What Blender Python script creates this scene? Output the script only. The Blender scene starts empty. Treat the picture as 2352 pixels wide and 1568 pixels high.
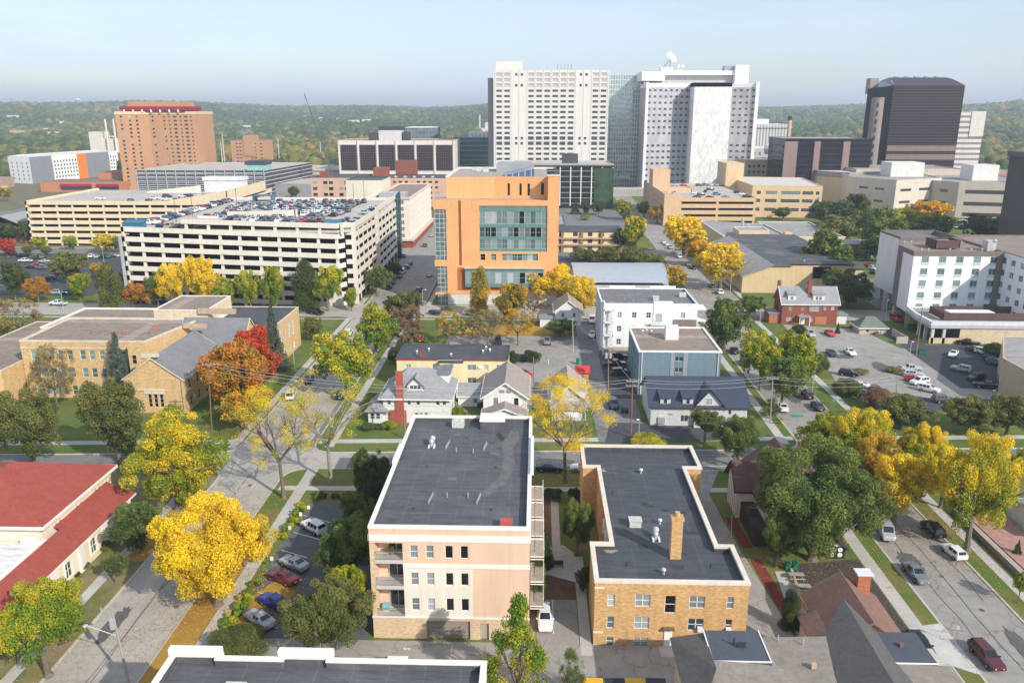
import bpy, math, random
import numpy as np
from mathutils import Vector, Matrix
rnd = random.Random(11)
S = bpy.context.scene
COL = S.collection
# ---------------------------------------------------------------- survey
F, CX, CY, CAMH = 1862., 1176., 784., 60.
PITCH = math.atan((784 - 254.8) / F)
YAW = math.atan(58.8 / (F / math.cos(PITCH)))
fw = Vector((-math.sin(YAW) * math.cos(PITCH), math.cos(YAW) * math.cos(PITCH), -math.sin(PITCH)))
rt = Vector((math.cos(YAW), math.sin(YAW), 0))
upv = rt.cross(fw)
def at(px, py, z=0.):
    """ground survey: world x, y of a sighted point at height z"""
    d = fw + rt * ((px - CX) / F) + upv * ((CY - py) / F)
    t = (z - CAMH) / d.z
    return d.x * t, d.y * t
def hat(px, py, Y):
    d = fw + rt * ((px - CX) / F) + upv * ((CY - py) / F)
    t = Y / d.y
    return d.x * t, CAMH + d.z * t
# ---------------------------------------------------------------- materials
MATS = {}
def sock(nt, n, o, n2, i): nt.links.new(n.outputs[o], n2.inputs[i])
def mk(name):
    m = bpy.data.materials.new(name); m.use_nodes = True
    nt = m.node_tree
    return m, nt, nt.nodes['Principled BSDF']
def nd(nt, t, **kw):
    n = nt.nodes.new(t)
    for k, v in kw.items():
        if k[0] == 'i' and k[1:].isdigit(): n.inputs[int(k[1:])].default_value = v
        elif k in n.inputs: n.inputs[k].default_value = v
        else: setattr(n, k, v)
    return n
def math_(nt, op, a, b=None, c=None):
    n = nt.nodes.new('ShaderNodeMath'); n.operation = op
    for i, q in enumerate((a, b, c)):
        if q is None: continue
        if isinstance(q, (int, float)): n.inputs[i].default_value = q
        else: nt.links.new(q, n.inputs[i])
    return n.outputs[0]
def mixc(nt, f, a, b, mode='MIX'):
    n = nt.nodes.new('ShaderNodeMix'); n.data_type = 'RGBA'; n.blend_type = mode
    for i, q in ((0, f), (6, a), (7, b)):
        if isinstance(q, (int, float)): n.inputs[i].default_value = q
        elif isinstance(q, (tuple, list)): n.inputs[i].default_value = (*q[:3], 1)
        else: nt.links.new(q, n.inputs[i])
    return n.outputs[2]
def noise(nt, vec, scale, detail=4, rough=.6):
    n = nd(nt, 'ShaderNodeTexNoise'); n.inputs['Scale'].default_value = scale
    n.inputs['Detail'].default_value = detail; n.inputs['Roughness'].default_value = rough
    if vec is not None: nt.links.new(vec, n.inputs['Vector'])
    return n.outputs[0]
def ramp(nt, f, stops):
    n = nt.nodes.new('ShaderNodeValToRGB'); e = n.color_ramp.elements
    while len(e) < len(stops): e.new(.5)
    for q, (p, c) in zip(e, stops): q.position = p; q.color = (*c[:3], 1)
    nt.links.new(f, n.inputs[0]); return n.outputs[0]
def step(nt, f, a, b):
    n = nt.nodes.new('ShaderNodeMapRange'); n.inputs[1].default_value = a; n.inputs[2].default_value = b
    nt.links.new(f, n.inputs[0]); return n.outputs[0]
def mul(c, k): return tuple(min(1, x * k) for x in c[:3])
def pos(nt):
    g = nt.nodes.new('ShaderNodeNewGeometry'); s = nt.nodes.new('ShaderNodeSeparateXYZ')
    nt.links.new(g.outputs['Position'], s.inputs[0])
    return g.outputs['Position'], s.outputs[0], s.outputs[1], s.outputs[2]
def M(name, c, rough=.85, var=.12, scale=.35, kind=None, spec=.3, metal=0., **kw):
    if name in MATS: return MATS[name]
    m, nt, b = mk(name)
    P, X, Y, Z = pos(nt)
    n1 = noise(nt, P, scale, 5); n2 = noise(nt, P, scale * 9, 3)
    f = math_(nt, 'ADD', math_(nt, 'MULTIPLY', n1, .7), math_(nt, 'MULTIPLY', n2, .3))
    col = mixc(nt, step(nt, f, .3, .7), mul(c, 1 - var), mul(c, 1 + var))
    if kind == 'brick':
        cm = nt.nodes.new('ShaderNodeCombineXYZ')
        nt.links.new(math_(nt, 'ADD', X, Y), cm.inputs[0]); nt.links.new(Z, cm.inputs[1])
        t = nd(nt, 'ShaderNodeTexBrick'); nt.links.new(cm.outputs[0], t.inputs[0])
        t.inputs['Scale'].default_value = kw.get('bs', 1.5)
        t.inputs['Color1'].default_value = (*mul(c, .72), 1); t.inputs['Color2'].default_value = (*mul(c, 1.25), 1)
        t.inputs['Mortar'].default_value = (*mul(c, .85), 1); t.inputs['Mortar Size'].default_value = .015
        t.inputs['Brick Width'].default_value = kw.get('bw', .55); t.inputs['Row Height'].default_value = kw.get('bh', .2)
        col = mixc(nt, kw.get('bf', .55), col, t.outputs[0])
    elif kind == 'rows':            # shingle courses, board siding, standing seams
        axis = {'x': X, 'y': Y, 'z': Z}[kw.get('ax', 'z')]
        w = math_(nt, 'FRACT', math_(nt, 'MULTIPLY', axis, 1 / kw.get('p', .3)))
        l = math_(nt, 'LESS_THAN', w, kw.get('lw', .2))
        col = mixc(nt, math_(nt, 'MULTIPLY', l, kw.get('lf', .35)), col, kw.get('lc', mul(c, .5)))
        g2 = noise(nt, P, 2.2, 2)
        col = mixc(nt, .35, col, mixc(nt, step(nt, g2, .35, .65), mul(c, .75), mul(c, 1.2)))
    elif kind == 'membrane':        # roof sheets: seams, puddle stains, patches
        seam = None
        for ax, per in ((X, kw.get('px', 3.1)), (Y, kw.get('py', 6.2))):
            w = math_(nt, 'LESS_THAN', math_(nt, 'FRACT', math_(nt, 'MULTIPLY', ax, 1 / per)), .03)
            seam = w if seam is None else math_(nt, 'MAXIMUM', seam, w)
        col = mixc(nt, math_(nt, 'MULTIPLY', seam, .45), col, mul(c, 1.8))
        st = noise(nt, P, .13, 6, .65)
        col = mixc(nt, math_(nt, 'MULTIPLY', step(nt, st, .52, .72), kw.get('st', .55)), col, kw.get('sc', (.42, .40, .37)))
        mp = nd(nt, 'ShaderNodeMapping'); mp.inputs['Scale'].default_value = (.25, 1.6, 1); nt.links.new(P, mp.inputs[0])
        st2 = noise(nt, mp.outputs[0], 1.1, 4, .7)
        col = mixc(nt, math_(nt, 'MULTIPLY', step(nt, st2, .46, .64), kw.get('wav', .5)), col, mul(c, .5))
    elif kind == 'road':
        st = noise(nt, P, .09, 6, .7)
        col = mixc(nt, math_(nt, 'MULTIPLY', step(nt, st, .45, .7), .55), col, mul(c, .66))
        v = nd(nt, 'ShaderNodeTexVoronoi', feature='DISTANCE_TO_EDGE'); v.inputs['Scale'].default_value = .16
        wob = nd(nt, 'ShaderNodeVectorMath', operation='ADD'); nz = nd(nt, 'ShaderNodeTexNoise'); nz.inputs['Scale'].default_value = .5
        nt.links.new(P, nz.inputs['Vector']); sc = nd(nt, 'ShaderNodeVectorMath', operation='SCALE'); sc.inputs[3].default_value = 3.
        nt.links.new(nz.outputs[1], sc.inputs[0]); nt.links.new(P, wob.inputs[0]); nt.links.new(sc.outputs[0], wob.inputs[1]); nt.links.new(wob.outputs[0], v.inputs['Vector'])
        cr = math_(nt, 'LESS_THAN', v.outputs[0], .012)
        col = mixc(nt, math_(nt, 'MULTIPLY', cr, kw.get('cr', .45)), col, mul(c, .45))
        if kw.get('joint'):
            w = math_(nt, 'LESS_THAN', math_(nt, 'FRACT', math_(nt, 'MULTIPLY', Y, 1 / kw['joint'])), .02)
            w2 = math_(nt, 'LESS_THAN', math_(nt, 'FRACT', math_(nt, 'MULTIPLY', X, 1 / kw.get('jx', 5.15))), .015)
            col = mixc(nt, math_(nt, 'MULTIPLY', math_(nt, 'MAXIMUM', w, w2), .4), col, mul(c, .55))
    elif kind == 'grass':
        a = noise(nt, P, .11, 6, .7); d = noise(nt, P, .45, 5, .75)
        col = mixc(nt, step(nt, a, .42, .62), col, kw.get('c2', (.30, .22, .09)))
        col = mixc(nt, math_(nt, 'MULTIPLY', step(nt, d, .58, .72), .6), col, (.27, .19, .10))
    elif kind == 'grid':            # curtain wall of panes and mullions
        U = math_(nt, 'ADD', X, Y)
        fu = math_(nt, 'FRACT', math_(nt, 'MULTIPLY', U, 1 / kw['pu'])); fz = math_(nt, 'FRACT', math_(nt, 'MULTIPLY', math_(nt, 'SUBTRACT', Z, kw.get('z0', 0)), 1 / kw['pz']))
        lu = math_(nt, 'LESS_THAN', fu, kw.get('lu', .12)); lz = math_(nt, 'LESS_THAN', fz, kw.get('lz', .12))
        fl = math_(nt, 'MAXIMUM', lu, lz)
        cell = nt.nodes.new('ShaderNodeCombineXYZ')
        nt.links.new(math_(nt, 'FLOOR', math_(nt, 'MULTIPLY', U, 1 / kw['pu'])), cell.inputs[0]); nt.links.new(math_(nt, 'FLOOR', math_(nt, 'MULTIPLY', Z, 1 / kw['pz'])), cell.inputs[1])
        wn = nd(nt, 'ShaderNodeTexWhiteNoise', noise_dimensions='2D'); nt.links.new(cell.outputs[0], wn.inputs[0])
        col = mixc(nt, math_(nt, 'MULTIPLY', wn.outputs[0], kw.get('pv', .5)), col, kw.get('pc', mul(c, 2.2)))
        if 'band' in kw:            # opaque spandrel band in the lower part of each storey
            sp = math_(nt, 'LESS_THAN', fz, kw['band']); col = mixc(nt, sp, col, kw['bandc'])
        col = mixc(nt, fl, col, kw.get('lc', (.5, .5, .5)))
        r = math_(nt, 'MULTIPLY_ADD', fl, .5, rough); nt.links.new(r, b.inputs['Roughness'])
        bp = nd(nt, 'ShaderNodeBump'); bp.inputs['Strength'].default_value = .06; bp.inputs['Distance'].default_value = .5
        nt.links.new(noise(nt, P, .3, 2), bp.inputs['Height']); nt.links.new(bp.outputs[0], b.inputs['Normal'])
    elif kind == 'panel':           # irregular stone panels
        t = nd(nt, 'ShaderNodeTexBrick'); cm = nt.nodes.new('ShaderNodeCombineXYZ')
        nt.links.new(math_(nt, 'ADD', X, Y), cm.inputs[0]); nt.links.new(Z, cm.inputs[1]); nt.links.new(cm.outputs[0], t.inputs[0])
        t.inputs['Scale'].default_value = 1; t.inputs['Brick Width'].default_value = kw.get('bw', 1.6); t.inputs['Row Height'].default_value = kw.get('bh', 2.)
        t.inputs['Color1'].default_value = (*mul(c, .78), 1); t.inputs['Color2'].default_value = (*mul(c, 1.1), 1)
        t.inputs['Mortar'].default_value = (*mul(c, .8), 1); t.inputs['Mortar Size'].default_value = kw.get('ms', .03)
        col = mixc(nt, .8, col, t.outputs[0])
    mw_ = nd(nt, 'ShaderNodeMapping'); mw_.inputs['Scale'].default_value = (1.3, 1.3, .09); nt.links.new(P, mw_.inputs[0])      # rain streaks, grime
    sk = step(nt, noise(nt, mw_.outputs[0], .8, 5, .7), .42, .66)
    col = mixc(nt, 1., col, mixc(nt, sk, (1.03, 1.03, 1.03), kw.get('grime', (.93, .925, .91))), 'MULTIPLY')
    nt.links.new(col, b.inputs['Base Color'])
    if kind != 'grid': b.inputs['Roughness'].default_value = rough
    b.inputs['Specular IOR Level'].default_value = spec; b.inputs['Metallic'].default_value = metal
    MATS[name] = m; return m
def glass(name, c=(.03, .04, .05), rough=.06, var=.6, spec=.8, c2=None):
    """window pane: dark room behind, or a drawn blind, chosen per window"""
    if name in MATS: return MATS[name]
    m, nt, b = mk(name)
    o = nt.nodes.new('ShaderNodeObjectInfo')
    col = mixc(nt, math_(nt, 'MULTIPLY', o.outputs['Random'], var), c, c2 or mul(c, 2.5))
    nt.links.new(col, b.inputs['Base Color'])
    b.inputs['Roughness'].default_value = rough; b.inputs['Specular IOR Level'].default_value = spec
    MATS[name] = m; return m
def paint(name, c, rough=.25, metal=.0):
    if name in MATS: return MATS[name]
    m, nt, b = mk(name)
    P = nt.nodes.new('ShaderNodeTexCoord').outputs['Object']
    n = noise(nt, P, 1.3, 2)
    nt.links.new(mixc(nt, n, mul(c, .88), mul(c, 1.1)), b.inputs['Base Color'])
    b.inputs['Roughness'].default_value = rough; b.inputs['Metallic'].default_value = metal
    b.inputs['Coat Weight'].default_value = .5; b.inputs['Coat Roughness'].default_value = .08
    MATS[name] = m; return m
# ---------------------------------------------------------------- mesh building
ORG = {}
class MB:
    def __init__(s): s.v = []; s.f = []; s.m = []
    def poly(s, pts, m=0):
        i = len(s.v); s.v += [tuple(p) for p in pts]; s.f.append(tuple(range(i, i + len(pts)))); s.m.append(m)
    def box(s, x0, x1, y0, y1, z0, z1, m=0, bot=True, mt=None):
        i = len(s.v)
        s.v += [(x0, y0, z0), (x1, y0, z0), (x1, y1, z0), (x0, y1, z0), (x0, y0, z1), (x1, y0, z1), (x1, y1, z1), (x0, y1, z1)]
        q = [(0, 1, 5, 4), (1, 2, 6, 5), (2, 3, 7, 6), (3, 0, 4, 7), (4, 5, 6, 7)] + ([(3, 2, 1, 0)] if bot else [])
        for k, a in enumerate(q): s.f.append(tuple(i + b for b in a)); s.m.append(mt if (k == 4 and mt is not None) else m)
    def obox(s, c, u, L, W, z0, z1, m=0):
        """box centred c, long axis u"""
        u = Vector(u).normalized(); n = Vector((-u.y, u.x))
        p = [Vector(c) + u * a * L / 2 + n * b * W / 2 for a, b in ((-1, -1), (1, -1), (1, 1), (-1, 1))]
        s.prism(p, z0, z1, m)
    def prism(s, pl, z0, z1, m=0, mt=None, bot=False):
        n = len(pl)
        f0 = z0 if callable(z0) else (lambda x, y: z0); f1 = z1 if callable(z1) else (lambda x, y: z1)
        for k in range(n):
            a, b = pl[k], pl[(k + 1) % n]
            s.poly([(a[0], a[1], f0(a[0], a[1])), (b[0], b[1], f0(b[0], b[1])), (b[0], b[1], f1(b[0], b[1])), (a[0], a[1], f1(a[0], a[1]))], m)
        s.poly([(a[0], a[1], f1(a[0], a[1])) for a in pl], m if mt is None else mt)
        if bot: s.poly([(a[0], a[1], f0(a[0], a[1])) for a in reversed(pl)], m)
    def cyl(s, x, y, z0, z1, r, n=10, m=0, r2=None, cap=True):
        r2 = r if r2 is None else r2
        A = [(math.cos(2 * math.pi * k / n), math.sin(2 * math.pi * k / n)) for k in range(n)]
        for k in range(n):
            a, b = A[k], A[(k + 1) % n]
            s.poly([(x + a[0] * r, y + a[1] * r, z0), (x + b[0] * r, y + b[1] * r, z0), (x + b[0] * r2, y + b[1] * r2, z1), (x + a[0] * r2, y + a[1] * r2, z1)], m)
        if cap: s.poly([(x + a[0] * r2, y + a[1] * r2, z1) for a in A], m)
    def tube(s, p, q, r, n=6, m=0, r2=None):
        p = Vector(p); q = Vector(q); r2 = r if r2 is None else r2
        d = (q - p).normalized(); a = d.orthogonal().normalized(); b = d.cross(a)
        P = [p + (a * math.cos(t) + b * math.sin(t)) * r for t in [2 * math.pi * k / n for k in range(n)]]
        Q = [q + (a * math.cos(t) + b * math.sin(t)) * r2 for t in [2 * math.pi * k / n for k in range(n)]]
        for k in range(n): s.poly([P[k], P[(k + 1) % n], Q[(k + 1) % n], Q[k]], m)
        s.poly(list(reversed(P)), m); s.poly(Q, m)
    def ball(s, c, r, m=0, n=8, sz=1.):
        rows = n // 2
        for j in range(rows):
            t0, t1 = math.pi * j / rows, math.pi * (j + 1) / rows
            for k in range(n):
                a0, a1 = 2 * math.pi * k / n, 2 * math.pi * (k + 1) / n
                pt = lambda t, a: (c[0] + r * math.sin(t) * math.cos(a), c[1] + r * math.sin(t) * math.sin(a), c[2] + sz * r * math.cos(t))
                q = [pt(t1, a0), pt(t1, a1), pt(t0, a1), pt(t0, a0)]
                if j == 0: q = q[:3]
                elif j == rows - 1: q = [q[0], q[2], q[3]]
                s.poly(q, m)
    def mesh(s, name, mats, off=(0, 0, 0)):
        me = bpy.data.meshes.new(name)
        o = off
        me.from_pydata([(a[0] - o[0], a[1] - o[1], a[2] - o[2]) for a in s.v], [], s.f)
        for q in mats: me.materials.append(q)
        if len(mats) > 1: me.polygons.foreach_set('material_index', s.m)
        me.update(); return me
    def build(s, name, mats, parent=None, loc=None):
        if not isinstance(mats, (list, tuple)): mats = [mats]
        if parent is not None: off = ORG[parent]
        elif loc is not None: off = loc
        else: off = (0, 0, 0)
        ob = bpy.data.objects.new(name, s.mesh(name, mats, off)); COL.objects.link(ob)
        if parent is not None: ob.parent = parent
        else: ob.location = off
        ORG[ob] = off
        return ob
def tag(o, label=None, cat=None, group=None, kind=None):
    if label: o['label'] = label
    if cat: o['category'] = cat
    if group: o['group'] = group
    if kind: o['kind'] = kind
    return o
def thing(name, label, cat, loc=(0, 0, 0), group=None):
    o = bpy.data.objects.new(name, None); COL.objects.link(o); o.location = loc; o.empty_display_size = .5
    ORG[o] = tuple(loc); return tag(o, label, cat, group)
def place(name, mesh, parent, loc, rz=0., mats=None):
    """a part that shares its mesh, at a world position"""
    o = bpy.data.objects.new(name, mesh); COL.objects.link(o); o.parent = parent
    q = ORG[parent]; o.location = (loc[0] - q[0], loc[1] - q[1], loc[2] - q[2]); o.rotation_euler = (0, 0, rz)
    ORG[o] = tuple(loc); return o
def struct(name, mb, mats, kind='structure'):
    return tag(mb.build(name, mats), kind=kind)
# ---------------------------------------------------------------- buildings
def facade(mb, p0, p1, z0, z1, holes=(), d=.15, m=0, mr=None):
    mr = m if mr is None else mr
    p0 = Vector(p0[:2]); p1 = Vector(p1[:2]); L = (p1 - p0).length; u = (p1 - p0) / L; n = Vector((u.y, -u.x)); holes = [h for h in holes if h[0] > 0 and h[1] < L]
    us = sorted({0., L} | {round(h[0], 4) for h in holes} | {round(h[1], 4) for h in holes})
    zs = sorted({z0, z1} | {round(h[2], 4) for h in holes} | {round(h[3], 4) for h in holes})
    P = lambda a, z, dd=0: (p0.x + u.x * a - n.x * dd, p0.y + u.y * a - n.y * dd, z)
    for i in range(len(us) - 1):
        j = 0
        while j < len(zs) - 1:
            uc = (us[i] + us[i + 1]) / 2
            inh = lambda k: any(h[0] < uc < h[1] and h[2] < (zs[k] + zs[k + 1]) / 2 < h[3] for h in holes)
            if inh(j): j += 1; continue
            k = j
            while k + 1 < len(zs) - 1 and not inh(k + 1): k += 1
            mb.poly([P(us[i], zs[j]), P(us[i + 1], zs[j]), P(us[i + 1], zs[k + 1]), P(us[i], zs[k + 1])], m)
            j = k + 1
    for a, b, c, e in [h[:4] for h in holes]:
        mb.poly([P(a, c), P(a, c, d), P(a, e, d), P(a, e)], mr); mb.poly([P(b, c, d), P(b, c), P(b, e), P(b, e, d)], mr)
        mb.poly([P(a, c), P(b, c), P(b, c, d), P(a, c, d)], mr); mb.poly([P(a, e, d), P(b, e, d), P(b, e), P(a, e)], mr)
WIN = {}
def winmesh(w, h, kind, fm, gm):
    """frame and pane meshes, centred on x, sill at z=0, facing -Y, back plane at y=0"""
    key = (round(w, 2), round(h, 2), kind, fm.name, gm.name)
    if key in WIN: return WIN[key]
    a = MB(); b = .07 if h > 1 else .05; t = .05
    def bar(x0, x1, z0, z1): a.box(x0, x1, -t, .01, z0, z1)
    if kind != 'bare':
        bar(-w / 2, w / 2, 0, b); bar(-w / 2, w / 2, h - b, h); bar(-w / 2, -w / 2 + b, b, h - b); bar(w / 2 - b, w / 2, b, h - b)
    if kind in ('dh', 'twin', 'quad'): bar(-w / 2 + b, w / 2 - b, h * .5 - .03, h * .5 + .03)
    if kind in ('twin', 'slide', 'quad'): bar(-.05 if kind == 'twin' else -.03, .05 if kind == 'twin' else .03, b, h - b)
    if kind == 'grid':
        nx = max(1, round(w / .8)); nz = max(1, round(h / 1.))
        for i in range(1, nx): bar(-w / 2 + w * i / nx - .025, -w / 2 + w * i / nx + .025, b, h - b)
        for i in range(1, nz): bar(-w / 2 + b, w / 2 - b, h * i / nz - .025, h * i / nz + .025)
    if kind == 'sill': a.box(-w / 2 - .15, w / 2 + .15, -.3, 0, -.18, -.01)
    g = MB(); g.poly([(-w / 2, 0, 0), (w / 2, 0, 0), (w / 2, 0, h), (-w / 2, 0, h)])
    both = MB(); both.v = list(a.v); both.f = list(a.f); both.m = [0] * len(a.f); both.poly(g.v, 1)
    WIN[key] = (a.mesh('window', [fm]) if kind != 'bare' else None, g.mesh('pane', [gm]), both.mesh('window', [fm, gm]))
    return WIN[key]
def windows(root, p0, p1, wins, d=.15, sub=False, cap=100):
    """wins: (u_centre, sill, w, h, kind, frame, glass)"""
    p0 = Vector(p0[:2]); p1 = Vector(p1[:2]); u = (p1 - p0).normalized(); n = Vector((u.y, -u.x)); rz = math.atan2(u.y, u.x)
    rest = MB(); rm = None
    for i, (uc, z, w, h, kind, fm, gm) in enumerate(wins):
        fr, pn, both = winmesh(w, h, kind, fm, gm)
        q = p0 + u * uc - n * d
        if NW.get(root, 0) >= cap:
            mx = Matrix.Translation((q.x, q.y, z)) @ Matrix.Rotation(rz, 4, 'Z'); o = len(rest.v)
            rest.v += [tuple(mx @ v.co) for v in both.vertices]
            for p in both.polygons: rest.f.append(tuple(o + k for k in p.vertices)); rest.m.append(p.material_index)
            rm = [fm, gm]; continue
        NW[root] = NW.get(root, 0) + 1
        if sub and fr is not None:
            o = place('window', fr, root, (q.x, q.y, z), rz)
            g = bpy.data.objects.new('pane', pn); COL.objects.link(g); g.parent = o
        else: place('window', both, root, (q.x, q.y, z), rz)
    if rest.f: rest.build('window', rm, root)['kind'] = 'stuff'
NW = {}
def inset(pl, t):
    n = len(pl); out = []
    for k in range(n):
        a, b, c = Vector(pl[k - 1]), Vector(pl[k]), Vector(pl[(k + 1) % n])
        u = (b - a).normalized(); w = (c - b).normalized()
        n1 = Vector((-u.y, u.x)); n2 = Vector((-w.y, w.x)); s = n1 + n2
        out.append(tuple(b + s * (t / max(.2, 1 + n1.dot(n2)))))
    return out
def rect(x0, x1, y0, y1): return [(x0, y0), (x1, y0), (x1, y1), (x0, y1)]
def building(name, label, cat, pl, h, wall, roof, wins={}, par=.6, cop=None, z0=0., t=.3, d=.15, sub=False, group=None, root=None, lip=.06, capz=.12, cap=100, skip=()):
    """flat-roofed block; edge k of pl runs pl[k]->pl[k+1], anticlockwise from above"""
    c = (sum(p[0] for p in pl) / len(pl), sum(p[1] for p in pl) / len(pl), 0)
    r = root or thing(name, label, cat, c, group)
    w = MB(); n = len(pl)
    for k in range(n):
        a, b = pl[k], pl[(k + 1) % n]
        if k in skip: continue
        ws = wins.get(k, [])
        facade(w, a, b, z0, h, [(q[0] - q[2] / 2, q[0] + q[2] / 2, q[1], q[1] + q[3]) for q in ws], d)
    w.build('wall', wall, r)
    ins = inset(pl, t); rf = MB()
    for k in range(n):
        a, b = ins[k], ins[(k + 1) % n]
        rf.poly([(b[0], b[1], h - par), (a[0], a[1], h - par), (a[0], a[1], h), (b[0], b[1], h)], 0)
    rf.poly([(a[0], a[1], h - par) for a in ins], 0)
    if z0 > .5: rf.poly([(a[0], a[1], z0) for a in reversed(pl)], 0)
    rf.build('roof', roof, r)
    o1 = inset(pl, -lip); i1 = inset(pl, t + .03); cp = MB()
    for k in range(n):
        a, b = o1[k], o1[(k + 1) % n]; e, f = i1[k], i1[(k + 1) % n]
        cp.poly([(a[0], a[1], h - capz), (b[0], b[1], h - capz), (b[0], b[1], h + .05), (a[0], a[1], h + .05)])
        cp.poly([(a[0], a[1], h + .05), (b[0], b[1], h + .05), (f[0], f[1], h + .05), (e[0], e[1], h + .05)])
        cp.poly([(f[0], f[1], h - capz), (e[0], e[1], h - capz), (e[0], e[1], h + .05), (f[0], f[1], h + .05)])
        cp.poly([(b[0], b[1], h - capz), (a[0], a[1], h - capz), (pl[k][0], pl[k][1], h - capz), (pl[(k + 1) % n][0], pl[(k + 1) % n][1], h - capz)])
    cp.build('parapet_cap', cop or wall, r)
    for k in range(n):
        if wins.get(k): windows(r, pl[k], pl[(k + 1) % n], wins[k], d, sub, cap)
    return r
def gable(mb, x0, x1, y0, y1, ze, zr, ov=.5, ax='y', m=0, th=.22, hip0=0., hip1=0.):
    """pitched roof slab with overhang; ridge along ax; hip0/hip1 pull the ridge ends in"""
    def T(p): return p if ax == 'y' else (p[1], p[0], p[2])
    if ax == 'x': x0, x1, y0, y1 = y0, y1, x0, x1
    xm = (x0 + x1) / 2; k = (zr - ze) / (xm - x0); X0, X1, Y0, Y1 = x0 - ov, x1 + ov, y0 - ov, y1 + ov; zo = ze - ov * k
    for dz, flip in ((0, False), (-th, True)):
        R0 = (xm, Y0 + hip0, zr + dz); R1 = (xm, Y1 - hip1, zr + dz)
        A, B, Cc, D = (X0, Y0, zo + dz), (X1, Y0, zo + dz), (X1, Y1, zo + dz), (X0, Y1, zo + dz)
        fs = [[B, Cc, R1, R0], [D, A, R0, R1]]
        if hip0: fs.append([A, B, R0])
        if hip1: fs.append([Cc, D, R1])
        for f in fs:
            f = [T(p) for p in f]
            if flip != (ax == 'x'): f = f[::-1]
            mb.poly(f, m)
    # fascia
    E = [(X0, Y0, zo), (X0, Y1, zo)], [(X1, Y0, zo), (X1, Y1, zo)]
    seg = [E[0], E[1]]
    if not hip0: seg += [[(X0, Y0, zo), (xm, Y0, zr)], [(xm, Y0, zr), (X1, Y0, zo)]]
    else: seg += [[(X0, Y0, zo), (X1, Y0, zo)]]
    if not hip1: seg += [[(X0, Y1, zo), (xm, Y1, zr)], [(xm, Y1, zr), (X1, Y1, zo)]]
    else: seg += [[(X0, Y1, zo), (X1, Y1, zo)]]
    return [[T(p) for p in s_] for s_ in seg], th
def fascia(seg, th, mat, root, name='fascia', e=.06):
    mb = MB()
    for a, b in seg:
        a, b = Vector(a), Vector(b); d = (b - a); h = Vector((d.x, d.y, 0)).normalized(); n = Vector((h.y, -h.x, 0)) * e
        q = [a + n, b + n, b - n, a - n]
        dn = Vector((0, 0, -th - .05)); up_ = Vector((0, 0, .02))
        top = [p + up_ for p in q]; bot = [p + dn for p in q]
        mb.poly(top)
        for k in range(4): mb.poly([bot[k], bot[(k + 1) % 4], top[(k + 1) % 4], top[k]])
        mb.poly(bot[::-1])
    return mb.build(name, mat, root)
def house_walls(mb, x0, x1, y0, y1, z0, ze, zr, ax='y', holes={}, d=.12, m=0):
    P = rect(x0, x1, y0, y1)
    for k in range(4): facade(mb, P[k], P[(k + 1) % 4], z0, ze, holes.get(k, []), d, m)
    if zr:
        if ax == 'y':
            xm = (x0 + x1) / 2
            mb.poly([(x0, y0, ze), (x1, y0, ze), (xm, y0, zr)], m); mb.poly([(x1, y1, ze), (x0, y1, ze), (xm, y1, zr)], m)
        else:
            ym = (y0 + y1) / 2
            mb.poly([(x1, y0, ze), (x1, y1, ze), (x1, ym, zr)], m); mb.poly([(x0, y1, ze), (x0, y0, ze), (x0, ym, zr)], m)
def hl(ws): return [(q[0] - q[2] / 2, q[0] + q[2] / 2, q[1], q[1] + q[3]) for q in ws]
def house(name, label, x0, x1, y0, y1, ze, zr, wall, roof, trim, ax='y', wins={}, ov=.5, cat='house', z0=0., hips=(0, 0), root=None, sub=True, group=None):
    r = root or thing(name, label, cat, ((x0 + x1) / 2, (y0 + y1) / 2, 0), group)
    w = MB(); house_walls(w, x0, x1, y0, y1, z0, ze, 0 if hips[0] else zr, ax, {k: hl(v) for k, v in wins.items()})
    w.build('wall', wall, r)
    rf = MB(); seg, th = gable(rf, x0, x1, y0, y1, ze, zr, ov, ax, 0, .2, hips[0], hips[1])
    ro = rf.build('roof', roof, r); fascia(seg, th, trim, r)
    P = rect(x0, x1, y0, y1)
    for k, v in wins.items(): windows(r, P[k], P[(k + 1) % 4], v, .12, sub)
    return r
def part_box(name, root, mat, *a): 
    mb = MB(); mb.box(*a); return mb.build(name, mat, root)
# ================================================================ light, sky, air, camera
SUN_EL, SUN_AZ = math.radians(32.5), math.radians(136)       # azimuth clockwise from +Y: behind the camera, to its right
w = bpy.data.worlds.new("World"); S.world = w; w.use_nodes = True
nt = w.node_tree; bg = nt.nodes['Background']
sky = nt.nodes.new('ShaderNodeTexSky'); sky.sky_type = 'NISHITA'; sky.sun_disc = False
sky.sun_elevation = SUN_EL; sky.sun_rotation = SUN_AZ; sky.altitude = 300; sky.air_density = 1.0; sky.dust_density = 1.1; sky.ozone_density = 1.4
tc = nt.nodes.new('ShaderNodeTexCoord')
mp = nd(nt, 'ShaderNodeMapping'); mp.inputs['Scale'].default_value = (1.2, 1.2, 7.); mp.inputs['Rotation'].default_value = (.0, .12, .3)
nt.links.new(tc.outputs['Generated'], mp.inputs[0])
c1 = noise(nt, mp.outputs[0], 2.3, 8, .62)
c2 = noise(nt, mp.outputs[0], 7., 6, .7)
cf = math_(nt, 'ADD', math_(nt, 'MULTIPLY', c1, .75), math_(nt, 'MULTIPLY', c2, .25))
veil = math_(nt, 'MULTIPLY_ADD', step(nt, cf, .42, .64), .5, .34)       # thin high cloud
nt.links.new(mixc(nt, veil, sky.outputs[0], (5.0, 5.8, 6.95)), bg.inputs[0])
bg.inputs[1].default_value = .138
sd = bpy.data.lights.new('sun', 'SUN'); sd.energy = 4.1; sd.angle = math.radians(.6); sd.color = (1., .94, .85)
so = bpy.data.objects.new('sun', sd); COL.objects.link(so)
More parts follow.
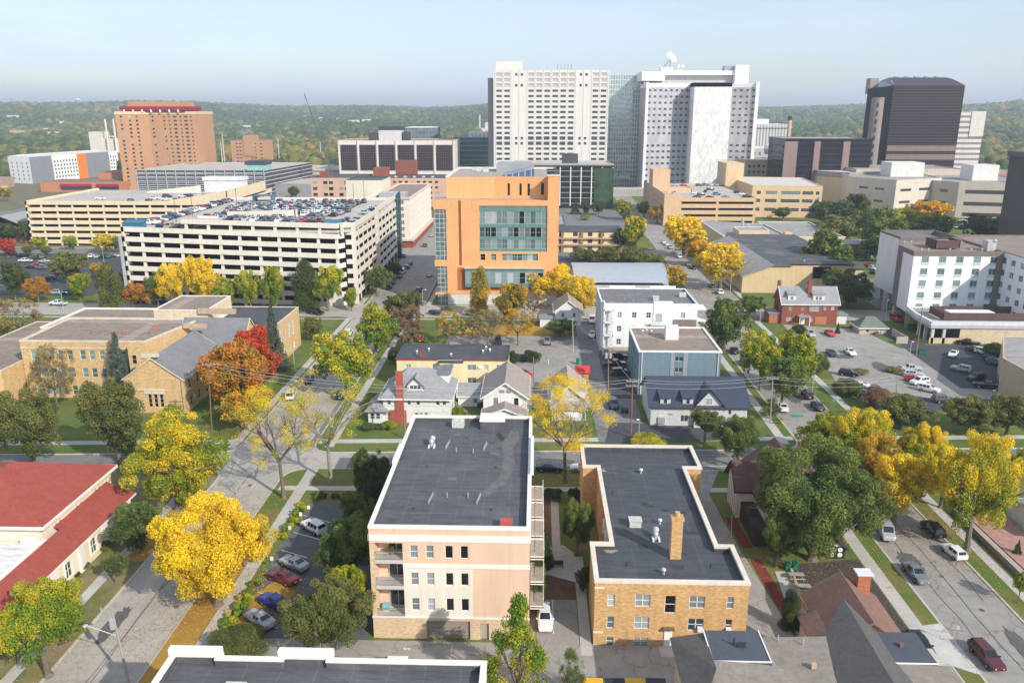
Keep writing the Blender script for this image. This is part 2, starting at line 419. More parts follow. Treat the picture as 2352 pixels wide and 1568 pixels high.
dirv = Vector((math.sin(SUN_AZ) * math.cos(SUN_EL), math.cos(SUN_AZ) * math.cos(SUN_EL), math.sin(SUN_EL)))
so.rotation_euler = dirv.to_track_quat('Z', 'Y').to_euler(); so.location = (120, -120, 200)
cd = bpy.data.cameras.new('camera'); cam = bpy.data.objects.new('camera', cd); COL.objects.link(cam)
cd.sensor_width = 36; cd.lens = 36 * F / 2352; cd.clip_end = 30000; cd.clip_start = .5
cam.location = (0, 0, CAMH); cam.rotation_euler = (math.pi / 2 - PITCH, 0, YAW); S.camera = cam
vs = S.view_settings; vs.view_transform = 'Standard'; vs.look = 'None'; vs.exposure = .22; vs.gamma = 1
S.cycles.max_bounces = 6; S.cycles.transparent_max_bounces = 8; S.cycles.volume_bounces = 0; S.cycles.diffuse_bounces = 3
S.cycles.use_denoising = True
# ================================================================ palette
asph = M('asphalt', (.215, .21, .205), kind='road', var=.12)
asphd = M('dark asphalt', (.075, .078, .085), kind='road', var=.12)
asphl = M('worn asphalt', (.335, .31, .28), kind='road', var=.14, cr=.5)
conc_road = M('concrete road', (.43, .395, .35), kind='road', var=.1, joint=4.6, cr=.3)
conc = M('concrete walk', (.50, .47, .43), kind='road', var=.1, joint=1.6, jx=99, cr=.15)
kerbm = M('kerb concrete', (.50, .46, .40), var=.2, scale=.8)
grassm = M('lawn', (.10, .16, .035), kind='grass', rough=1., c2=(.21, .17, .06), spec=.1)
grassg = M('fresh lawn', (.10, .15, .035), kind='grass', rough=1., c2=(.17, .18, .055), spec=.1)
leafl = M('leaf litter', (.36, .20, .045), kind='grass', rough=1., c2=(.42, .27, .06), spec=.1)
mulch = M('mulch', (.14, .075, .05), kind='grass', rough=1., c2=(.22, .13, .08), spec=.1)
soil = M('bare verge', (.27, .21, .12), kind='grass', rough=1., c2=(.14, .16, .05), spec=.1)
redchip = M('red wood chips', (.17, .035, .028), kind='grass', rough=1., c2=(.22, .05, .04), spec=.1)
pinkst = M('pink stone bed', (.42, .24, .20), rough=1., var=.3, scale=1.5)
linem = M('road paint', (.75, .74, .70), var=.15)
liney = M('yellow road paint', (.70, .50, .10), var=.15)
whitep = M('white paint', (.80, .79, .76), rough=.6, var=.04)
greym = M('grey metal', (.42, .43, .44), rough=.4, var=.1, metal=.6)
galv = M('galvanised metal', (.62, .64, .66), rough=.35, var=.1, metal=.5)
darkm = M('dark metal', (.05, .05, .055), rough=.5)
wood = M('pole wood', (.28, .20, .13), var=.25, scale=1.2)
woodg = M('grey timber', (.36, .32, .28), var=.2, scale=2.)
blackv = M('interior shade', (.012, .012, .013), rough=1., var=.05, spec=.0)  # near black, stands in for the shade inside the ramps
# ================================================================ terrain
def hillz(x, y):
    r = math.hypot(x, y); a = math.degrees(math.atan2(x, y))
    if r < 1300: return 0.
    t = min(1, (r - 1300) / 3000.); t = t * t * (3 - 2 * t)
    base = 66 + 9 * math.sin(a * .21 + 1.) + 6 * math.sin(a * .57 + 2.3) + (20 if a > 27 else 0) * min(1, (a - 27) / 6 if a > 27 else 0)
    roll = 13 * math.sin(r * .0031 + a * .13) * math.sin(a * .33 + r * .0011)
    return t * base + min(1, (r - 1300) / 1200) * roll * (1 - .45 * t)
mb = MB()
rs = [0, 60, 120, 200, 300, 420, 560, 720, 900, 1100, 1300, 1500, 1700, 1900, 2150, 2400, 2700, 3000, 3300, 3600, 3900, 4200, 4500, 4900, 5400, 6000, 7000, 9000, 13000]
NA = 144
for r in rs:
    for k in range(NA):
        a = 2 * math.pi * k / NA; x, y = r * math.sin(a), r * math.cos(a)
        mb.v.append((x, y, hillz(x, y) if y > 0 else 0.))
for i in range(len(rs) - 1):
    for k in range(NA):
        mb.f.append((i * NA + k, (i + 1) * NA + k, (i + 1) * NA + (k + 1) % NA, i * NA + (k + 1) % NA)[::-1]); mb.m.append(0)
gm = M('open ground', (.16, .155, .085), kind='grass', rough=1., c2=(.22, .19, .13), spec=.05)
struct('ground', mb, gm)
# ================================================================ streets and blocks
def sheet(name, pl, mat, z): 
    mb = MB(); mb.poly([(p[0], p[1], z) for p in pl]); return struct(name, mb, mat)
def near(x): return 129.6 + .02 * x           # kerbs of the slanting cross street
def far_(x): return 137.25 + .046 * x
sheet('asphalt_base', rect(-330, 330, -40, 640), asph, .012)
sheet('cross_street', [(-250, near(-250) - .8), (250, near(250) - .8), (250, far_(250) + .8), (-250, far_(-250) + .8)], asph, .02)
sheet('left_street', rect(-54.5, -42.2, -40, 245), conc_road, .028)
sheet('intersection', [(-62, near(-62) - 3), (-33, near(-33) - 3), (-33, far_(-33) + 3), (-62, far_(-62) + 3)], conc_road, .036)
sheet('ramp_street', rect(-60, -33, 245, 620), asphl, .028)
sheet('second_street', rect(-250, 250, 234, 252), conc_road, .044)
sheet('right_street', rect(48, 67.5, -40, 600), asphl, .052)
def rounded(pl, r):
    out = []; n = len(pl)
    for k in range(n):
        a, b, c = Vector(pl[k - 1]), Vector(pl[k]), Vector(pl[(k + 1) % n])
        u = (a - b).normalized(); v = (c - b).normalized(); p, q = b + u * r, b + v * r
        for j in range(7):
            t = j / 6; out.append(tuple(p * (1 - t) ** 2 + b * 2 * t * (1 - t) + q * t * t))
    return out
def block(name, pl, mat, r=5.):
    P = rounded(pl, r); I = inset(P, .3)
    k = MB(); n = len(P)
    for i in range(n):
        a, b, c, d = P[i], P[(i + 1) % n], I[(i + 1) % n], I[i]
        k.poly([(*a, 0), (*b, 0), (*b, .15), (*a, .15)]); k.poly([(*a, .15), (*b, .15), (*c, .15), (*d, .15)])
    struct('kerb', k, kerbm)
    mb = MB(); mb.poly([(*p, .14) for p in I]); struct(name, mb, mat)
block('verge', [(-320, -40), (-53.5, -40), (-53.5, near(-53.5)), (-320, near(-320))], soil)
block('lawn', [(-43.2, -40), (49.6, -40), (49.6, near(49.6)), (-43.2, near(-43.2))], grassm)
block('verge', [(59.6, -40), (320, -40), (320, near(320)), (59.6, near(59.6))], grassm)
block('lawn', [(-320, far_(-320)), (-54.5, far_(-54.5)), (-54.5, 236.5), (-320, 236.5)], grassg)
block('lawn', [(-41.2, far_(-41.2)), (49.6, far_(49.6)), (49.6, 236.5), (-41.2, 236.5)], grassg)
block('lawn', [(60.8, far_(60.8)), (320, far_(320)), (320, 236.5), (60.8, 236.5)], grassg)
block('verge', [(-320, 249.5), (-54.5, 249.5), (-56.5, 346), (-320, 346)], grassm)
block('lawn', [(-36., 249.5), (52.5, 249.5), (54, 346), (-37.5, 346)], grassm)
block('lawn', [(66.5, 249.5), (320, 249.5), (320, 346), (66.5, 346)], grassg)
block('verge', [(-320, 361), (-58, 361), (-60, 600), (-320, 600)], soil)
block('lawn', [(-37.5, 361), (54.5, 361), (56, 600), (-38, 600)], grassm)
block('lawn', [(68, 361), (320, 361), (320, 600), (68, 600)], grassg)
WZ = [.152]
def walk(pl, m=None): WZ[0] += .0015; sheet('sidewalk', pl, m or conc, WZ[0])
walk(rect(-58.2, -56.7, -40, 124)); walk(rect(-39.4, -37.5, -40, 128.4)); walk(rect(45.2, 47.1, -40, 128)); walk(rect(62.2, 63.9, -40, 128))
for a, b in ((-42.2, 49), ): walk([(a, 121.0 + .02 * a), (b, 121. + .02 * b), (b, 122.6 + .02 * b), (a, 122.6 + .02 * a)])
for a, b in ((-250, -55), (-40.5, 49), (61.5, 250)): walk([(a, far_(a) + 4.3), (b, far_(b) + 4.3), (b, far_(b) + 6.2), (a, far_(a) + 6.2)])
walk(rect(-38.9, -37.3, 138, 235)); walk(rect(-56.8, -55.2, 137, 235)); walk(rect(45.9, 47.6, 142, 235)); walk(rect(64.6, 66.2, 142.5, 235))
walk(rect(-35.2, -33.6, 250.5, 345)); walk(rect(-57.3, -55.6, 250.5, 262)); walk(rect(-200, -56, 250.2, 251.6)); walk(rect(-35, 52, 250.3, 252.)); walk(rect(68, 69.7, 251, 345))
walk(rect(-200, -56, 232.8, 234.2)); walk(rect(-40, 49, 233.2, 234.6))
for pl, m in (((rect(-3.2, 5.2, 91, 121), grassg), (rect(24.6, 45.1, 112, 121.2), grassg), (rect(-40, -19, 123.5, 127.8), grassg))): sheet('lawn', pl, m, .149)
def patch(cx, cy, rx, ry, m, z, name='leaf_litter'):
    q = random.Random(int(cx * 7 + cy)); sheet(name, [(cx + rx * math.cos(6.283 * k / 40) * q.uniform(.72, 1.08), cy + ry * math.sin(6.283 * k / 40) * q.uniform(.72, 1.08)) for k in range(40)], m, z)
# apartment surroundings
def lot(name, pl, m=asph, z=.162): sheet(name, pl, m, z)
lot('parking_lot', [(-36.3, 80), (-19.5, 80), (-19.5, 115.9), (-35.1, 115.9), (-35.3, 113.5), (-36.3, 102)], M('lot asphalt', (.13, .13, .135), kind='road', var=.15))
lot('driveway', rect(-34, 24, 62, 81.6), asphl, .17); lot('driveway', rect(-.4, 5.4, 81.6, 90.5), asphl, .174)
walk(rect(5.5, 6.8, 79.5, 101)); walk([(1.2, 96.5), (5.6, 94.5), (5.6, 102), (4.2, 104), (1.2, 103)]); walk(rect(2.6, 3.8, 103, 121.2))
sheet('mulch_bed', rect(-.4, 5.4, 90.5, 96), mulch, .16); sheet('mulch_bed', rect(-.2, 2.4, 104, 120), mulch, .158)
sheet('leaf_litter', rect(-43, -39.5, 70, 100), leafl, .158); patch(-35.6, 85, 1.9, 6.5, leafl, .169); patch(-33.2, 90.5, 2.6, 3.2, leafl, .1695)
sheet('leaf_litter', rect(-56.6, -53.9, 98, 118), leafl, .152)
lot('driveway', [(24.7, 78), (31.4, 78), (30.4, 90), (29.3, 103), (28.7, 112), (28.4, 121), (31.8, 129.8), (25.3, 129.8)], asphl, .186)
sheet('red_mulch_bed', [(29.7, 104), (31.2, 104), (30.7, 113), (29.2, 113)], redchip, .19); sheet('red_mulch_bed', [(30.6, 90), (31.8, 84), (32.6, 84), (31.4, 101), (30., 101)], redchip, .19)
lot('patio', [(33, 72), (45., 72), (45., 101.5), (35.5, 99.8), (33, 90)], M('dark patio asphalt', (.075, .062, .055), kind='road', var=.2)); walk([(31.2, 83.6), (33, 83.6), (34.6, 98), (32.6, 98)])
sheet('driveway_apron', [(45.2, 86), (49.5, 87), (49.5, 77.5), (45.2, 80)], M('pale concrete', (.56, .54, .50), kind='road', var=.08, cr=.5), .168)
sheet('stone_bed', rect(66., 72, 88, 116), pinkst, .7)
# mid block lots
lot('parking_lot', rect(-24, 12, 186, 216), asphl); lot('parking_lot', rect(-5.6, 12.2, 160, 186), asphl, .166); lot('alley', [(12, 142), (21.5, 142), (21.5, 170), (16.4, 200), (16.4, 236), (11.5, 236), (11.5, 200)], asph, .17)
lot('parking_lot', rect(16, 22.6, 166, 199), asphd, .174); lot('driveway', [(13, 141), (40, 144), (40, 150), (15, 152)], asphd, .178); sheet('leaf_litter', rect(-20, 9, 214, 228), leafl, .158)
# right lots
lot('parking_lot', [(69, 178), (86, 168), (112, 168), (112, 207), (73, 207)], asphl); lot('parking_lot', [(70, 207), (95.5, 207), (92, 226), (72, 231)], M('pale lot', (.36, .335, .30), kind='road', var=.12), .166)
lot('driveway', [(95.4, 175), (135, 175), (135, 210.5), (104, 210.5), (100, 236.4), (92, 236.4), (97, 215)], asphd, .17); lot('parking_lot', rect(108, 175, 252, 300), asph, .162)
lot('parking_lot', rect(70, 120, 161, 169), asphd, .158)
# left and far lots
lot('parking_lot', rect(-300, -150, 262, 335), asphd); lot('parking_lot', rect(-260, -140, 337, 345), asphd, .166)
lot('parking_lot', rect(-34, 10, 353 - 20, 344), asphd); lot('parking_lot', rect(8, 40, 316, 345), asphd, .166); lot('parking_lot', rect(-30, 53, 412, 516), asph, .166)
for k in range(14): sheet('bay_line', rect(-215 + 3. * k, -214.85 + 3. * k, 276, 281), linem, .172)
for k in range(9): sheet('bay_line', rect(-20 + 2.9 * k, -19.88 + 2.9 * k, 190, 195), linem, .172)
for k in range(6):
    y = 83.5 + 5.2 * k; sheet('bay_line', [(-35.6, y + 2.2), (-35.6, y + 2.35), (-30.8, y + .15), (-30.8, y)], linem, .172)
sheet('bay_line', rect(2.35, 2.47, 83.5, 90.4), linem, .18)
for k in range(7): sheet('bay_line', [(83 + .9 * k, 184 + 3 * k), (83.12 + .9 * k, 184 + 3 * k), (88 + .9 * k, 183 + 3 * k), (88 + .9 * k, 182.88 + 3 * k)], linem, .172)
for y0 in (254, 290, 330, 372, 420): sheet('lane_line', rect(-46.6, -46.45, y0, y0 + 22), liney, .058)
for y0 in (262, 300, 366): sheet('lane_line', rect(59.2, 59.35, y0, y0 + 20), liney, .082)
sheet('lane_line', [(-28, 133.2), (48, 135.6), (48, 135.75), (-28, 133.35)], M('worn paint', (.33, .32, .29), var=.3), .03); sheet('lane_line', [(20, 131.6), (34, 131.9), (34, 132.05), (20, 131.75)], linem, .034)
tar = M('tar seam', (.16, .15, .14), var=.2)
for x, y0, y1, s in ((-48.7, 50, 126, 1), (-48.4, 50, 118, 2), (54.7, 50, 128, 3), (52.2, 80, 112, 4), (57.4, 92, 127, 5), (-49, 140, 232, 6), (-46, 256, 340, 7), (60, 150, 232, 8)):
    q = random.Random(s); P_ = [(x + .25 * math.sin(k * .7 + s) * q.uniform(.2, 1), y0 + (y1 - y0) * k / 24) for k in range(25)]; sheet('tar_seam', [(a - .045, b) for a, b in P_] + [(a + .045, b) for a, b in reversed(P_)], tar, .0885)
for x, y, w_, h_ in ((-46, 104, 1.4, 2.6), (-51, 84, 1.1, 4), (52, 101, 1.6, 3), (57, 82, 1.2, 5), (3, 133, 5, 1.4), (-20, 131, 4, 1.2), (84, 190, 2.2, 5), (78, 199, 3, 2), (56, 170, 2, 6), (-30, 98, 2.4, 3.4), (18, 178, 2, 4)): patch(x, y, w_, h_, M('tar patch', (.12, .115, .11), var=.25, scale=.9), .182 if abs(x) > 60 or -40 < x < -19 or x == 18 else .088, 'asphalt_patch')
for x, y in ((-44.9, 87.7), (-47.4, 122), (54.6, 97.6), (56, 90)): 
    mb = MB(); mb.cyl(x, y, .02, .075, .34, 14); struct('manhole_cover', mb, M('rusty iron', (.14, .085, .06)))
# ================================================================ building materials
wf = paint('window frame white', (.78, .78, .75), .5); df = paint('window frame dark', (.06, .06, .065), .5); bf = paint('window frame bronze', (.16, .12, .09), .5)
G = glass('pane dark'); GB = glass('pane with blind', (.10, .12, .13), .1, .9, .6, (.50, .53, .55)); GT = glass('pane tinted', (.04, .085, .085), .05, .8, .8, (.30, .42, .42)); GK = glass('pane black', (.008, .009, .01), .08, .3, .5)
GS = glass('pane sky', (.10, .15, .17), .05, .9, .9, (.22, .30, .33))
stucco = M('peach stucco', (.74, .52, .375), var=.05, scale=.2); cream = M('cream stucco', (.76, .71, .61), var=.04, scale=.2)
trimw = M('cream trim', (.80, .77, .70), var=.04); tanbr = M('tan brick', (.66, .49, .32), kind='brick', var=.12)
goldbr = M('gold brick', (.60, .37, .17), kind='brick', var=.2, scale=.6, bf=.75); redbr = M('red brick', (.27, .085, .055), kind='brick', var=.15)
memb = M('grey roof membrane', (.105, .109, .118), kind='membrane', var=.15, rough=.7, st=.3, sc=(.27, .26, .25)); memb2 = M('black roof membrane', (.072, .077, .087), kind='membrane', var=.2, px=4, py=3.2, st=.3, rough=.55, sc=(.2, .2, .2))
memw = M('white roof membrane', (.74, .73, .69), kind='membrane', st=.25, sc=(.5, .4, .34), var=.05); gravel = M('gravel roof', (.30, .235, .19), kind='membrane', var=.2, st=.35, sc=(.16, .14, .125), scale=.9, px=90, py=90)
gravg = M('grey gravel roof', (.36, .34, .32), kind='membrane', var=.12, st=.25, sc=(.25, .24, .23), px=50, py=50)
ac_m = M('unit metal', (.55, .55, .52), var=.15, scale=1.5)
def vent(r, x, y, z, k=0):
    m = MB()
    if k == 0: m.cyl(x, y, z, z + .55, .16, 8); m.ball((x, y, z + .6), .32, 0, 8, .7); m.build('roof_vent', galv, r)
    elif k == 1: m.cyl(x, y, z, z + .7, .07, 6); m.build('vent_pipe', darkm if r is None else galv, r)
    elif k == 2: m.box(x - .9, x + .9, y - .7, y + .7, z + .12, z + 1.1); m.cyl(x - .4, y, z + 1.1, z + 1.18, .35, 10); m.cyl(x + .45, y, z + 1.1, z + 1.18, .35, 10); m.box(x - .8, x + .8, y - .6, y + .6, z, z + .12); m.build('air_conditioner', ac_m, r)
    elif k == 3: m.box(x - .75, x + .75, y - .6, y + .6, z, z + .9); m.box(x - .85, x + .85, y - .7, y + .7, z + .9, z + 1.); m.build('roof_hatch', ac_m, r)
    elif k == 4:
        for i in range(7): m.cyl(x + .05 * i, y + .38 * i, z, z + .5, .05, 6)
        m.build('vent_pipe_row', galv, r)
    elif k == 5: m.box(x - .5, x + .5, y - .35, y + .35, z, z + .5); m.box(x - .62, x + .62, y - .47, y + .47, z + .5, z + .6); m.build('brick_flue', M('flue brick', (.40, .22, .15), kind='brick'), r)
def swoop(r, x, y, z):            # twin silver exhaust hoods on timber skids
    m = MB(); m.ball((x, y + .9, z + 1.), .42); m.ball((x - .1, y + .2, z + .8), .36); m.cyl(x, y + .9, z, z + .9, .22, 8); m.cyl(x - .1, y + .2, z, z + .7, .2, 8); m.tube((x, y + .9, z + 1.), (x - .1, y + .2, z + .8), .3, 8); m.build('exhaust_hood', galv, r)
    s = MB(); s.box(x - .55, x - .35, y - .5, y + .6, z, z + .25); s.box(x + .2, x + .4, y - .5, y + .6, z, z + .25); s.build('timber_skid', whitep, r)
# ---------------------------------------------------------------- A: foreground apartment roof
R = building('apartment_building', 'nearest flat grey roof with white stepped parapet along the bottom edge', 'apartment building',
             [(-31.6, 26), (-4, 26), (-4, 59.6), (-17.4, 59.6), (-17.4, 60), (-22, 60), (-22, 59.6), (-27.1, 59.6), (-27.1, 60), (-31.6, 60)], 14.4, stucco, memb, par=.75, cop=trimw, t=.45)
for x0, x1 in ((-31.7, -27.1), (-22.1, -17.3)):
    m = MB(); m.box(x0, x1, 59.45, 60.05, 14.4, 15.1, 0); m.build('raised_parapet', trimw, R)
vent(R, -24.5, 55.4, 13.65, 3)
# ---------------------------------------------------------------- B: centre apartment block
X0, X1, Y0, Y1 = -18.8, -.5, 82.1, 116.9; PL = rect(X0, X1, Y0, Y1)
eastw = [(u, z, 1.3, 1.6, 'dh', wf, G) for u in (20, 23, 27, 31) for z in (4., 7.3, 10.7)]
R = building('apartment_building', 'four storey peach and cream apartment block with grey roof, balconies and garage door, centre foreground', 'apartment building', PL, 14.8, stucco, memb, {1: eastw}, par=.8, cop=trimw, t=.35, capz=.3, skip=(0,), sub=True)
fr = MB(); P0 = (X0, Y0); P1 = (X1, Y0)
Wr = [(u, z, .9, 1.65) for u in (5.08, 6.9, 9.1, 10.85) for z in (10.8, 7.3, 3.95)]
def H(q): return [(a[0] - a[2] / 2, a[0] + a[2] / 2, a[1], a[1] + a[3]) for a in q]
def ux(u): return (X0 + u, Y0)
def sub_facade(a, b, za, zb, holes, d=.14):
    m = MB(); facade(m, ux(a), ux(b), za, zb, [(h[0] - a, h[1] - a, h[2], h[3]) for h in holes], d); return m
sub_facade(3.8, 18.3, 10.05, 14.8, H([q for q in Wr if q[1] > 10])).build('wall', stucco, R)
sub_facade(0, 3.8, 12.7, 14.8, []).build('wall', stucco, R); sub_facade(0, .55, 3.1, 12.7, []).build('wall', tanbr, R)
sub_facade(3.8, 11.8, 3.1, 10.05, H([q for q in Wr if q[1] < 10])).build('wall', cream, R)
sub_facade(11.8, 18.3, 3.1, 10.05, []).build('wall', stucco, R)
sub_facade(0, 18.3, 0, 3.1, [(6.3, 11.4, 0, 2.6), (12.6, 13.6, 0, 2.3)], .35).build('wall', tanbr, R)
for za, zb, u0 in ((12.95, 13.75, 0), (9.6, 10.1, 3.85), (2.95, 3.15, 0)):
    m = MB(); m.box(X0 + u0 - .05, X1 + .08, Y0 - .1, Y0 + .02, za, zb); m.build('trim_band', trimw, R)
m = MB(); m.box(X0 - .1, X0 + .02, Y0 - .1, Y1, 12.95, 13.75); m.build('trim_band', trimw, R)
m = MB(); m.box(X1 - .02, X1 + .1, Y0, Y1, 12.95, 13.75); m.build('trim_band', trimw, R)
for q in Wr: windows(R, P0, P1, [(*q, 'dh' if q[0] < 8 else 'plain', wf, GB if q[0] < 8 else GK)], .14, True)
m = MB(); n_ = 5
for i in range(n_): m.box(X0 + 6.32, X0 + 11.38, Y0 + .26, Y0 + .33, .02 + i * .51, .5 + i * .51)
m.build('garage_door', M('garage door', (.30, .25, .22), var=.05), R)
part_box('door', R, M('grey door', (.40, .35, .31)), X0 + 12.62, X0 + 13.58, Y0 + .26, Y0 + .33, 0, 2.28)
# recessed balconies
m = MB(); m.poly([(X0 + .55, Y0 + 2.2, 3.1), (X0 + 3.8, Y0 + 2.2, 3.1), (X0 + 3.8, Y0 + 2.2, 12.7), (X0 + .55, Y0 + 2.2, 12.7)])
m.poly([(X0 + 3.8, Y0 + 2.2, 3.1), (X0 + 3.8, Y0, 3.1), (X0 + 3.8, Y0, 12.7), (X0 + 3.8, Y0 + 2.2, 12.7)]); m.poly([(X0 + .55, Y0, 3.1), (X0 + .55, Y0 + 2.2, 3.1), (X0 + .55, Y0 + 2.2, 12.7), (X0 + .55, Y0, 12.7)])
m.poly([(X0 + .55, Y0, 12.7), (X0 + .55, Y0 + 2.2, 12.7), (X0 + 3.8, Y0 + 2.2, 12.7), (X0 + 3.8, Y0, 12.7)]); m.build('recess_wall', stucco, R)
for z, hh in ((3.1, 0), (7.15, .4), (10.5, .4)):
    b = MB(); b.box(X0 + .56, X0 + 3.79, Y0 - .06, Y0 + 2.19, z - hh - .02, z + .04); bo = b.build('balcony', M('balcony concrete', (.60, .57, .53)), R)
    r2 = MB(); y = Y0 - .02
    for i in range(27): r2.box(X0 + .6 + i * .12, X0 + .62 + i * .12, y - .01, y + .01, z + .05, z + 1.05)
    r2.box(X0 + .56, X0 + 3.8, y - .03, y + .03, z + 1.05, z + 1.11); r2.box(X0 + .56, X0 + 3.8, y - .02, y + .02, z + .1, z + .14); r2.build('railing', greym, bo)
    windows(R, (X0 + 1.7, Y0 + 2.15), (X0 + 3.7, Y0 + 2.15), [(1., z + .1, 1.9, 2.1, 'slide', wf, G)], 0, True)
for j, (ya, yb) in enumerate(((84, 88.2), (88.8, 93), (93.6, 97.8), (98.4, 102.6))):
    for z in (3.4, 6.7, 10.):
        b = MB(); b.box(X1 + .08, X1 + 1.7, ya, yb, z - .15, z); bo = b.build('balcony', woodg, R)
        r2 = MB(); r2.box(X1 + 1.64, X1 + 1.7, ya, yb, z + 1., z + 1.07); r2.box(X1 + .1, X1 + 1.7, ya, ya + .12, z - .3, z + .1); r2.box(X1 + .1, X1 + 1.7, yb - .12, yb, z - .3, z + .1)
        for i in range(14): r2.box(X1 + 1.65, X1 + 1.68, ya + i * .31, ya + i * .31 + .03, z, z + 1.)
        r2.build('railing', trimw, bo)
zr = 14.
q = random.Random(2)
for i in range(12): part_box('roof_patch', R, M('roof patch', (.085, .088, .095), var=.2) if i % 3 else M('roof patch pale', (.15, .15, .155), var=.2), *(lambda x, y, a, b: (x, x + a, y, y + b))(q.uniform(-17.5, -3), q.uniform(84, 114), q.uniform(.4, 1.4), q.uniform(.4, 1.1)), 13.9, 14.006 + i * .0012)
for x, y in ((-14.5, 100), (-5.2, 100), (-14.5, 88), (-5.2, 88), (-10, 110)):
    m = MB(); m.cyl(x, y, 14, 14.06, .22, 10); m.build('roof_drain', darkm, R)
for i, (pl_) in enumerate(([(-3.6, 112.5), (-2.4, 113), (-2.2, 110), (-3.2, 106), (-2.6, 101), (-3.6, 95), (-6.2, 91), (-6.8, 92), (-4.6, 97), (-4.2, 103), (-4.8, 108)], [(-5.8, 111.5), (-5.2, 112.4), (-4.4, 109.6), (-4.9, 108.9)], [(-6.4, 104.6), (-3.6, 102.2), (-3.4, 102.9), (-5.8, 105.4)])):
    m = MB(); m.poly([(a, b, zr + .012 + .004 * i) for a, b in pl_]); m.build('ponding_stain', M('pond stain', (.145, .14, .135), var=.35, scale=1.4) if i != 1 else M('dark puddle', (.05, .05, .055)), R)
vent(R, -11.6, 114.3, zr, 2); m = MB(); m.box(-8.2, -4.6, 113.2, 116.3, zr, zr + 1.3); m.build('stair_head', memb, R); m = MB(); m.box(-8.3, -4.5, 113.1, 116.4, zr + 1.3, zr + 1.5); m.build('stair_head_cap', trimw, R)
swoop(R, -14.6, 106.5, zr)
for x, y in ((-12.6, 105.8), (-7.2, 105.4), (-12.9, 89.2), (-7., 89.2)): vent(R, x, y, zr, 4)
for x, y in ((-11, 104.8), (-8.6, 104.6), (-10.8, 91), (-8.2, 91)): vent(R, x, y, zr, 1)
m = MB(); m.box(-3.9, -2.5, 83.3, 84.3, zr, zr + .9); m.build('chimney_box', M('red painted box', (.50, .10, .08)), R)
for x, y, w_, l in ((-18.95, 98.8, .3, 6), (-.55, 96, .3, 12)):
    part_box('raised_parapet', R, trimw, x, x + w_ + .12, y, y + l, 14.8, 15.3)
# ---------------------------------------------------------------- C: gold brick apartment house
PL = [(7., 81.6), (24.5, 81.6), (24.5, 90.0), (22.6, 90.0), (22.6, 112.5), (25, 112.5), (25, 120.8), (7.3, 120.8), (7.3, 112.5), (9.45, 112.5), (9.45, 90.2), (7., 90.2)]
W0 = []
for z, hh in ((5.3, 1.6), (2.35, 1.6), (.05, 1.15)):
    W0 += [(1.9, z, .85, hh, 'dh', wf, GB), (5.5, z, 1.75, hh, 'twin', wf, GB)]
    if z > 1: W0 += [(11.7, z - .1, 1.8, hh, 'twin', wf, GB if z > 4 else G), (15.45, z - .1, .8, hh, 'dh', wf, GB if z > 4 else G)]
W0 += [(8.65, 4.5, 1.25, 2.3, 'dh', wf, GK)]
WL = [(u, z, 1.1, 1.6, 'dh', wf, G) for u in (3, 7, 11.5, 15.5, 19) for z in (5.3, 2.35)]
R = building('apartment_building', 'three storey gold brick apartment house with black stepped roof and a tall brick chimney', 'apartment building', PL, 8.6, goldbr, memb2, {0: W0, 9: WL, 3: [(u, 4.9, 1.1, 1.6, 'dh', wf, G) for u in (3, 6)]}, par=.8, cop=M('limestone coping', (.72, .64, .55), var=.08), t=.45, lip=.1, capz=.28, sub=True)
part_box('door', R, whitep, 15.15, 16.05, 81.5, 81.58, .2, 2.45); part_box('door_canopy', R, bf, 14.95, 16.25, 81.1, 81.58, 2.5, 2.75); part_box('door_step', R, conc, 14.6, 16.8, 79.6, 81.58, 0, .18)
for u, z in ((12.2, 2.3), (15.45, 2.3)): part_box('window_air_conditioner', R, whitep, 7 + u - .3, 7 + u + .3, 81.2, 81.7, z + .05, z + .5)
m = MB(); m.box(16.5, 17.8, 87.8, 88.8, 7.8, 13.2); m.box(16.4, 17.9, 87.7, 88.9, 12.9, 13.3); m.cyl(17.15, 88.3, 13.3, 13.9, .3, 8); m.build('chimney', goldbr, R)
swoop(R, 15.5, 92.3, 7.8); vent(R, 13.2, 96, 7.8, 3)
for i in range(9): part_box('roof_patch', R, M('tar roof patch', (.05, .053, .06), var=.2), *(lambda x, y, a, b: (x, x + a, y, y + b))(q.uniform(9.8, 20.5), q.uniform(83, 118), q.uniform(.4, 1.6), q.uniform(.3, 1.)), 7.7, 7.806 + i * .0012)
for x, y in ((9.4, 89.6), (10.1, 112.9)): patch_ = MB(); patch_.poly([(x + 1. * math.cos(k * .57) * q.uniform(.5, 1.1), y + .8 * math.sin(k * .57) * q.uniform(.5, 1.1), 7.822) for k in range(11)]); patch_.build('dried_puddle', M('dried silt', (.30, .27, .22), var=.3, scale=1.5), R)
for x, y in ((11, 105), (21, 105), (11, 86), (21, 86)): m = MB(); m.tube((x, y, 7.8), (x + .3, y + .9, 7.9), .05, 5); m.cyl(x, y, 7.8, 8.3, .06, 6); m.build('roof_pipe', darkm, R)
for x, y in ((15.9, 112), (16.5, 96.5), (15.2, 84.5)): vent(R, x, y, 7.8, 0)
for y in (94, 97): 
    m = MB(); m.box(9.05, 9.45, y, y + .08, 6, 8.2); m.build('wall_bracket', whitep, R)
for za in (1.75, 7.6): part_box('belt_course', R, M('limestone coping', (1, 1, 1)), 6.95, 8.1, 81.5, 81.6, za, za + .2)
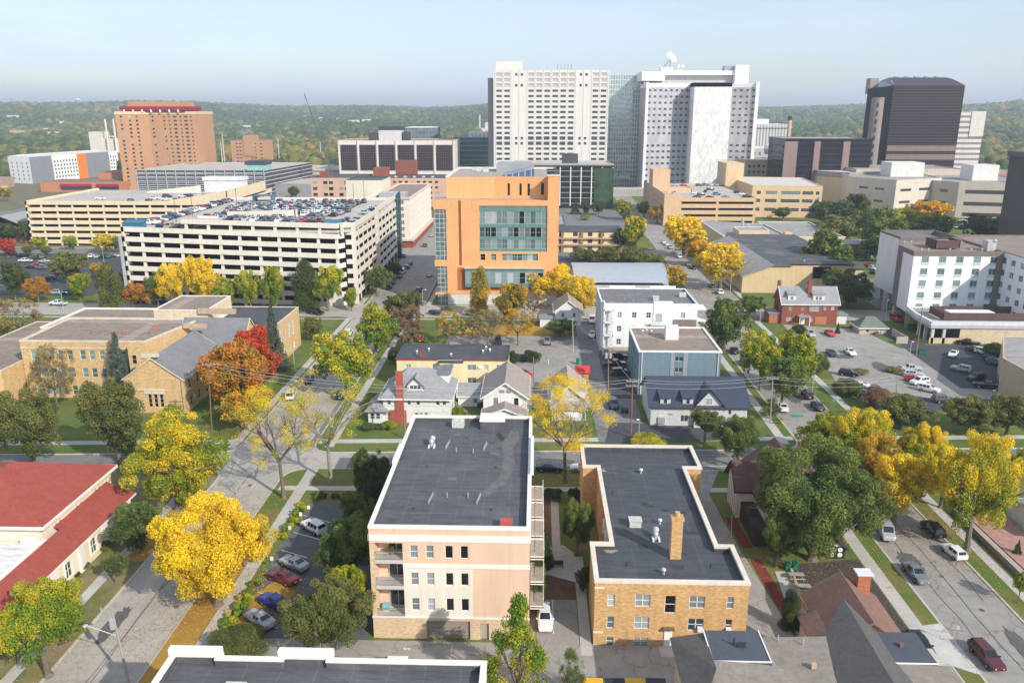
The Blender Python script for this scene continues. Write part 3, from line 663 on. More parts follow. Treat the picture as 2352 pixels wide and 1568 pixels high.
# ---------------------------------------------------------------- tudor house
tudr = M('brown shingle', (.13, .07, .058), kind='rows', ax='z', p=.25, var=.2); tudw = M('half timber render', (.68, .64, .58), kind='rows', ax='y', p=1.1, lw=.22, lf=1, lc=(.05, .03, .025)); tudd = M('dark timber', (.045, .03, .026), var=.3)
R = house('tudor_house', 'brown roofed half timbered tudor house half hidden behind the big green tree', 33.4, 43.5, 107.5, 121.5, 5.6, 9.6, tudw, tudr, tudd, 'y', {3: [(u, 3.4, .9, 1.4, 'grid', wf, G) for u in (3, 7, 11)]}, .7)
m = MB(); house_walls(m, 30.8, 36.5, 113, 119, 0, 5.4, 8.2, 'x'); m.build('wall', tudw, R); m = MB(); sg, th = gable(m, 30.8, 38, 113, 119, 5.4, 8.4, .6, 'x'); m.build('roof', tudr, R); fascia(sg, th, tudd, R)
part_box('porch', R, tudd, 31.4, 33.3, 104.5, 113, 0, 2.9)
m = MB()
for i in range(10): m.box(31.3, 32.6, 108.5 - i * .42, 108.8 - i * .42, 2.9 - i * .28, 2.98 - i * .28)
m.build('outdoor_stair', tudd, R)
part_box('chimney', R, redbr, 40.8, 41.9, 117, 118, 8, 10.8)
# little playhouse-like shed in front of it
R = house('garden_shed', 'small brown gabled shed with four white round panels on its end wall', 40.6, 43.2, 101.6, 105.2, 1.9, 2.9, tudd, M('maroon shingle', (.10, .03, .03)), tudd, 'y', {}, .25, 'shed')
for x in (41.35, 42.45):
    for z in (.75, 1.55):
        m = MB(); m.cyl(0, 0, 0, .06, .34, 16); o = m.build('wall_panel', whitep, R); o.rotation_euler = (math.pi / 2, 0, 0); q = ORG[R]; o.location = (x - q[0], 101.57 - q[1], z - q[2]); o.data.transform(Matrix.Translation(Vector(q))); 
m = MB(); m.poly([(41.2, 101.55, 2.05), (42.6, 101.55, 2.05), (41.9, 101.55, 2.55)]); m.build('gable_panel', whitep, R)
# ---------------------------------------------------------------- tavern with brown roof and brick chimney
brsh = M('red brown shingle', (.235, .135, .105), kind='rows', ax='z', p=.22, var=.2); creamw = M('cream siding', (.76, .66, .48), kind='rows', ax='z', p=.2, lw=.15, lf=.25)
R = house('brown_roof_house', 'cream house with brown shingle roof and a capped red brick chimney beside the dark patio', 33.2, 41.2, 78.6, 87.6, 3.4, 6.3, creamw, brsh, M('brown trim', (.28, .17, .12)), 'y', {0: [(4.2, 3.3, 1.3, 1.1, 'quad', wf, GK)]}, .6, hips=(0, 0))
m = MB(); m.box(38.6, 40.1, 86.2, 87.3, 3, 7.); m.build('chimney', M('orange brick', (.42, .16, .09), kind='brick', bs=1.2), R); part_box('chimney_cap', R, M('zinc cap', (.7, .7, .72)), 38.4, 40.3, 86., 87.5, 7., 7.2)
m = MB(); m.box(31.5, 33.2, 78.6, 84, 0, 2.4); m.build('side_wing', creamw, R); m = MB(); m.prism(rect(31.2, 33.3, 78.3, 84.3), 2.4, lambda x, y: 2.55 + (x - 31.2) * .5, 0); m.build('side_roof', brsh, R)
vent(R, 35, 81.5, 4.4, 1)
# ---------------------------------------------------------------- foreground grey shingle house
gsh = M('weathered grey shingle', (.27, .235, .20), kind='rows', ax='y', p=.28, var=.22, scale=.8); gsh2 = M('dark grey shingle', (.12, .11, .105), kind='rows', ax='x', p=.28, var=.2)  # second shingle is a darker copy with the slopes' shade put in
flatg = M('slate membrane', (.085, .095, .115), var=.1, scale=.5)
R = thing('shingle_house', 'grey shingle house with two flat dark roof decks in the bottom right corner', 'house', (27, 66, 0))
m = MB(); m.prism(rect(15, 41.2, 52, 73.2), 0, 6.6); m.build('wall', M('beige siding', (.62, .54, .44), kind='rows', ax='z', p=.2, lw=.15, lf=.3), R)
m = MB(); m.poly([(14.3, 73.8, 6.9), (14.3, 60, 6.9), (17.6, 66.8, 8.6), (17.8, 73.6, 7.7)]); m.build('roof', gsh2, R)
m = MB(); m.poly([(14.3, 56, 6.0), (27, 56, 6.2), (25, 68, 8.0), (17.6, 68.6, 8.2)]); m.poly([(23.4, 68.6, 7.8), (27, 56, 6.2), (33, 56, 7), (30.6, 73.7, 7.5), (23.4, 73.7, 7.2)]); m.poly([(14.3, 56, 6.9), (17.6, 66.8, 8.6), (17.6, 56, 7)][::-1]); m.build('roof', gsh, R)
m = MB(); m.prism([(17.7, 68.7), (23.4, 68.7), (23.4, 73.7), (17.7, 73.7)], 7., 7.95); m.build('flat_roof_deck', flatg, R)
m = MB()
for a, b in (((17.7, 68.7), (23.4, 68.7)), ((17.7, 68.7), (17.7, 73.7)), ((23.4, 68.7), (23.4, 73.7))): m.tube((*a, 7.98), (*b, 7.98), .09, 4)
m.build('white_edge', whitep, R)
m = MB(); m.poly([(33.7, 78.2, 9.), (29.6, 73.2, 7.1), (29.2, 60, 7.1), (33.4, 60, 9.)]); m.poly([(33.4, 60, 9.), (38, 60, 6.6), (36.6, 74, 7.), (33.7, 78.2, 9.)]); m.build('gable_roof', gsh2, R)
m = MB(); m.prism([(34.2, 69.7), (40.1, 69.7), (40.1, 74.8), (34.5, 74.8)], 6.6, 7.35); m.build('flat_roof_deck', flatg, R)
m = MB(); m.tube((34.2, 69.7, 7.4), (40.1, 69.7, 7.4), .08, 4); m.build('white_edge', whitep, R)
m = MB(); m.poly([(33.4, 56, 6.8), (42, 56, 6.2), (41.4, 69.7, 7.2), (34.2, 69.7, 7.4)]); m.build('roof', gsh, R)
for x, y, z in ((25.3, 73, 7.3), (27.7, 72.4, 7.3)): vent(R, x, y, z, 1)
m = MB(); m.cyl(20.3, 71.2, 7.95, 8.9, .09, 6); m.box(20.6, 21.4, 70.9, 71., 7.95, 8.6); m.build('roof_vent', darkm, R)
for x, y in ((37.6, 72.4), (35.2, 72.2)): part_box('roof_vent', R, M('brown vent', (.2, .12, .08)), x - .2, x + .2, y - .2, y + .2, 7.35, 7.75)
m = MB(); m.box(27.4, 27.9, 68.8, 69.2, 7.2, 7.7); m.build('roof_vent', M('pink vent', (.5, .33, .28)), R)
# ---------------------------------------------------------------- red tile hall, lower left
rtile = M('red tile roof', (.33, .075, .055), kind='rows', ax='z', p=.16, var=.13, lf=.3); hallw = M('hall stucco', (.80, .70, .54), var=.05); hallt = M('hall white trim', (.80, .77, .72), var=.04)
R = thing('red_tile_hall', 'cream hall with two red tile roofs and a white flat roof at the left edge', 'hall', (-72, 98, 0))
hw = [(u, 5.7, .55, 1., 'twin', hallt, G) for u in (3.2, 4.2, 8.4, 9.4, 13.4, 14.4)]
m = MB(); P = rect(-84.5, -64.6, 93.6, 111.4)
for k in range(4): facade(m, P[k], P[(k + 1) % 4], 0, 8.2, hl(hw) if k == 1 else [], .12)
m.build('wall', hallw, R); windows(R, P[1], P[2], hw, .12, True)
m = MB(); sg, th = gable(m, -84.5, -64.6, 93.6, 111.4, 8.3, 12.0, .8, 'y', 0, .3, 8, 8); m.build('roof', rtile, R); fascia(sg, .35, hallt, R)
part_box('white_band', R, hallt, -84, -64.4, 93.3, 93.58, 7.3, 8.0)
lw = [(u, 1.0, 1.5, 2.2, 'twin', hallt, G) for u in (4, 10.2, 16.4, 22.6, 28.8)]
m = MB(); P = [(-67.5, 76), (-61., 76), (-61., 109.5), (-67.5, 109.5)]
for k in range(4): facade(m, P[k], P[(k + 1) % 4], 0, 4.6, hl(lw) if k == 1 else [], .18)
m.build('wall', hallw, R); windows(R, P[1], P[2], lw, .18, True)
for q in lw:                      # arched surrounds and pilasters
    a = MB(); y = 76 + q[0]
    for j in range(8):
        t0, t1 = math.pi * j / 8, math.pi * (j + 1) / 8
        a.tube((-60.94, y + .95 * math.cos(t0), 3.2 + .75 * math.sin(t0)), (-60.94, y + .95 * math.cos(t1), 3.2 + .75 * math.sin(t1)), .12, 5)
    a.box(-61, -60.86, y - 1.05, y - .85, .9, 3.2); a.box(-61, -60.86, y + .85, y + 1.05, .9, 3.2); a.build('window_arch', hallt, R)
    part_box('pilaster', R, hallt, -61, -60.8, y + 2.4, y + 3.7, 0, 4.5)
m = MB(); m.poly([(-60.3, 75.5, 4.55), (-60.3, 110, 4.55), (-64.7, 110, 6.3), (-64.7, 96, 6.3), (-63.8, 96, 5.95), (-63.8, 75.5, 5.95)]); m.poly([(-60.3, 110, 4.55), (-60.3, 75.5, 4.55), (-60.3, 75.5, 4.35), (-60.3, 110, 4.35)]); m.build('roof', rtile, R)
m = MB(); m.box(-60.5, -60.25, 75.5, 110, 4.2, 4.5); m.build('gutter', hallt, R)
m = MB(); m.box(-95, -63.9, 70, 93.3, 0, 5.4); m.build('wall', hallw, R)
m = MB(); m.box(-95, -64.2, 70, 93.2, 5.42, 5.5); m.build('flat_roof', memw, R)
m = MB(); m.box(-64.3, -63.85, 70, 93.2, 5.4, 6.1); m.box(-67, -64.7, 92.6, 93.3, 5.4, 6.3); m.build('parapet_cap', hallt, R)
R = building('flat_annex', 'low white flat roofed annex behind the red tile hall at the left edge', 'annex', rect(-110, -84.8, 96, 115), 5.5, hallw, memw, cop=hallt, par=.4)
for x in (-88, -86.5): vent(R, x, 108, 5.1, 1)
# ================================================================ second row (beyond the cross street)
sch = M('school brick', (.62, .42, .21), kind='brick', var=.18, scale=.5, bf=.7, bs=1.2); lime = M('limestone', (.62, .55, .44), var=.15, scale=.6); slate = M('slate roof', (.21, .215, .225), kind='rows', ax='z', p=.25, var=.2)
R = thing('school_building', 'tan brick school with brown gravel roofs, slate gables and arched chapel windows', 'school', (-85, 180, 0))
def swin(us, zs, w_=1.2, h_=2.1): return [(u, z, w_, h_, 'dh', wf, GT) for u in us for z in zs]
us = [2.6, 4.6, 6.5, 8.5, 10.5, 13.3, 15.3, 17.5, 19.4, 22, 24.6]
building('', '', '', [(-110, 163), (-83, 163), (-78.8, 183), (-110.5, 183)], 13., sch, gravel, {0: swin(us, (.8, 4.8, 8.8))}, par=.5, cop=lime, t=.35, capz=.35, root=R, sub=True)
part_box('belt_course', R, lime, -110.1, -83, 162.88, 163, 11.2, 11.45)
building('', '', '', [(-127, 150), (-110.2, 156), (-110.2, 196), (-127, 196)], 8.5, sch, gravel, {0: swin((3, 5, 9, 11, 14), (1., 4.6))}, par=.5, cop=lime, root=R, sub=True)
building('', '', '', rect(-118, -78.5, 183.2, 203), 10.5, sch, gravel, par=.8, cop=trimw, root=R, capz=.35, t=.4)
building('', '', '', [(-92, 187), (-79, 187), (-79, 202.8), (-92, 202.8)], 14., M('pale brick', (.72, .58, .42), kind='brick'), gravel, par=.25, cop=trimw, root=R)
building('', '', '', rect(-82.3, -62.5, 186.5, 206), 10.4, sch, memb2, {1: [(u, z, 1.5, h_, 'grid', wf, GB) for u in (3, 6.5, 10, 13.5) for z, h_ in ((1., 1.6), (4.8, 3.8))]}, par=.35, cop=lime, root=R, sub=True)
# chapel with stepped gables
cw = {1: [(u, z, 1.2, 2., 'grid', wf, G) for u in (3, 7, 11, 15) for z in (1., 4.6)], 0: [(u, 1.4, .75, 2.8, 'grid', lime, GK) for u in (5., 6.2, 7.4)]}
house('', '', -84, -71.7, 154.5, 176, 7.6, 12., sch, slate, lime, 'y', cw, .25, root=R)
m = MB(); m.box(-81.4, -75.2, 154.25, 154.5, 5., 5.3); m.box(-80., -75.8, 154.3, 154.52, 4.3, 5.); m.build('window_head', lime, R)
m = MB(); m.box(-79.6, -76.2, 154.2, 155., 12.2, 12.8); m.build('gable_parapet', lime, R)
house('', '', -82, -67, 176, 187, 8.4, 13.6, sch, slate, lime, 'x', {}, .3, root=R)
m = MB(); m.box(-80, -74.8, 175.4, 176.2, 12.6, 13.5); m.box(-81, -72, 186.4, 187.3, 13.2, 14.4); m.build('gable_parapet', M('aged limestone', (.50, .36, .26), var=.3, scale=2), R)
m = MB(); m.box(-85.5, -83, 160.5, 164, 0, 12.9); m.build('corner_turret', sch, R); windows(R, (-85.5, 160.5), (-83, 160.5), [(1.25, 8.8, 1., 2., 'grid', lime, GK)], -.03, True)
for x, y in ((-98, 171), (-93.5, 171), (-91, 171), (-86.5, 176), (-85.5, 173.5), (-85, 171)): vent(R, x, y, 12.5, 5)
for x, y in ((-80.2, 197), (-79, 199), (-77, 199)): vent(R, x - 4, y, 9.8, 0)
vent(R, -72, 191, 10.1, 5); vent(R, -84.5, 186, 9.8, 2)
m = MB(); m.tube((-72.05, 154.3, .2), (-72.05, 154.3, 7.3), .08, 6); m.build('downpipe', galv, R)
# grey roofed white house
wside = M('white siding', (.74, .74, .72), kind='rows', ax='z', p=.18, lw=.15, lf=.2, var=.04); gside = M('pale grey siding', (.58, .58, .575), kind='rows', ax='z', p=.2, lw=.15, lf=.2, var=.05); gsr = M('grey shingle', (.30, .305, .315), kind='rows', ax='z', p=.2, var=.18)
R = house('white_house', 'large white house with hipped grey roof, dormers and an outside red brick chimney', -30.2, -17., 150.6, 161.5, 6., 10., wside, gsr, whitep, 'x', {0: [(u, 3.9, .7, 1.2, 'dh', wf, G) for u in (1.2, 5.2, 7., 10.9, 12.2)] + [(u, 1., .7, 1.3, 'dh', wf, GB) for u in (6.6, 7.5, 8.5)] + [(11.6, .2, .7, 1.4, 'plain', wf, G)]}, .8, hips=(5.2, 5.2))
m = MB(); m.box(-27.4, -26., 150., 150.6, 0, 11.); m.box(-28.8, -25.6, 150.05, 150.6, 0, 2.8); m.build('chimney', M('red chimney brick', (.40, .10, .07), kind='brick'), R)
m = MB(); house_walls(m, -25.4, -22.2, 151.5, 156, 6.2, 7.8, 9.3, 'y', {0: hl([(1.6, 6.9, 2.2, .8)])}); m.build('dormer', wside, R); windows(R, (-25.4, 151.5), (-22.2, 151.5), [(u, 6.9, .68, .8, 'plain', wf, G) for u in (.85, 1.6, 2.35)], .1, True)
m = MB(); gable(m, -25.4, -22.2, 151.5, 156.5, 7.8, 9.4, .4, 'y'); m.build('dormer_roof', gsr, R)
m = MB(); m.box(-33.2, -30.2, 150.2, 156, 0, 3.); m.build('porch', wside, R); windows(R, (-33.2, 150.2), (-30.2, 150.2), [(.9, 1.1, .9, 1.2, 'dh', wf, G), (2., 1.1, .9, 1.2, 'dh', wf, G)], -.03, True)
m = MB(); gable(m, -33.4, -29.4, 150, 156.5, 3.1, 4.6, .4, 'y', 0, .2, 2, 0); m.build('porch_roof', gsr, R)
m = MB(); house_walls(m, -20.8, -17.6, 156, 161, 6, 8.6, 0, 'y'); m.build('dormer', wside, R); m = MB(); m.prism(rect(-21.3, -17.2, 155.6, 161.4), 8.6, lambda x, y: 8.8 + .1 * (x + 21)); m.build('dormer_roof', slate, R)
m = MB()
for i in range(8): m.box(-16.6 + .35 * i, -16.3 + .35 * i, 155, 156.3, 2.6 - .3 * i, 2.68 - .3 * i)
m.tube((-16.6, 155, 3.4), (-13.8, 155, .9), .06, 5); m.build('wooden_stair', M('stair timber', (.34, .26, .17)), R)
# yellow apartment
yel = M('butter stucco', (.80, .68, .42), var=.04, scale=.3); R = building('yellow_apartment', 'low butter yellow two storey apartment with dark flat roof and maroon eave', 'apartment building', rect(-31, -6.2, 172, 183), 7., yel, memb2,
    {0: [(2.6, 4.4, 1., 1.2, 'twin', wf, GB), (9, 4.4, 2, 1.3, 'slide', wf, GB), (16.8, 4.3, 2., 1.3, 'slide', wf, GB), (20, 4.3, 1., 1.3, 'slide', wf, GB), (22.8, 4.4, 1., 1.2, 'twin', wf, G), (16.8, 1.3, 2., 1.3, 'slide', wf, GB), (20, 1.3, 1., 1.3, 'slide', wf, GB)]}, par=.1, cop=memb2, t=.1, lip=.2, capz=.12, sub=True)
for a, b in ((-31.2, -21.6), (-15.9, -6)): part_box('maroon_eave', R, M('maroon eave', (.30, .05, .05)), a, b, 171.68, 171.78, 6.72, 7.0)
part_box('stair_bay', R, yel, -21.3, -16.2, 170.9, 171.97, 0, 6.4); part_box('stair_bay_roof', R, memb2, -21.5, -16., 170.7, 172, 6.4, 6.6)
for u in (11.5, 18.6): part_box('window_air_conditioner', R, whitep, -31 + u - .35, -31 + u + .35, 171.7, 172, 4.8, 5.3)
m = MB(); m.box(-25.7, -25., 172.2, 172.8, 6, 9); m.build('chimney', redbr, R)
for x, y in ((-27, 176), (-24.5, 178), (-19, 174), (-12, 177), (-10.5, 178), (-11.5, 180)): vent(R, x, y, 6.9, 0)
house('small_garage', 'small grey roofed white garage between the two white houses', -16.2, -11., 160.2, 166.5, 2.6, 4.4, wside, gsr, whitep, 'x', {0: [(3.6, .9, .8, 1., 'quad', wf, G)]}, .3, 'garage')
tsh = M('taupe shingle', (.33, .28, .25), kind='rows', ax='z', p=.2, var=.15)
R = house('white_gable_house', 'white gable fronted house with taupe roof, two upper windows and a front porch gable', -10.4, -1.7, 152.8, 166.5, 5.2, 8.2, wside, tsh, whitep, 'y', {0: [(2.5, 3.2, .9, 1.6, 'dh', df, GB), (6.6, 3.2, .9, 1.6, 'dh', df, GK)]}, .6)
for x in (-6.65, -5.35): part_box('gable_vent', R, M('louvre', (.25, .23, .21)), x - .5, x + .5, 152.72, 152.8, 5.9, 6.5)
m = MB(); house_walls(m, -10.2, -1.9, 148.8, 152.8, 0, 2.5, 3.9, 'y'); m.build('porch', wside, R); m = MB(); sg, th = gable(m, -10.2, -1.9, 148.8, 152.75, 2.6, 4.2, .5, 'y'); m.build('porch_roof', tsh, R); fascia(sg, th, whitep, R)
bsh = M('beige shingle', (.40, .34, .27), kind='rows', ax='z', p=.2, var=.15)
R = house('beige_house', 'small grey sided house with beige roof half hidden by the sparse yellow tree', 3.2, 10.4, 155.8, 169, 3.6, 6.6, gside, bsh, whitep, 'y', {0: [(3.6, 4.3, .7, .8, 'plain', wf, G), (1.6, 1.4, 1., 1.4, 'dh', wf, GB), (5.4, 1.4, 1., 1.4, 'dh', wf, GB)]}, .5)
m = MB(); m.box(3.4, 10.2, 152.8, 155.8, 0, 2.3); m.build('porch', gside, R); m = MB(); m.prism(rect(3., 10.6, 152.4, 155.9), 2.35, lambda x, y: 2.5 + (y - 152.4) * .25); m.build('porch_roof', bsh, R); m = MB(); m.box(5.5, 8.5, 152.6, 152.78, .9, 1.9); m.build('porch_rail', whitep, R)
# red roofed shed
R = house('timber_shed', 'yellow timber shed with a bright red roof at the alley', 9.4, 12.2, 177.2, 180., 2.6, 3.6, M('honey timber', (.55, .33, .09), kind='rows', ax='x', p=.3), M('red metal roof', (.55, .05, .05), rough=.5), M('red fascia', (.5, .05, .05)), 'x', {}, .25, 'shed')
# navy roof house
navy = M('navy standing seam roof', (.045, .055, .085), kind='rows', ax='x', p=.5, lw=.12, lf=.5, lc=(.10, .12, .16), rough=.45, spec=.5)
R = house('navy_roof_house', 'pale grey house with navy metal roof, a pointed gable and two shed dormers', 22.8, 41.6, 150.6, 163.5, 4.5, 8.4, gside, navy, M('navy trim', (.05, .06, .09)), 'x', {0: [(6.6, 1.0, 1.5, 1.4, 'slide', wf, G), (15.4, 2.6, .6, 1., 'plain', wf, G), (3.8, 2.3, .9, .3, 'plain', wf, G)]}, .5)
m = MB(); house_walls(m, 31.4, 36.8, 150.55, 156, 4.4, 4.6, 7.6, 'y', {}); m.build('gable_wall', gside, R); m = MB(); gable(m, 31.2, 37., 150.6, 157, 4.5, 7.9, .5, 'y'); m.build('gable_roof', navy, R); windows(R, (31.4, 150.55), (36.8, 150.55), [(2.7, 4.7, 1.2, 1.3, 'quad', wf, GB)], -.03, True)
for x in (24.6, 29.):
    m = MB(); m.box(x, x + 2., 150.9, 154, 4.4, 6.); m.build('dormer', gside, R); windows(R, (x, 150.9), (x + 2, 150.9), [(1., 4.6, .8, 1.1, 'plain', wf, G)], -.03, True)
    m = MB(); m.prism(rect(x - .3, x + 2.3, 150.3, 155.5), lambda a, b: 6. + (b - 150.3) * .12, lambda a, b: 6.15 + (b - 150.3) * .12); m.build('dormer_roof', navy, R)
part_box('bay_window', R, gside, 31.2, 35, 149.6, 150.58, 0, 2.7); part_box('bay_roof', R, navy, 31., 35.2, 149.4, 150.58, 2.7, 2.9); part_box('meter_box', R, galv, 24.2, 25.6, 150.3, 150.58, .6, 2.)
vent(R, 26.6, 158.5, 7.2, 1)
# blue apartment block
blue = M('blue siding', (.165, .245, .29), kind='rows', ax='z', p=.2, lw=.14, lf=.25, var=.06); bluegr = M('blue grey siding', (.30, .33, .36), kind='rows', ax='z', p=.2, lw=.14, lf=.2)
R = building('blue_apartment', 'square blue sided apartment block with brown gravel roof and white rooftop box', 'apartment building', rect(22.4, 40., 168.6, 188.8), 10.2, blue, gravel, {0: [(8.6, z, 1.7, 1.0, 'slide', wf, G) for z in (2.6, 5.4, 7.9)], 3: [(u, z, .6, 1., 'plain', wf, GS) for u in (3, 6, 9, 12, 15) for z in (1.5, 4.4, 7.4)]}, par=.25, cop=whitep, t=.25, lip=.2, capz=.3, sub=True)
part_box('centre_panel', R, bluegr, 30.2, 30.2 + .0 + .0 + 1e-3, 168.5, 168.58, 0, 9.9); m = MB(); m.box(29.2, 30.1, 168.5, 168.58, 0, 9.9); m.box(31.95, 32.9, 168.5, 168.58, 0, 9.9); m.build('centre_panel', bluegr, R)
for x in (23., 39.4): m = MB(); m.tube((x, 168.45, 0), (x, 168.45, 9.9), .09, 6); m.build('downpipe', whitep, R)
m = MB(); m.box(29.5, 32.4, 178.4, 180.6, 9.95, 13.); m.build('rooftop_box', M('white louvre box', (.78, .78, .76), kind='rows', ax='z', p=.3), R)
for x, y in ((25, 184), (26, 184.8), (27, 184)): vent(R, x, y, 9.95, 0)
for u in (2.7, 9.9): m = MB(); m.box(24 + u, 24.4 + u, 168.5, 168.58, 4.2, 4.6); m.build('wall_lamp', df, R)
# white apartment block
ww = M('white render', (.80, .80, .785), var=.03, scale=.2); taup = M('taupe panel', (.24, .19, .17), var=.1); tanst = M('tan block', (.50, .42, .32), kind='brick')
fw3 = [(u, z, 1.1, 1.5, 'twin', wf, G if (i + j) % 3 else GB) for i, u in enumerate((3.9, 7.6, 11.2, 19.8)) for j, z in enumerate((9.7, 6.1, 2.7))]
R = building('white_apartment', 'white rendered apartment block with stacked corner balconies and grey roof', 'apartment building', [(17.2, 199.5), (40.6, 199.5), (40.6, 218), (16.6, 218), (16.6, 202.5), (17.2, 202.5)], 13.4, ww, M('mid grey membrane', (.19, .19, .20), kind='membrane', st=.25, sc=(.3, .3, .3)), {0: fw3}, par=.5, cop=ww, t=.3, sub=True, capz=.2)
part_box('balcony_tower_back', R, M('balcony shade render', (.62, .62, .62)), 17.25, 19.3, 199.35, 199.48, 0, 12.2)  # darker copy of the white render, balcony shade put into its colour
for z in (2.2, 5.6, 9.0, 12.2):
    m = MB(); m.box(17., 19.5, 197.8, 199.48, z - .3, z); bo = m.build('balcony', ww, R)
    if z < 12: m = MB(); m.box(17., 19.5, 197.78, 197.85, z + .9, z + 1.); m.box(17., 17.08, 197.8, 199.5, z + .9, z + 1.); [m.box(17.1 + .16 * i, 17.13 + .16 * i, 197.8, 197.83, z, z + .9) for i in range(15)]; m.build('railing', galv, bo)
m = MB(); m.box(17., 17.25, 197.8, 198.1, 0, 12.2); m.box(19.25, 19.5, 197.8, 198.1, 0, 12.2); m.build('balcony_post', ww, R)
part_box('taupe_panel', R, taup, 34.6, 40.5, 199.36, 199.48, 0, 9.4); windows(R, (34.6, 199.36), (40.5, 199.36), [(3., z, 1.4, 1.5, 'twin', wf, GB) for z in (6.1, 2.7)], -.03, True)
part_box('raised_bay', R, ww, 29.6, 34.4, 199.3, 200.5, 8.4, 13.9); windows(R, (29.6, 199.3), (34.4, 199.3), [(1.4, 8.7, 1.7, 2.3, 'slide', wf, GB)], -.03, True)
for z in (8.4, 5.): 
    m = MB(); m.box(28.9, 34., 197.9, 199.28, z - .25, z); bo = m.build('balcony', ww, R); m = MB(); m.box(28.9, 34., 197.9, 197.96, z + .95, z + 1.05); [m.box(29 + .2 * i, 29.03 + .2 * i, 197.9, 197.94, z, z + .95) for i in range(25)]; m.build('railing', galv, bo)
windows(R, (29.6, 199.4), (34.4, 199.4), [(1.4, 5.1, 1.7, 2.2, 'slide', wf, G)], -.03, True)
for z in (5.6, 9., 12.): part_box('balcony', R, ww, 40.65, 43, 200, 205, z - .25, z)
part_box('tan_base', R, tanst, 17.3, 28, 199.38, 199.48, 0, 2.1); part_box('west_shade_panel', R, M('shaded render', (.50, .50, .53)), 16.48, 16.58, 202.6, 217.8, 0, 13.)  # west wall sheet: shade of that side put into the colour
vent(R, 31, 206, 12.9, 3); vent(R, 38.5, 210, 12.9, 2); vent(R, 19, 201, 12.9, 5)
for x, y in ((23, 206), (25, 204), (34.5, 203.5), (36, 203.5), (27, 212)): vent(R, x, y, 12.9, 1)
for i, (a, b) in enumerate(((20, 27), (31, 38))): part_box('raised_parapet', R, ww, a, b, 217.6, 218.1, 13.4, 14.1)
# small white house under trees
R = house('small_white_house', 'small white gable house under trees behind the parking lot', 5.5, 13.2, 228, 238, 4.6, 7.6, wside, M('tan shingle', (.36, .30, .24), kind='rows', p=.2), whitep, 'y', {0: [(2.3, 2.6, .8, 1.3, 'dh', wf, G), (5.6, 2.6, .8, 1.3, 'dh', wf, G)], 1: [(3, 2.5, .8, 1.3, 'dh', wf, G)]}, .5)
part_box('garage_wing', R, wside, 1.2, 5.4, 226, 231, 0, 2.6); part_box('garage_roof', R, gsr, .9, 5.5, 225.7, 231.3, 2.6, 2.8)
# brick house on the right
R = house('brick_house', 'red brick house with grey gambrel roof, white dormers and tall chimney', 71.6, 87.6, 231.6, 240., 6.6, 10.6, redbr, gsr, whitep, 'x', {0: [(2.4, 4.2, .9, 1.5, 'dh', wf, GB), (6., 4.4, .8, 1.1, 'dh', wf, GB), (9.3, 4., 2.8, 1.9, 'grid', wf, GB), (12.3, 4.4, .8, 1.1, 'dh', wf, GB), (14.5, 4.4, .9, 1.5, 'dh', wf, GB), (2.3, 1., 1.6, 1.2, 'grid', wf, GB), (6., 2.2, .8, 1.2, 'dh', wf, GB), (8.6, .9, 1., 1.2, 'dh', wf, GB)], 3: [(u, z, .9, 1.5, 'dh', wf, G) for u in (2.5, 6) for z in (1., 4.2)]}, .5)
part_box('chimney', R, redbr, 79.1, 80.2, 233.6, 234.6, 7, 12.6); part_box('chimney', R, redbr, 71.2, 72, 236, 237.2, 0, 12)
for x, w_ in ((73.2, 2.2), (80.4, 3.2)):
    m = MB(); m.box(x, x + w_, 232.2, 235, 7., 8.8); m.build('dormer', wside, R); windows(R, (x, 232.2), (x + w_, 232.2), [(w_ / 2 + q, 7.3, .75, 1., 'dh', wf, G) for q in ((-.5, .5) if w_ > 3 else (0,))], -.03, True); m = MB(); m.prism(rect(x - .3, x + w_ + .3, 231.8, 236.5), lambda a, b: 8.8 + (b - 231.8) * .2, lambda a, b: 8.95 + (b - 231.8) * .2); m.build('dormer_roof', gsr, R)
m = MB(); m.box(68.3, 71.6, 232.5, 238, 0, 3.); m.build('side_wing', M('salmon brick', (.42, .17, .10), kind='brick'), R); part_box('side_wing_roof', R, gsr, 68., 71.7, 232.2, 238.2, 3., 3.2)
part_box('porch_roof', R, gsr, 76., 79.4, 229.2, 231.6, 2.7, 2.95)
for x in (76.2, 79.1): m = MB(); m.cyl(x, 229.4, 0, 2.7, .12, 8); m.build('porch_post', whitep, R)
part_box('door', R, whitep, 77.2, 78.3, 231.5, 231.58, 0, 2.1); part_box('brick_panel', R, M('orange brick wall', (.46, .18, .09), kind='brick'), 81.2, 84.6, 231.48, 231.58, 0, 2.4); part_box('side_porch', R, wside, 87.62, 90.5, 232, 236, 0, 2.8); part_box('side_porch_roof', R, gsr, 87.62, 90.9, 231.6, 236.4, 2.8, 3.)
# green roofed garage
R = house('green_roof_garage', 'small tan garage with a hipped green roof beside the pale parking lot', 90.2, 97.6, 221, 226.6, 2.4, 4.6, M('tan siding', (.48, .42, .34), kind='rows', p=.2), M('green shingle', (.16, .19, .16), kind='rows', p=.2), whitep, 'x', {0: [(2.2, .6, .8, 1.3, 'plain', wf, G), (5.4, .3, .8, 1.6, 'plain', wf, whitep)]}, .5, 'garage', hips=(3, 3))
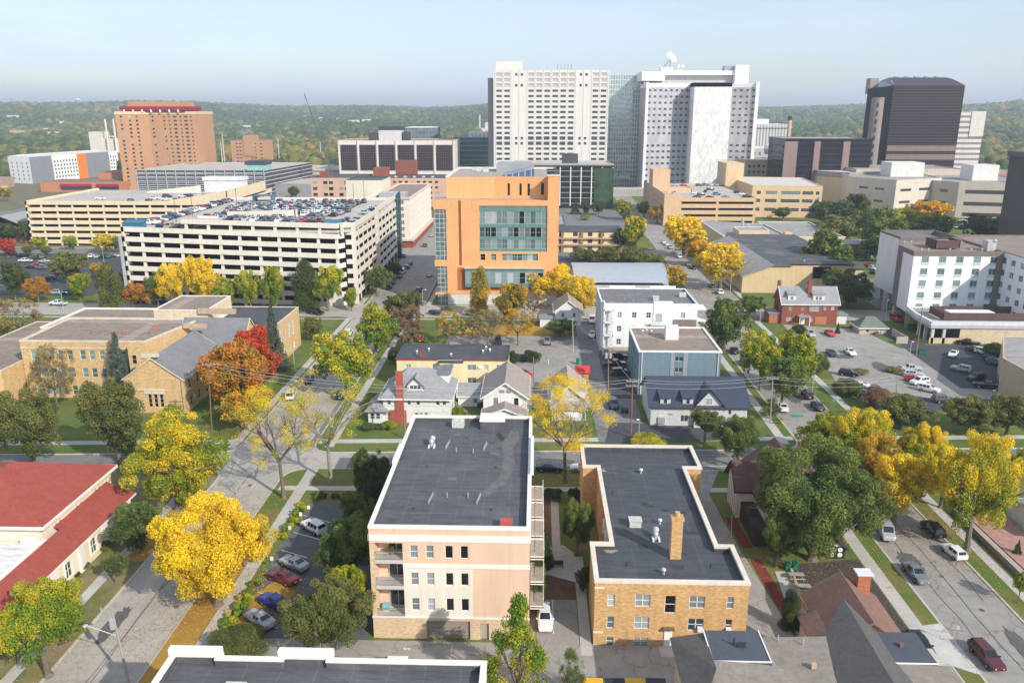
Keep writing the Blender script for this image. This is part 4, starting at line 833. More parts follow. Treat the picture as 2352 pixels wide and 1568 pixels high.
# ================================================================ mid distance
concw = M('ramp concrete', (.70, .655, .57), var=.06, scale=.25); concy = M('ramp concrete yellow', (.76, .62, .42), var=.05, scale=.25); deckm = M('ramp deck', (.52, .48, .43), kind='road', var=.08, cr=.2); bluem = M('blue stair metal', (.045, .16, .25), rough=.4); slabm = M('slab shade', (.16, .15, .14))
def strip(mb, p0, p1, za0, za1, zb0, zb1, t=.35, m=0):
    """sloping spandrel beam along p0->p1; bottoms za, tops zb; outward is right of travel"""
    p0 = Vector(p0); p1 = Vector(p1); u = (p1 - p0).normalized(); n = Vector((u.y, -u.x))
    a, b, c, d = p0, p1, p1 - n * t, p0 - n * t
    q = [(a, za0, zb0), (b, za1, zb1), (c, za1, zb1), (d, za0, zb0)]
    for k in range(4):
        s, e = q[k], q[(k + 1) % 4]
        mb.poly([(*s[0], s[1]), (*e[0], e[1]), (*e[0], e[2]), (*s[0], s[2])], m)
    mb.poly([(*s[0], s[2]) for s in q], m); mb.poly([(*s[0], s[1]) for s in reversed(q)], m)
def ramp_face(R, p0, p1, levels, zt, dz, bh, slope=0., nb=8, mat=None, cw=.9, sink=.25, z0=0., extra=None):
    mat = mat or concw; p0 = Vector(p0); p1 = Vector(p1); u = (p1 - p0).normalized(); n = Vector((u.y, -u.x)); L = (p1 - p0).length
    for k in range(levels):
        t0 = zt - k * dz; t1 = t0 - slope; m = MB(); strip(m, p0, p1, max(z0, t0 - bh), max(z0, t1 - bh), t0, t1); m.build('parapet_band', mat, R)
    for i in range(nb + 1):
        c = p0 + u * (min(max(cw / 2, L * i / nb), L - cw / 2)) - n * (sink + .35); m = MB(); m.obox(c, u, cw, .5, z0, zt - slope * i / nb - .1); m.build('column', mat, R)
# ---- white ramp
R = thing('parking_ramp', 'big cream white multi level parking ramp with sloping bands and a roof crowded with cars', 'parking garage', (-95, 290, 0))
A0, A1 = (-130.2, 250.), (-62., 250.); B0, B1 = (-57.2, 253.), (-58.5, 339.)
core = MB(); core.prism([(-129, 252.6), (-60.5, 252.6), (-57.8, 255), (-59.2, 338), (-129, 338)], 0, 23.4, 0); core.build('shade_core', blackv, R)  # solid black block painted as the shade between the floors
ramp_face(R, A0, A1, 8, 25.2, 3.1, 1.55, 2.1, 11)
m = MB(); strip(m, (-111, 250.02), (-62, 250.02), 26.15, 24.85, 27.6, 26.4); m.build('parapet_band', concw, R)
for x in range(-110, -60, 7): part_box('column', R, concw, x, x + .9, 250.3, 250.8, 23, 26.6)
m = MB(); m.poly([(-110.6, 250.5, 26.3), (-62, 250.5, 25.), (-62, 262, 25.), (-110.6, 262, 26.3)]); m.poly([(-110.6, 262, 26.1), (-62, 262, 24.8), (-62, 250.5, 24.8), (-110.6, 250.5, 26.1)]); m.build('upper_deck', deckm, R)
for k in range(8):                # chamfer corner: angled link and short front panel
    z = 23.9 - 3.1 * k
    m = MB(); strip(m, (-62, 250), (-60.3, 252.9), max(0, z - 2.35), max(0, z - 2.35), z - .8, z - .8); strip(m, (-60.3, 252.9), (-57., 252.9), max(0, z - 1.4), max(0, z - 1.4), z + .15, z + .15); m.build('parapet_band', concw, R)
m = MB(); strip(m, (-62, 250), (-60.3, 252.9), 24.9, 24.9, 26.4, 26.4); strip(m, (-60.3, 252.9), (-57., 252.9), 24.9, 24.9, 26.4, 26.4); m.build('parapet_band', concw, R)
part_box('corner_pier', R, concw, -58.3, -57.1, 252.95, 254.2, 0, 26); part_box('corner_pier', R, concw, -66, -61.4, 250.02, 250.5, 0, 5.)
ramp_face(R, B0, (-57.8, 292), 8, 26.3, 3.1, 1.6, .5, 5); m = MB(); strip(m, (-57.8, 292), (-57.9, 297), 0, 0, 26.6, 26.6); m.build('stair_wall', concw, R); ramp_face(R, (-57.9, 297), B1, 8, 26.4, 3.1, 1.6, -.2, 5)
ramp_face(R, (-130.2, 338), A0, 8, 25.2, 3.1, 1.6, 0, 8)
m = MB(); m.prism([(-129.8, 250.4), (-62, 250.4), (-57.6, 253.3), (-58.9, 338.6), (-129.8, 338.6)], 23.4, 24.2, 0); m.build('roof_deck', deckm, R)
m = MB(); strip(m, (-129.8, 338.9), (-58.8, 338.9), 23, 23, 25.3, 25.3); m.build('parapet_band', concw, R)
m = MB(); strip(m, (-110.6, 262.2), (-84, 262.2), 24.2, 24.2, 27.2, 26.3, .3); m.build('ramp_wall', concw, R)
m = MB(); strip(m, (-108, 281), (-84, 281), 24.2, 24.2, 26.2, 26.9, .3); strip(m, (-84, 281), (-84, 284), 24.2, 24.2, 26.9, 26.9, .3); m.build('ramp_wall', concw, R)
for x0, y0, L in ((-129.8, 250.6, 6.), (-66.6, 252, 4.8)):
    m = MB(); m.box(x0, x0 + L, y0, y0 + 3.4, 24.2, 26.2); m.prism(rect(x0 - .2, x0 + L + .2, y0 - .2, y0 + 3.6), 26.2, lambda x, y: 26.3 + (y - y0) * .2); m.build('stair_head', bluem, R)
m = MB(); m.box(-116, -108, 330, 336, 26.6, 26.9); m.build('canopy', bluem, R)
for x in (-115.8, -108.4): part_box('canopy_post', R, bluem, x, x + .25, 330.2, 335.6, 24.2, 26.6)
m = MB(); m.box(-131.4, -130.4, 250, 256, 0, 22); m.build('utility_shaft', M('grey shaft', (.42, .43, .45)), R)
m = MB(); m.prism([(-58.5, 337.5), (-57, 337.5), (-57, 341), (-58.5, 341)], 0, lambda x, y: 28 if x > -57.5 else 26.5); m.build('glass_stair', M('dark teal glass', (.02, .06, .07), kind='grid', pu=1.2, pz=3.1, rough=.1, lc=(.10, .16, .18), pv=.3), R)
m = MB(); [m.poly([(x, 249.95, z), (x + .9, 249.95, z + .55), (x - .9, 249.95, z + .55)]) for x, z in ((-117, 22.9 + .6), (-108, 19.9), (-98, 16.4), (-90, 13.))]; m.build('blue_wall_mark', M('faded blue mark', (.45, .60, .68)), R)
# ---- yellow ramp, left
R = thing('parking_ramp', 'long yellow tan parking ramp at far left with a half empty roof', 'parking garage', (-190, 390, 0))
A0, A1 = (-233.5, 366.), (-140., 366.)
m = MB(); m.prism(rect(-232, -141, 367.5, 430), 0, 19.2); m.build('shade_core', blackv, R)
ramp_face(R, A0, A1, 7, 20.6, 2.95, 1.75, 0, 13, concy, .7, .1); ramp_face(R, (-140, 366), (-140, 430), 7, 20.6, 2.95, 1.75, 0, 8, concy); ramp_face(R, (-233.5, 430), A0, 7, 20.6, 2.95, 1.75, 0, 6, concy)
m = MB(); m.prism(rect(-233, -140.5, 366.5, 430), 18.9, 19.6); m.build('roof_deck', M('yellow ramp deck', (.50, .47, .42), kind='road'), R)
m = MB(); strip(m, (-168, 366.05), (-140, 366.05), 20.6, 20.6, 20.7, 25.4); strip(m, (-140, 366.05), (-140, 420), 20, 20, 25.4, 25.4); m.build('ramp_wall', concy, R)
m = MB(); strip(m, (-200, 415), (-172, 415), 19.6, 19.6, 20.3, 23.4, .4); m.build('ramp_wall', concw, R)
m = MB(); m.box(-172, -152, 420, 428, 19.6, 25.5); m.box(-172.5, -151.5, 419.5, 428.5, 25.5, 27.2); m.build('stair_head', M('pale grey panel', (.66, .66, .66)), R)
# ---- mesh fronted ramp
mesh_m = M('ramp steel mesh', (.03, .032, .036), kind='grid', pu=1.35, pz=2.7, lu=.05, lz=.17, lc=(.55, .57, .60), pv=.35, pc=(.07, .07, .08), rough=.6)
R = building('parking_ramp', 'dark parking ramp behind a grid of white steel mesh, beside the red brick tower', 'parking garage', [(-276, 560), (-186, 560), (-178, 650), (-276, 650)], 20.8, mesh_m, deckm, par=.8, cop=galv)
for z in (3.5, 6.4, 9.3, 12.2, 15.1, 18):
    m = MB(); strip(m, (-276, 559.6), (-186, 559.6), z, z, z + .55, z + .55); m.build('mesh_rail', galv, R)
for i in range(14): part_box('steel_post', R, galv, -275.5 + i * 6.8, -274.9 + i * 6.8, 559.2, 559.6, 0, 21.6)
part_box('glass_stair_head', R, M('mint glass', (.30, .55, .52), rough=.2), -199, -186.5, 561, 575, 20, 24.5); part_box('stair_roof', R, M('dark cap', (.07, .07, .08)), -200, -186, 560.5, 576, 24.5, 27)
# ---- orange brick building
orb = M('orange facade brick', (.82, .39, .17), kind='brick', var=.13, scale=.22, bf=.4, bs=1.1); orp = M('orange panel', (.84, .40, .17), var=.04, scale=.2); teal = M('teal spandrel', (.13, .24, .235), rough=.3); alu = paint('aluminium frame', (.62, .68, .67), .4, .3)
R = thing('office_building', 'bright orange brick building with teal ribbon windows and a glazed stair on its left corner', 'office building', (-12, 275, 0))
YF = 253.
m = MB()
sw = [(-28.2, 0, 4.)]
facade(m, (-28.3, YF), (6.8, YF), 3.6, 33.4, [(10.4, 31.6, 17.4, 31.7), (10.6, 12.2, 14.6, 16.6), (14, 15.6, 14.6, 16.6), (17.4, 28.8, 14.5, 16.7), (3.2, 30.5, 4.8, 12.2), ], .5)
facade(m, (3.4, YF), (6.8, YF), 33.4, 40.8); facade(m, (6.8, YF), (6.8, 305), 0, 40.8); facade(m, (6.8, 305), (-28.3, 305), 0, 33.4); facade(m, (-28.3, 305), (-28.3, YF), 0, 30.5)
facade(m, (-32.2, YF), (-28.3, YF), 30.6, 33.4); facade(m, (-32.2, YF), (-28.3, YF), 12.6, 14.6); facade(m, (-32.2, YF), (-28.3, YF), 3.4, 4.2); facade(m, (-32.2, 262), (-32.2, YF), 30.6, 33.4); facade(m, (-32.2, 262), (-32.2, YF), 12.6, 14.6); m.build('wall', orb, R)
m = MB(); facade(m, (-28.6, 259), (-13.5, 260.5), 33, 39.9); facade(m, (-13.5, 260.5), (3.4, 258), 33, 40., [(4.2, 5., 34.2, 38), (8, 8.8, 34.2, 38), (10.6, 11.4, 34.2, 38), (14.9, 15.9, 34.6, 38.4)], .4); facade(m, (-28.6, 300), (-28.6, 259), 33, 39.9); facade(m, (3.4, 258), (3.4, 253), 33, 40.8); m.build('penthouse_wall', orp, R)
for a, w_ in ((4.6, .8), (8.4, .8), (11., .8), (15.4, 1.)): windows(R, (-13.5, 260.5), (3.4, 258), [(a, 34.3, w_, 3.7, 'grid', df, GK)], .4)
m = MB(); m.poly([(-32.2, 253.2, 33.3), (6.6, 253.2, 33.3), (6.6, 262, 33.3), (-32.2, 262, 33.3)]); m.build('terrace_roof', M('pinkish terrace', (.44, .36, .32), kind='membrane'), R)
m = MB(); m.poly([(-28.6, 259, 39.8), (-13.5, 260.5, 39.8), (3.4, 258, 39.8), (3.4, 300, 39.8), (-28.6, 300, 39.8)]); m.build('roof', M('buff roof', (.42, .37, .31), kind='membrane', st=.3), R)
m = MB(); m.box(-28.9, -28.2, 259, 300, 39.8, 40.3); m.box(-28.6, 6.8, 299.6, 300.3, 39.8, 40.4); m.box(3.2, 6.9, 252.8, 253.4, 40.8, 41.2); m.build('parapet_cap', M('pale coping', (.7, .68, .64)), R)
m = MB(); m.prism([(-11, 264), (-1, 264), (-1, 280), (-11, 280)], 39.8, lambda x, y: 40. + (x + 11) * .22); m.build('solar_roof', M('solar glass', (.07, .11, .17), kind='grid', pu=2., pz=9, rough=.15, lc=(.5, .55, .6)), R)
part_box('plant_room', R, M('plant grey', (.33, .35, .37)), -14, -2, 284, 296, 39.8, 42.6); m = MB(); m.box(4, 6.5, 254, 262, 40.8, 41.); m.build('roof', memb2, R)
for x, y in ((-20, 285), (-17.5, 282), (-22, 292), (-18, 292)): vent(R, x, y, 39.8, 2)
def ribbon(x0, x1, z0, z1, n, seed, yy=YF + .45):
    q = random.Random(seed); dx = (x1 - x0) / n
    for i in range(n): windows(R, (x0, yy), (x1, yy), [((i + .5) * dx, z0, dx * .97, z1 - z0, 'quad' if q.random() < .3 else 'dh', alu, q.choice((GT, GT, GK, GB)))], 0)
for z0, z1, s in ((26.1, 30., 1), (21.9, 25., 2), (18.3, 21.2, 3)): ribbon(-17.9, 3.3, z0, z1, 12, s)
for z0, z1 in ((30., 31.7), (25., 26.1), (21.2, 21.9 + .2), (17.4, 18.3)): part_box('teal_spandrel', R, teal, -17.9, 3.3, YF + .3, YF + .49, z0, z1)
ribbon(-17.7, -16.1, 14.6, 16.6, 1, 5); ribbon(-14.3, -12.7, 14.6, 16.6, 1, 6); ribbon(-10.9, .5, 14.5, 16.7, 7, 7)
m = MB(); m.box(-22.5, 2.4, 251.9, 253, 6.2, 12.1); m.build('projecting_bay', teal, R); part_box('bay_roof', R, galv, -22.8, 2.6, 251.5, 253.2, 12.1, 12.3); part_box('brick_recess', R, M('deep orange brick', (.42, .15, .055), kind='brick'), -25.1, -22.6, YF + .1, YF + .45, 4.8, 12.2); part_box('brick_recess', R, M('deep orange brick', (1, 1, 1)), -22.5, 2.2, YF + .1, YF + .45, 4.8, 6.2)
ribbon(-22.4, 2.3, 7.4, 11., 13, 8, 251.88)
m = MB(); m.box(-24.3, -23.8 + .25, 252.9, 253.06, 13., 33.3); m.build('control_joint', M('joint brown', (.25, .09, .04)), R)
stairg = M('stair curtain wall', (.09, .12, .12), kind='grid', pu=1.35, pz=1.45, lu=.09, lz=.1, rough=.1, lc=(.50, .60, .58), pv=.7, pc=(.22, .27, .26))
part_box('glass_stair', R, stairg, -31.9, -28.4, YF + .2, 261.5, 14.6, 30.6); part_box('glass_stair', R, stairg, -31.4, -28.4, YF + .2, 261.5, .2, 12.6)
part_box('base_wall', R, M('pale stone base', (.62, .60, .56)), -28.3, 6.8, YF + .1, YF + .6, 0, 3.6)
# ---- blue metal roof building
bluer = M('pale blue metal roof', (.40, .46, .52), kind='rows', ax='x', p=.8, lw=.14, lf=.3, rough=.4, spec=.5)
R = thing('blue_metal_building', 'low building with wide pale blue ribbed metal roof beside the orange building', 'warehouse', (28, 274, 0))
m = MB(); m.prism([(13, 259), (43, 259), (45, 291), (13, 291)], 0, 5.6); m.build('wall', M('warehouse wall', (.50, .50, .48)), R)
m = MB(); yy = [258 + 34 * i / 8 for i in range(9)]; zz = [5.8 + 2.3 * math.sin(math.pi * (.12 + .7 * i / 8)) for i in range(9)]
for i in range(8): m.poly([(12.5, yy[i], zz[i]), (42.5 + 3 * i / 8, yy[i], zz[i]), (42.8 + 3 * (i + 1) / 8, yy[i + 1], zz[i + 1]), (12.5, yy[i + 1], zz[i + 1])])
m.build('roof', bluer, R)
m = MB(); m.box(42.4, 42.6, 258, 258.2, 5.6, 6.2)
for i in range(8): m.tube((42.6 + 3 * i / 8, yy[i], zz[i]), (42.6 + 3 * (i + 1) / 8, yy[i + 1], zz[i + 1]), .15, 5)
m.build('roof_edge', galv, R)
# ---- small yellow apartments by the orange building
ybr = M('buff wall', (.70, .60, .40), var=.06); 
R = building('yellow_apartment', 'buff apartment row with dark roof and walkways right of the orange building', 'apartment building', rect(8, 37.6, 356, 372), 9.4, ybr, memb2, {0: [(u, z, 2.0, 1.7, 'quad', bf, G) for u in (3, 9, 15.5, 20.5, 27) for z in (.8, 4., 7.)]}, par=.1, cop=df, t=.2, lip=.6, capz=.25)
for z in (3.1, 6.): part_box('walkway', R, M('brown fascia', (.50, .34, .22)), 7.9, 37.7, 354.6, 355.98, z, z + .5)
for i in range(4): part_box('pier', R, M('brown brick pier', (.30, .18, .11)), 10.8 + 8.6 * i, 11.8 + 8.6 * i, 354.9, 355.98, 0, 9.)
building('apartment_wing', 'narrow buff wing with grey roof behind the small buff apartment row', 'apartment building', rect(4, 13, 376, 410), 9.4, ybr, gravg, {1: [(u, z, 2, 1.4, 'quad', bf, G) for u in (4, 12, 20, 28) for z in (4, 7)]}, par=.1, cop=df, t=.2, lip=.4)
# ---- church and parish buildings
chm = M('church tan brick', (.66, .50, .29), kind='brick', var=.06, bf=.3, scale=.2); chs = M('church side brick', (.66, .50, .29), kind='brick')
R = thing('church_hall', 'large tan church hall with wide dark flat roof and an angled corner wall', 'church', (88, 300, 0))
m = MB(); m.prism([(70.3, 274), (71., 274), (80, 274), (80, 340), (70.3, 340)], 0, lambda x, y: 5.8 + (x - 70.3) * .38, 0); m.build('wall', chm, R)
m = MB(); m.prism(rect(80, 87, 274, 345), 0, 9.4); m.prism(rect(87, 108, 277.5, 345), 0, 9.); m.build('wall', chm, R)
m = MB(); m.prism([(69.8, 273.4), (80.3, 273.4), (80.3, 341), (69.8, 341)], lambda x, y: 5.8 + (x - 70.3) * .38, lambda x, y: 6.1 + (x - 70.3) * .38); m.build('sloped_roof', gravg, R)
m = MB(); m.prism([(80.2, 273.4), (86.5, 273.4), (87, 277), (109, 277), (109, 346), (80.2, 346)], 9.4, 9.75); m.build('roof', M('dark hall roof', (.10, .105, .115), kind='membrane', st=.5), R)
part_box('dark_window', R, GK, 95, 101, 277.3, 277.5, 4.6, 8.6)
vent(R, 92.5, 280, 9.7, 0)
m = MB(); m.box(109, 118, 292, 330, 0, 5.5); m.build('side_wing', chm, R); part_box('side_wing_roof', R, memb, 108.9, 119, 291, 330.5, 5.5, 5.8)
R = building('parish_building', 'low tan flat roofed parish buildings behind the church hall with a metal flue', 'parish building', [(80, 349), (108, 349), (108, 388), (80, 400)], 8.4, chm, gravg, {}, par=.5, cop=trimw)
building('', '', '', rect(87, 100, 351, 362), 10.6, chm, gravg, {}, par=.3, cop=trimw, root=R, z0=7.9); building('', '', '', rect(108, 133, 352, 402), 7.8, chm, gravg, {0: [(u, 1.5, 3, 2.5, 'grid', wf, GT) for u in (5, 12, 19)]}, par=.5, cop=trimw, root=R)
m = MB(); m.cyl(92, 366, 8, 14, .7, 10); m.build('metal_flue', galv, R); part_box('chimney', R, chm, 105, 108, 345.5, 348.5, 0, 10.5); vent(R, 118, 372, 7.4, 0)
part_box('glazed_lobby', R, M('lobby glass', (.05, .06, .06), kind='grid', pu=2, pz=2, lc=(.7, .7, .68)), 127, 140, 341, 351, 0, 6.5); part_box('lobby_roof', R, gravg, 126, 142, 340, 351.5, 6.5, 6.9)
# ---- hotel
hw_ = M('hotel white panel', (.78, .78, .79), var=.03, scale=.2); hgrey = M('hotel grey panel', (.46, .46, .49), var=.04); htaup = M('hotel taupe panel', (.20, .165, .15), var=.06); hrust = M('hotel rust panel', (.33, .12, .035), var=.1)
hwin = [(u, z, 2.0, 1.75, 'slide', galv, GT) for u in (3.3, 8.1, 12.9, 17.7, 22.4) for z in (5.2, 8.6, 12., 15.4, 18.8)]
R = building('hotel', 'white six storey hotel on columns with taupe roof edge and brown plant screens', 'hotel', [(106.3, 229.6), (130.9, 229.6), (130.9, 252), (111.8, 252), (107, 241.3)], 22., hw_, gravel, {0: hwin}, par=.5, cop=htaup, t=.3, z0=4.4, lip=.12, capz=1.3)
for q in hwin: part_box('window_sill', R, M('grey sill', (.55, .55, .56)), 106.3 + q[0] - 1., 106.3 + q[0] + 1., 229.5, 229.59, q[1] - .55, q[1] - .02)
building('', '', '', rect(112.2, 130, 252.2, 268), 22.6, hw_, M('white hotel roof', (.2, .2, .22), kind='membrane'), {}, par=1.4, cop=htaup, root=R, z0=4.4, lip=.1, capz=.6)
m = MB(); strip(m, (106.96, 241.3), (106.78, 237.6), 4.4, 4.4, 20.7, 20.7, -.15); m.build('taupe_corner', htaup, R); m = MB(); strip(m, (111.75, 252), (106.95, 241.3), 4.4, 4.4, 20.7, 20.7, -.1); m.build('rust_fin', hrust, R); part_box('taupe_corner', R, htaup, 129.4, 131.2, 229.4, 229.56, 4.4, 20.8)
building('', '', '', rect(131.2, 160, 214, 262), 22., hw_, gravel, {3: [(u, z, 1.9, 1.7, 'slide', galv, GT) for u in (33, 37.5, 42, 46.) for z in (5.2, 8.6, 12, 15.4, 18.8)], 0: [(u, z, 1.9, 1.7, 'slide', galv, GT) for u in (3, 8) for z in (8.6, 12, 15.4, 18.8)]}, par=.5, cop=htaup, root=R, z0=4.4)
m = MB(); [m.box(115 + i * .0, 122, y, y + .2, 21.9, 24.2) for i, y in ((0, 236), (1, 242))]; [m.box(x, x + .2, 236, 242.2, 21.9, 24.2) for x in (115, 121.8)]; m.build('plant_screen', M('brown louvre', (.12, .075, .07), kind='rows', ax='x', p=.8), R)
part_box('plant_unit', R, galv, 116, 121, 237, 241.5, 21.7, 23.6); 
for x in (110, 112, 118, 124, 127): vent(R, x, 233.5, 21.5, 0); vent(R, x + 1, 247, 21.5, 0)
m = MB(); m.box(128.2, 130.6, 233, 236, 21.6, 24.5); m.ball((130, 233, 24.6), .5); m.build('exhaust_unit', galv, R)
for x, y in ((108, 232), (108, 241), (108.5, 250), (114, 266), (113.5, 258), (109.5, 222)): m = MB(); m.box(x - .5, x + .5, y - .5, y + .5, 0, 4.4); m.build('column', M('grey column', (.55, .54, .53)), R)
# podium
R = building('hotel_podium', 'tan podium with dark openings and a brown fenced terrace below the hotel', 'podium', [(105, 211.6), (150, 211.6), (150, 229.3), (106.2, 229.3), (105, 221)], 6.2, hgrey, gravg, par=.3, cop=M('podium edge', (.66, .66, .70)), z0=4.4, t=.6, lip=.1, capz=1.)
m = MB(); facade(m, (113, 212), (150, 212), 0, 4.4); facade(m, (105.2, 212.), (113, 212.), 0, 1.7); facade(m, (150, 229), (106, 229), 0, 4.4); m.build('wall', M('podium brick', (.62, .49, .34), kind='brick'), R)
part_box('dark_opening', R, GK, 109.4, 112.9, 212.1, 212.2, 1.7, 4.4)
for x, y in ((105.6, 212), (108.6, 212), (105.7, 216), (106, 220.5)): part_box('column', R, M('grey column', (1, 1, 1)), x, x + .7, y, y + .7, 0, 4.4)
m = MB(); fp = [(109, 214), (132, 214), (132, 222), (109, 222)]
for a, b in zip(fp, fp[1:] + fp[:1]): strip(m, a, b, 6.2, 6.2, 8.1, 8.1, .12)
m.build('terrace_fence', M('brown louvre', (1, 1, 1)), R); part_box('terrace_canopy', R, whitep, 112, 124, 216.5, 220, 7.2, 7.6)
# tan shop at the right edge
R = building('tan_building', 'tan brick flat building with green lower windows at the right edge behind the parked cars', 'shop', [(101.8, 161), (122, 161), (122, 190), (111.5, 190), (101.8, 172)], 8.2, M('shop tan brick', (.52, .40, .27), kind='brick', var=.1), gravg, par=.3, cop=M('tan coping', (.5, .4, .3)))
m = MB(); strip(m, (106.6, 180.9), (101.72, 171.95), .4, .4, 2.4, 2.4, .12); m.build('green_window_band', M('green glazing', (.03, .11, .09), kind='grid', pu=1.4, pz=9, lc=(.02, .04, .04), rough=.1), R)
R = house('grey_garage', 'white walled garage with grey shingle roof at the right edge above the retaining wall', 72.5, 82, 106, 115, 3., 4.6, wside, gsr, whitep, 'x', {}, .4, 'garage', z0=0)
R = building('grey_roof_building', 'grey pitched roof house at the far left edge beyond the parking lot', 'house', rect(-262, -238, 372, 400), 8, M('old brick', (.34, .15, .11), kind='brick'), gsr, root=None, par=.1, cop=gsr); m = MB(); gable(m, -262, -238, 372, 400, 8, 13, 1., 'y'); m.build('pitched_roof', M('weathered slate', (.33, .34, .34), var=.15), R)
# ================================================================ downtown
def grid(L, n, z0, nz, dz, w_, h_, kind, fm, gm, m0=1., skip=None):
    du = (L - 2 * m0) / n; out = []
    for j in range(nz):
        for i in range(n):
            if skip and skip(i, j): continue
            out.append((m0 + (i + .5) * du, z0 + j * dz, w_, h_, kind, fm, gm() if callable(gm) and not hasattr(gm, 'name') else gm))
    return out
# cream hotel block by the ramp street
R = building('cream_hotel', 'old cream painted six storey corner block with small paired windows beside the parking ramp', 'old hotel', rect(-74, -57.3, 366, 442), 22.5, M('cream paint wall', (.78, .70, .60), var=.05), gravel,
             {0: grid(16.7, 3, 4.6, 6, 3., 1.7, 1.7, 'twin', wf, GS), 1: grid(76, 17, 4.6, 6, 3., 1.5, 1.7, 'twin', wf, GS)}, par=.8, cop=M('cream cornice', (.72, .58, .46)), lip=.5, capz=.6)
m = MB(); m.box(-74.1, -56.4, 365.2, 366, 0, 3.2); m.box(-57.3, -56.4, 366, 442, 0, 3.2); m.build('shop_front', redbr, R); m = MB(); m.box(-74.1, -55.5, 364.4, 365.9, 3.2, 3.9); m.box(-57.3, -55.5, 365.9, 442, 3.2, 3.9); m.build('awning', M('shop awning', (.62, .50, .42)), R)
m = MB(); m.box(-72, -60, 372, 380, 21.7, 24.); m.build('plant_unit', galv, R)
# cream concrete box behind white ramp
R = building('cream_box_building', 'plain cream concrete stair and office box behind the white ramp roof', 'office building', rect(-94, -76, 402, 425), 27.4, M('cream concrete', (.70, .65, .53), var=.05), memb2, {0: [(4, 13.6, 6.5, 2., 'grid', df, GS), (12.5, 13.6, 3, 2., 'grid', df, GS)]}, par=.4, cop=df)
building('', '', '', rect(-81, -66, 385, 401.5), 20.5, M('cream concrete', (1, 1, 1)), memw, {}, par=.3, cop=cream, root=R)
pk = M('pink buff brick', (.60, .40, .29), kind='brick', var=.08)
def wk(): return rnd.choice((GK, G, GB))
R = building('pink_brick_building', 'pinkish buff brick block with paired dark windows behind the white ramp', 'office building', rect(-138.5, -106, 500, 530), 20.8, pk, memb2, {0: [(u, z, 2.6, 1.9, 'bare', bf, wk()) for u in (2.5, 9, 12.4, 18.6, 22., 28) for z in (2, 6, 9.6, 13.2, 16.8)]}, par=.4, cop=df)
part_box('plant_room', R, redbr, -134, -129, 505, 510, 20, 24); part_box('plant_room', R, redbr, -95 - 8, -95, 516, 530, 12, 25.5)
R = building('pink_brick_building', 'long pinkish brick wing with small punched windows left of the orange building', 'office building', rect(-106, -59, 530, 560), 18.4, pk, memb2, {0: grid(47, 10, 1.5, 5, 3.4, 2., 1.3, 'bare', bf, wk, 4)}, par=.4, cop=df)
for i in range(6): vent(R, -98 + 6 * i, 536, 18, 2)
R = building('brick_chimney_block', 'dark red brick plant block with tall chimney stub beyond the pink brick wings', 'plant building', rect(-97, -84, 565, 580), 27, redbr, memb2, {}, par=.3, cop=redbr)
# wide white office with dark window bays
wst = M('white stone frame', (.72, .66, .61), var=.05); bay = M('purple dark bays', (.018, .011, .013), kind='grid', pu=1.75, pz=1.85, lu=.09, lz=.1, lc=(.17, .14, .145), pv=.35, pc=(.04, .012, .016), rough=.25, z0=1)
R = building('white_frame_office', 'wide white stone office with six big bays of dark purple glass', 'office building', rect(-153.5, -64.5, 640, 690), 38., wst, M('rust roof', (.42, .24, .19), var=.1), {}, par=.5, cop=wst)
bw = 89 / 6.
for i in range(6):
    x = -153.5 + i * bw; part_box('window_bay', R, bay, x + 1.3, x + bw - 1.2, 639.5, 639.95, 15.5, 34.8); part_box('louvre_panel', R, M('louvre brown', (.42, .33, .29), kind='rows', ax='x', p=.5), x + 1.6, x + bw - 1.5, 639.7, 639.96, 8.2, 10.8)
for i in range(7): part_box('pier', R, wst, -153.9 + i * bw, -152.6 + i * bw, 639.2, 639.9, 0, 38.2)
part_box('plant_screen', R, M('steel screen', (.58, .58, .58)), -125, -107, 655, 668, 37.5, 45); part_box('plant_screen', R, M('dark cooling unit', (.06, .07, .08)), -133, -126, 655, 665, 37.5, 43.5); part_box('plant_screen', R, M('dark cooling unit', (1, 1, 1)), -106, -101, 655, 665, 37.5, 44); part_box('plant_screen', R, M('dark cooling unit', (1, 1, 1)), -128, -108, 672, 680, 37.5, 48)
building('curved_dark_building', 'dark building with curved white roof rising behind the white frame office', 'office building', [(-112, 700), (-90, 700), (-86, 715), (-86, 740), (-112, 740)], 46.5, M('slate panels', (.10, .13, .15), kind='grid', pu=3, pz=4, lc=(.25, .27, .28)), memw, {}, par=.5, cop=whitep)
R = building('tan_ramp', 'small pale parking deck with thin bands left of the white frame office', 'parking garage', rect(-205, -155, 655, 700), 15.5, M('pale bands', (.58, .50, .43), kind='rows', ax='z', p=3.2, lw=.4, lf=1, lc=(.03, .03, .03)), deckm, {}, par=.4, cop=concw)
building('grey_warehouse', 'long low grey flat building below the crane', 'warehouse', rect(-205, -150, 575, 625), 10.5, M('grey cladding', (.30, .30, .32)), M('buff gravel', (.50, .44, .38), var=.1), {}, par=.4)
# teal glass office
tealw = M('teal curtain wall', (.035, .085, .085), kind='grid', pu=2.2, pz=3.9, lu=.06, lz=.3, lc=(.15, .27, .26), pv=.6, pc=(.10, .17, .165), rough=.12)
R = building('teal_office', 'mid rise teal glass office left of the tall white clinic slab', 'office building', rect(-70.3, -37, 700, 740), 38.5, tealw, gravg, {}, par=.5, cop=teal)
part_box('plant_unit', R, whitep, -58, -40, 705, 715, 38, 43); m = MB(); [m.cyl(-56 + 3.2 * i, 703, 38, 42, 1.1, 10) for i in range(5)]; m.build('cooling_fans', whitep, R)
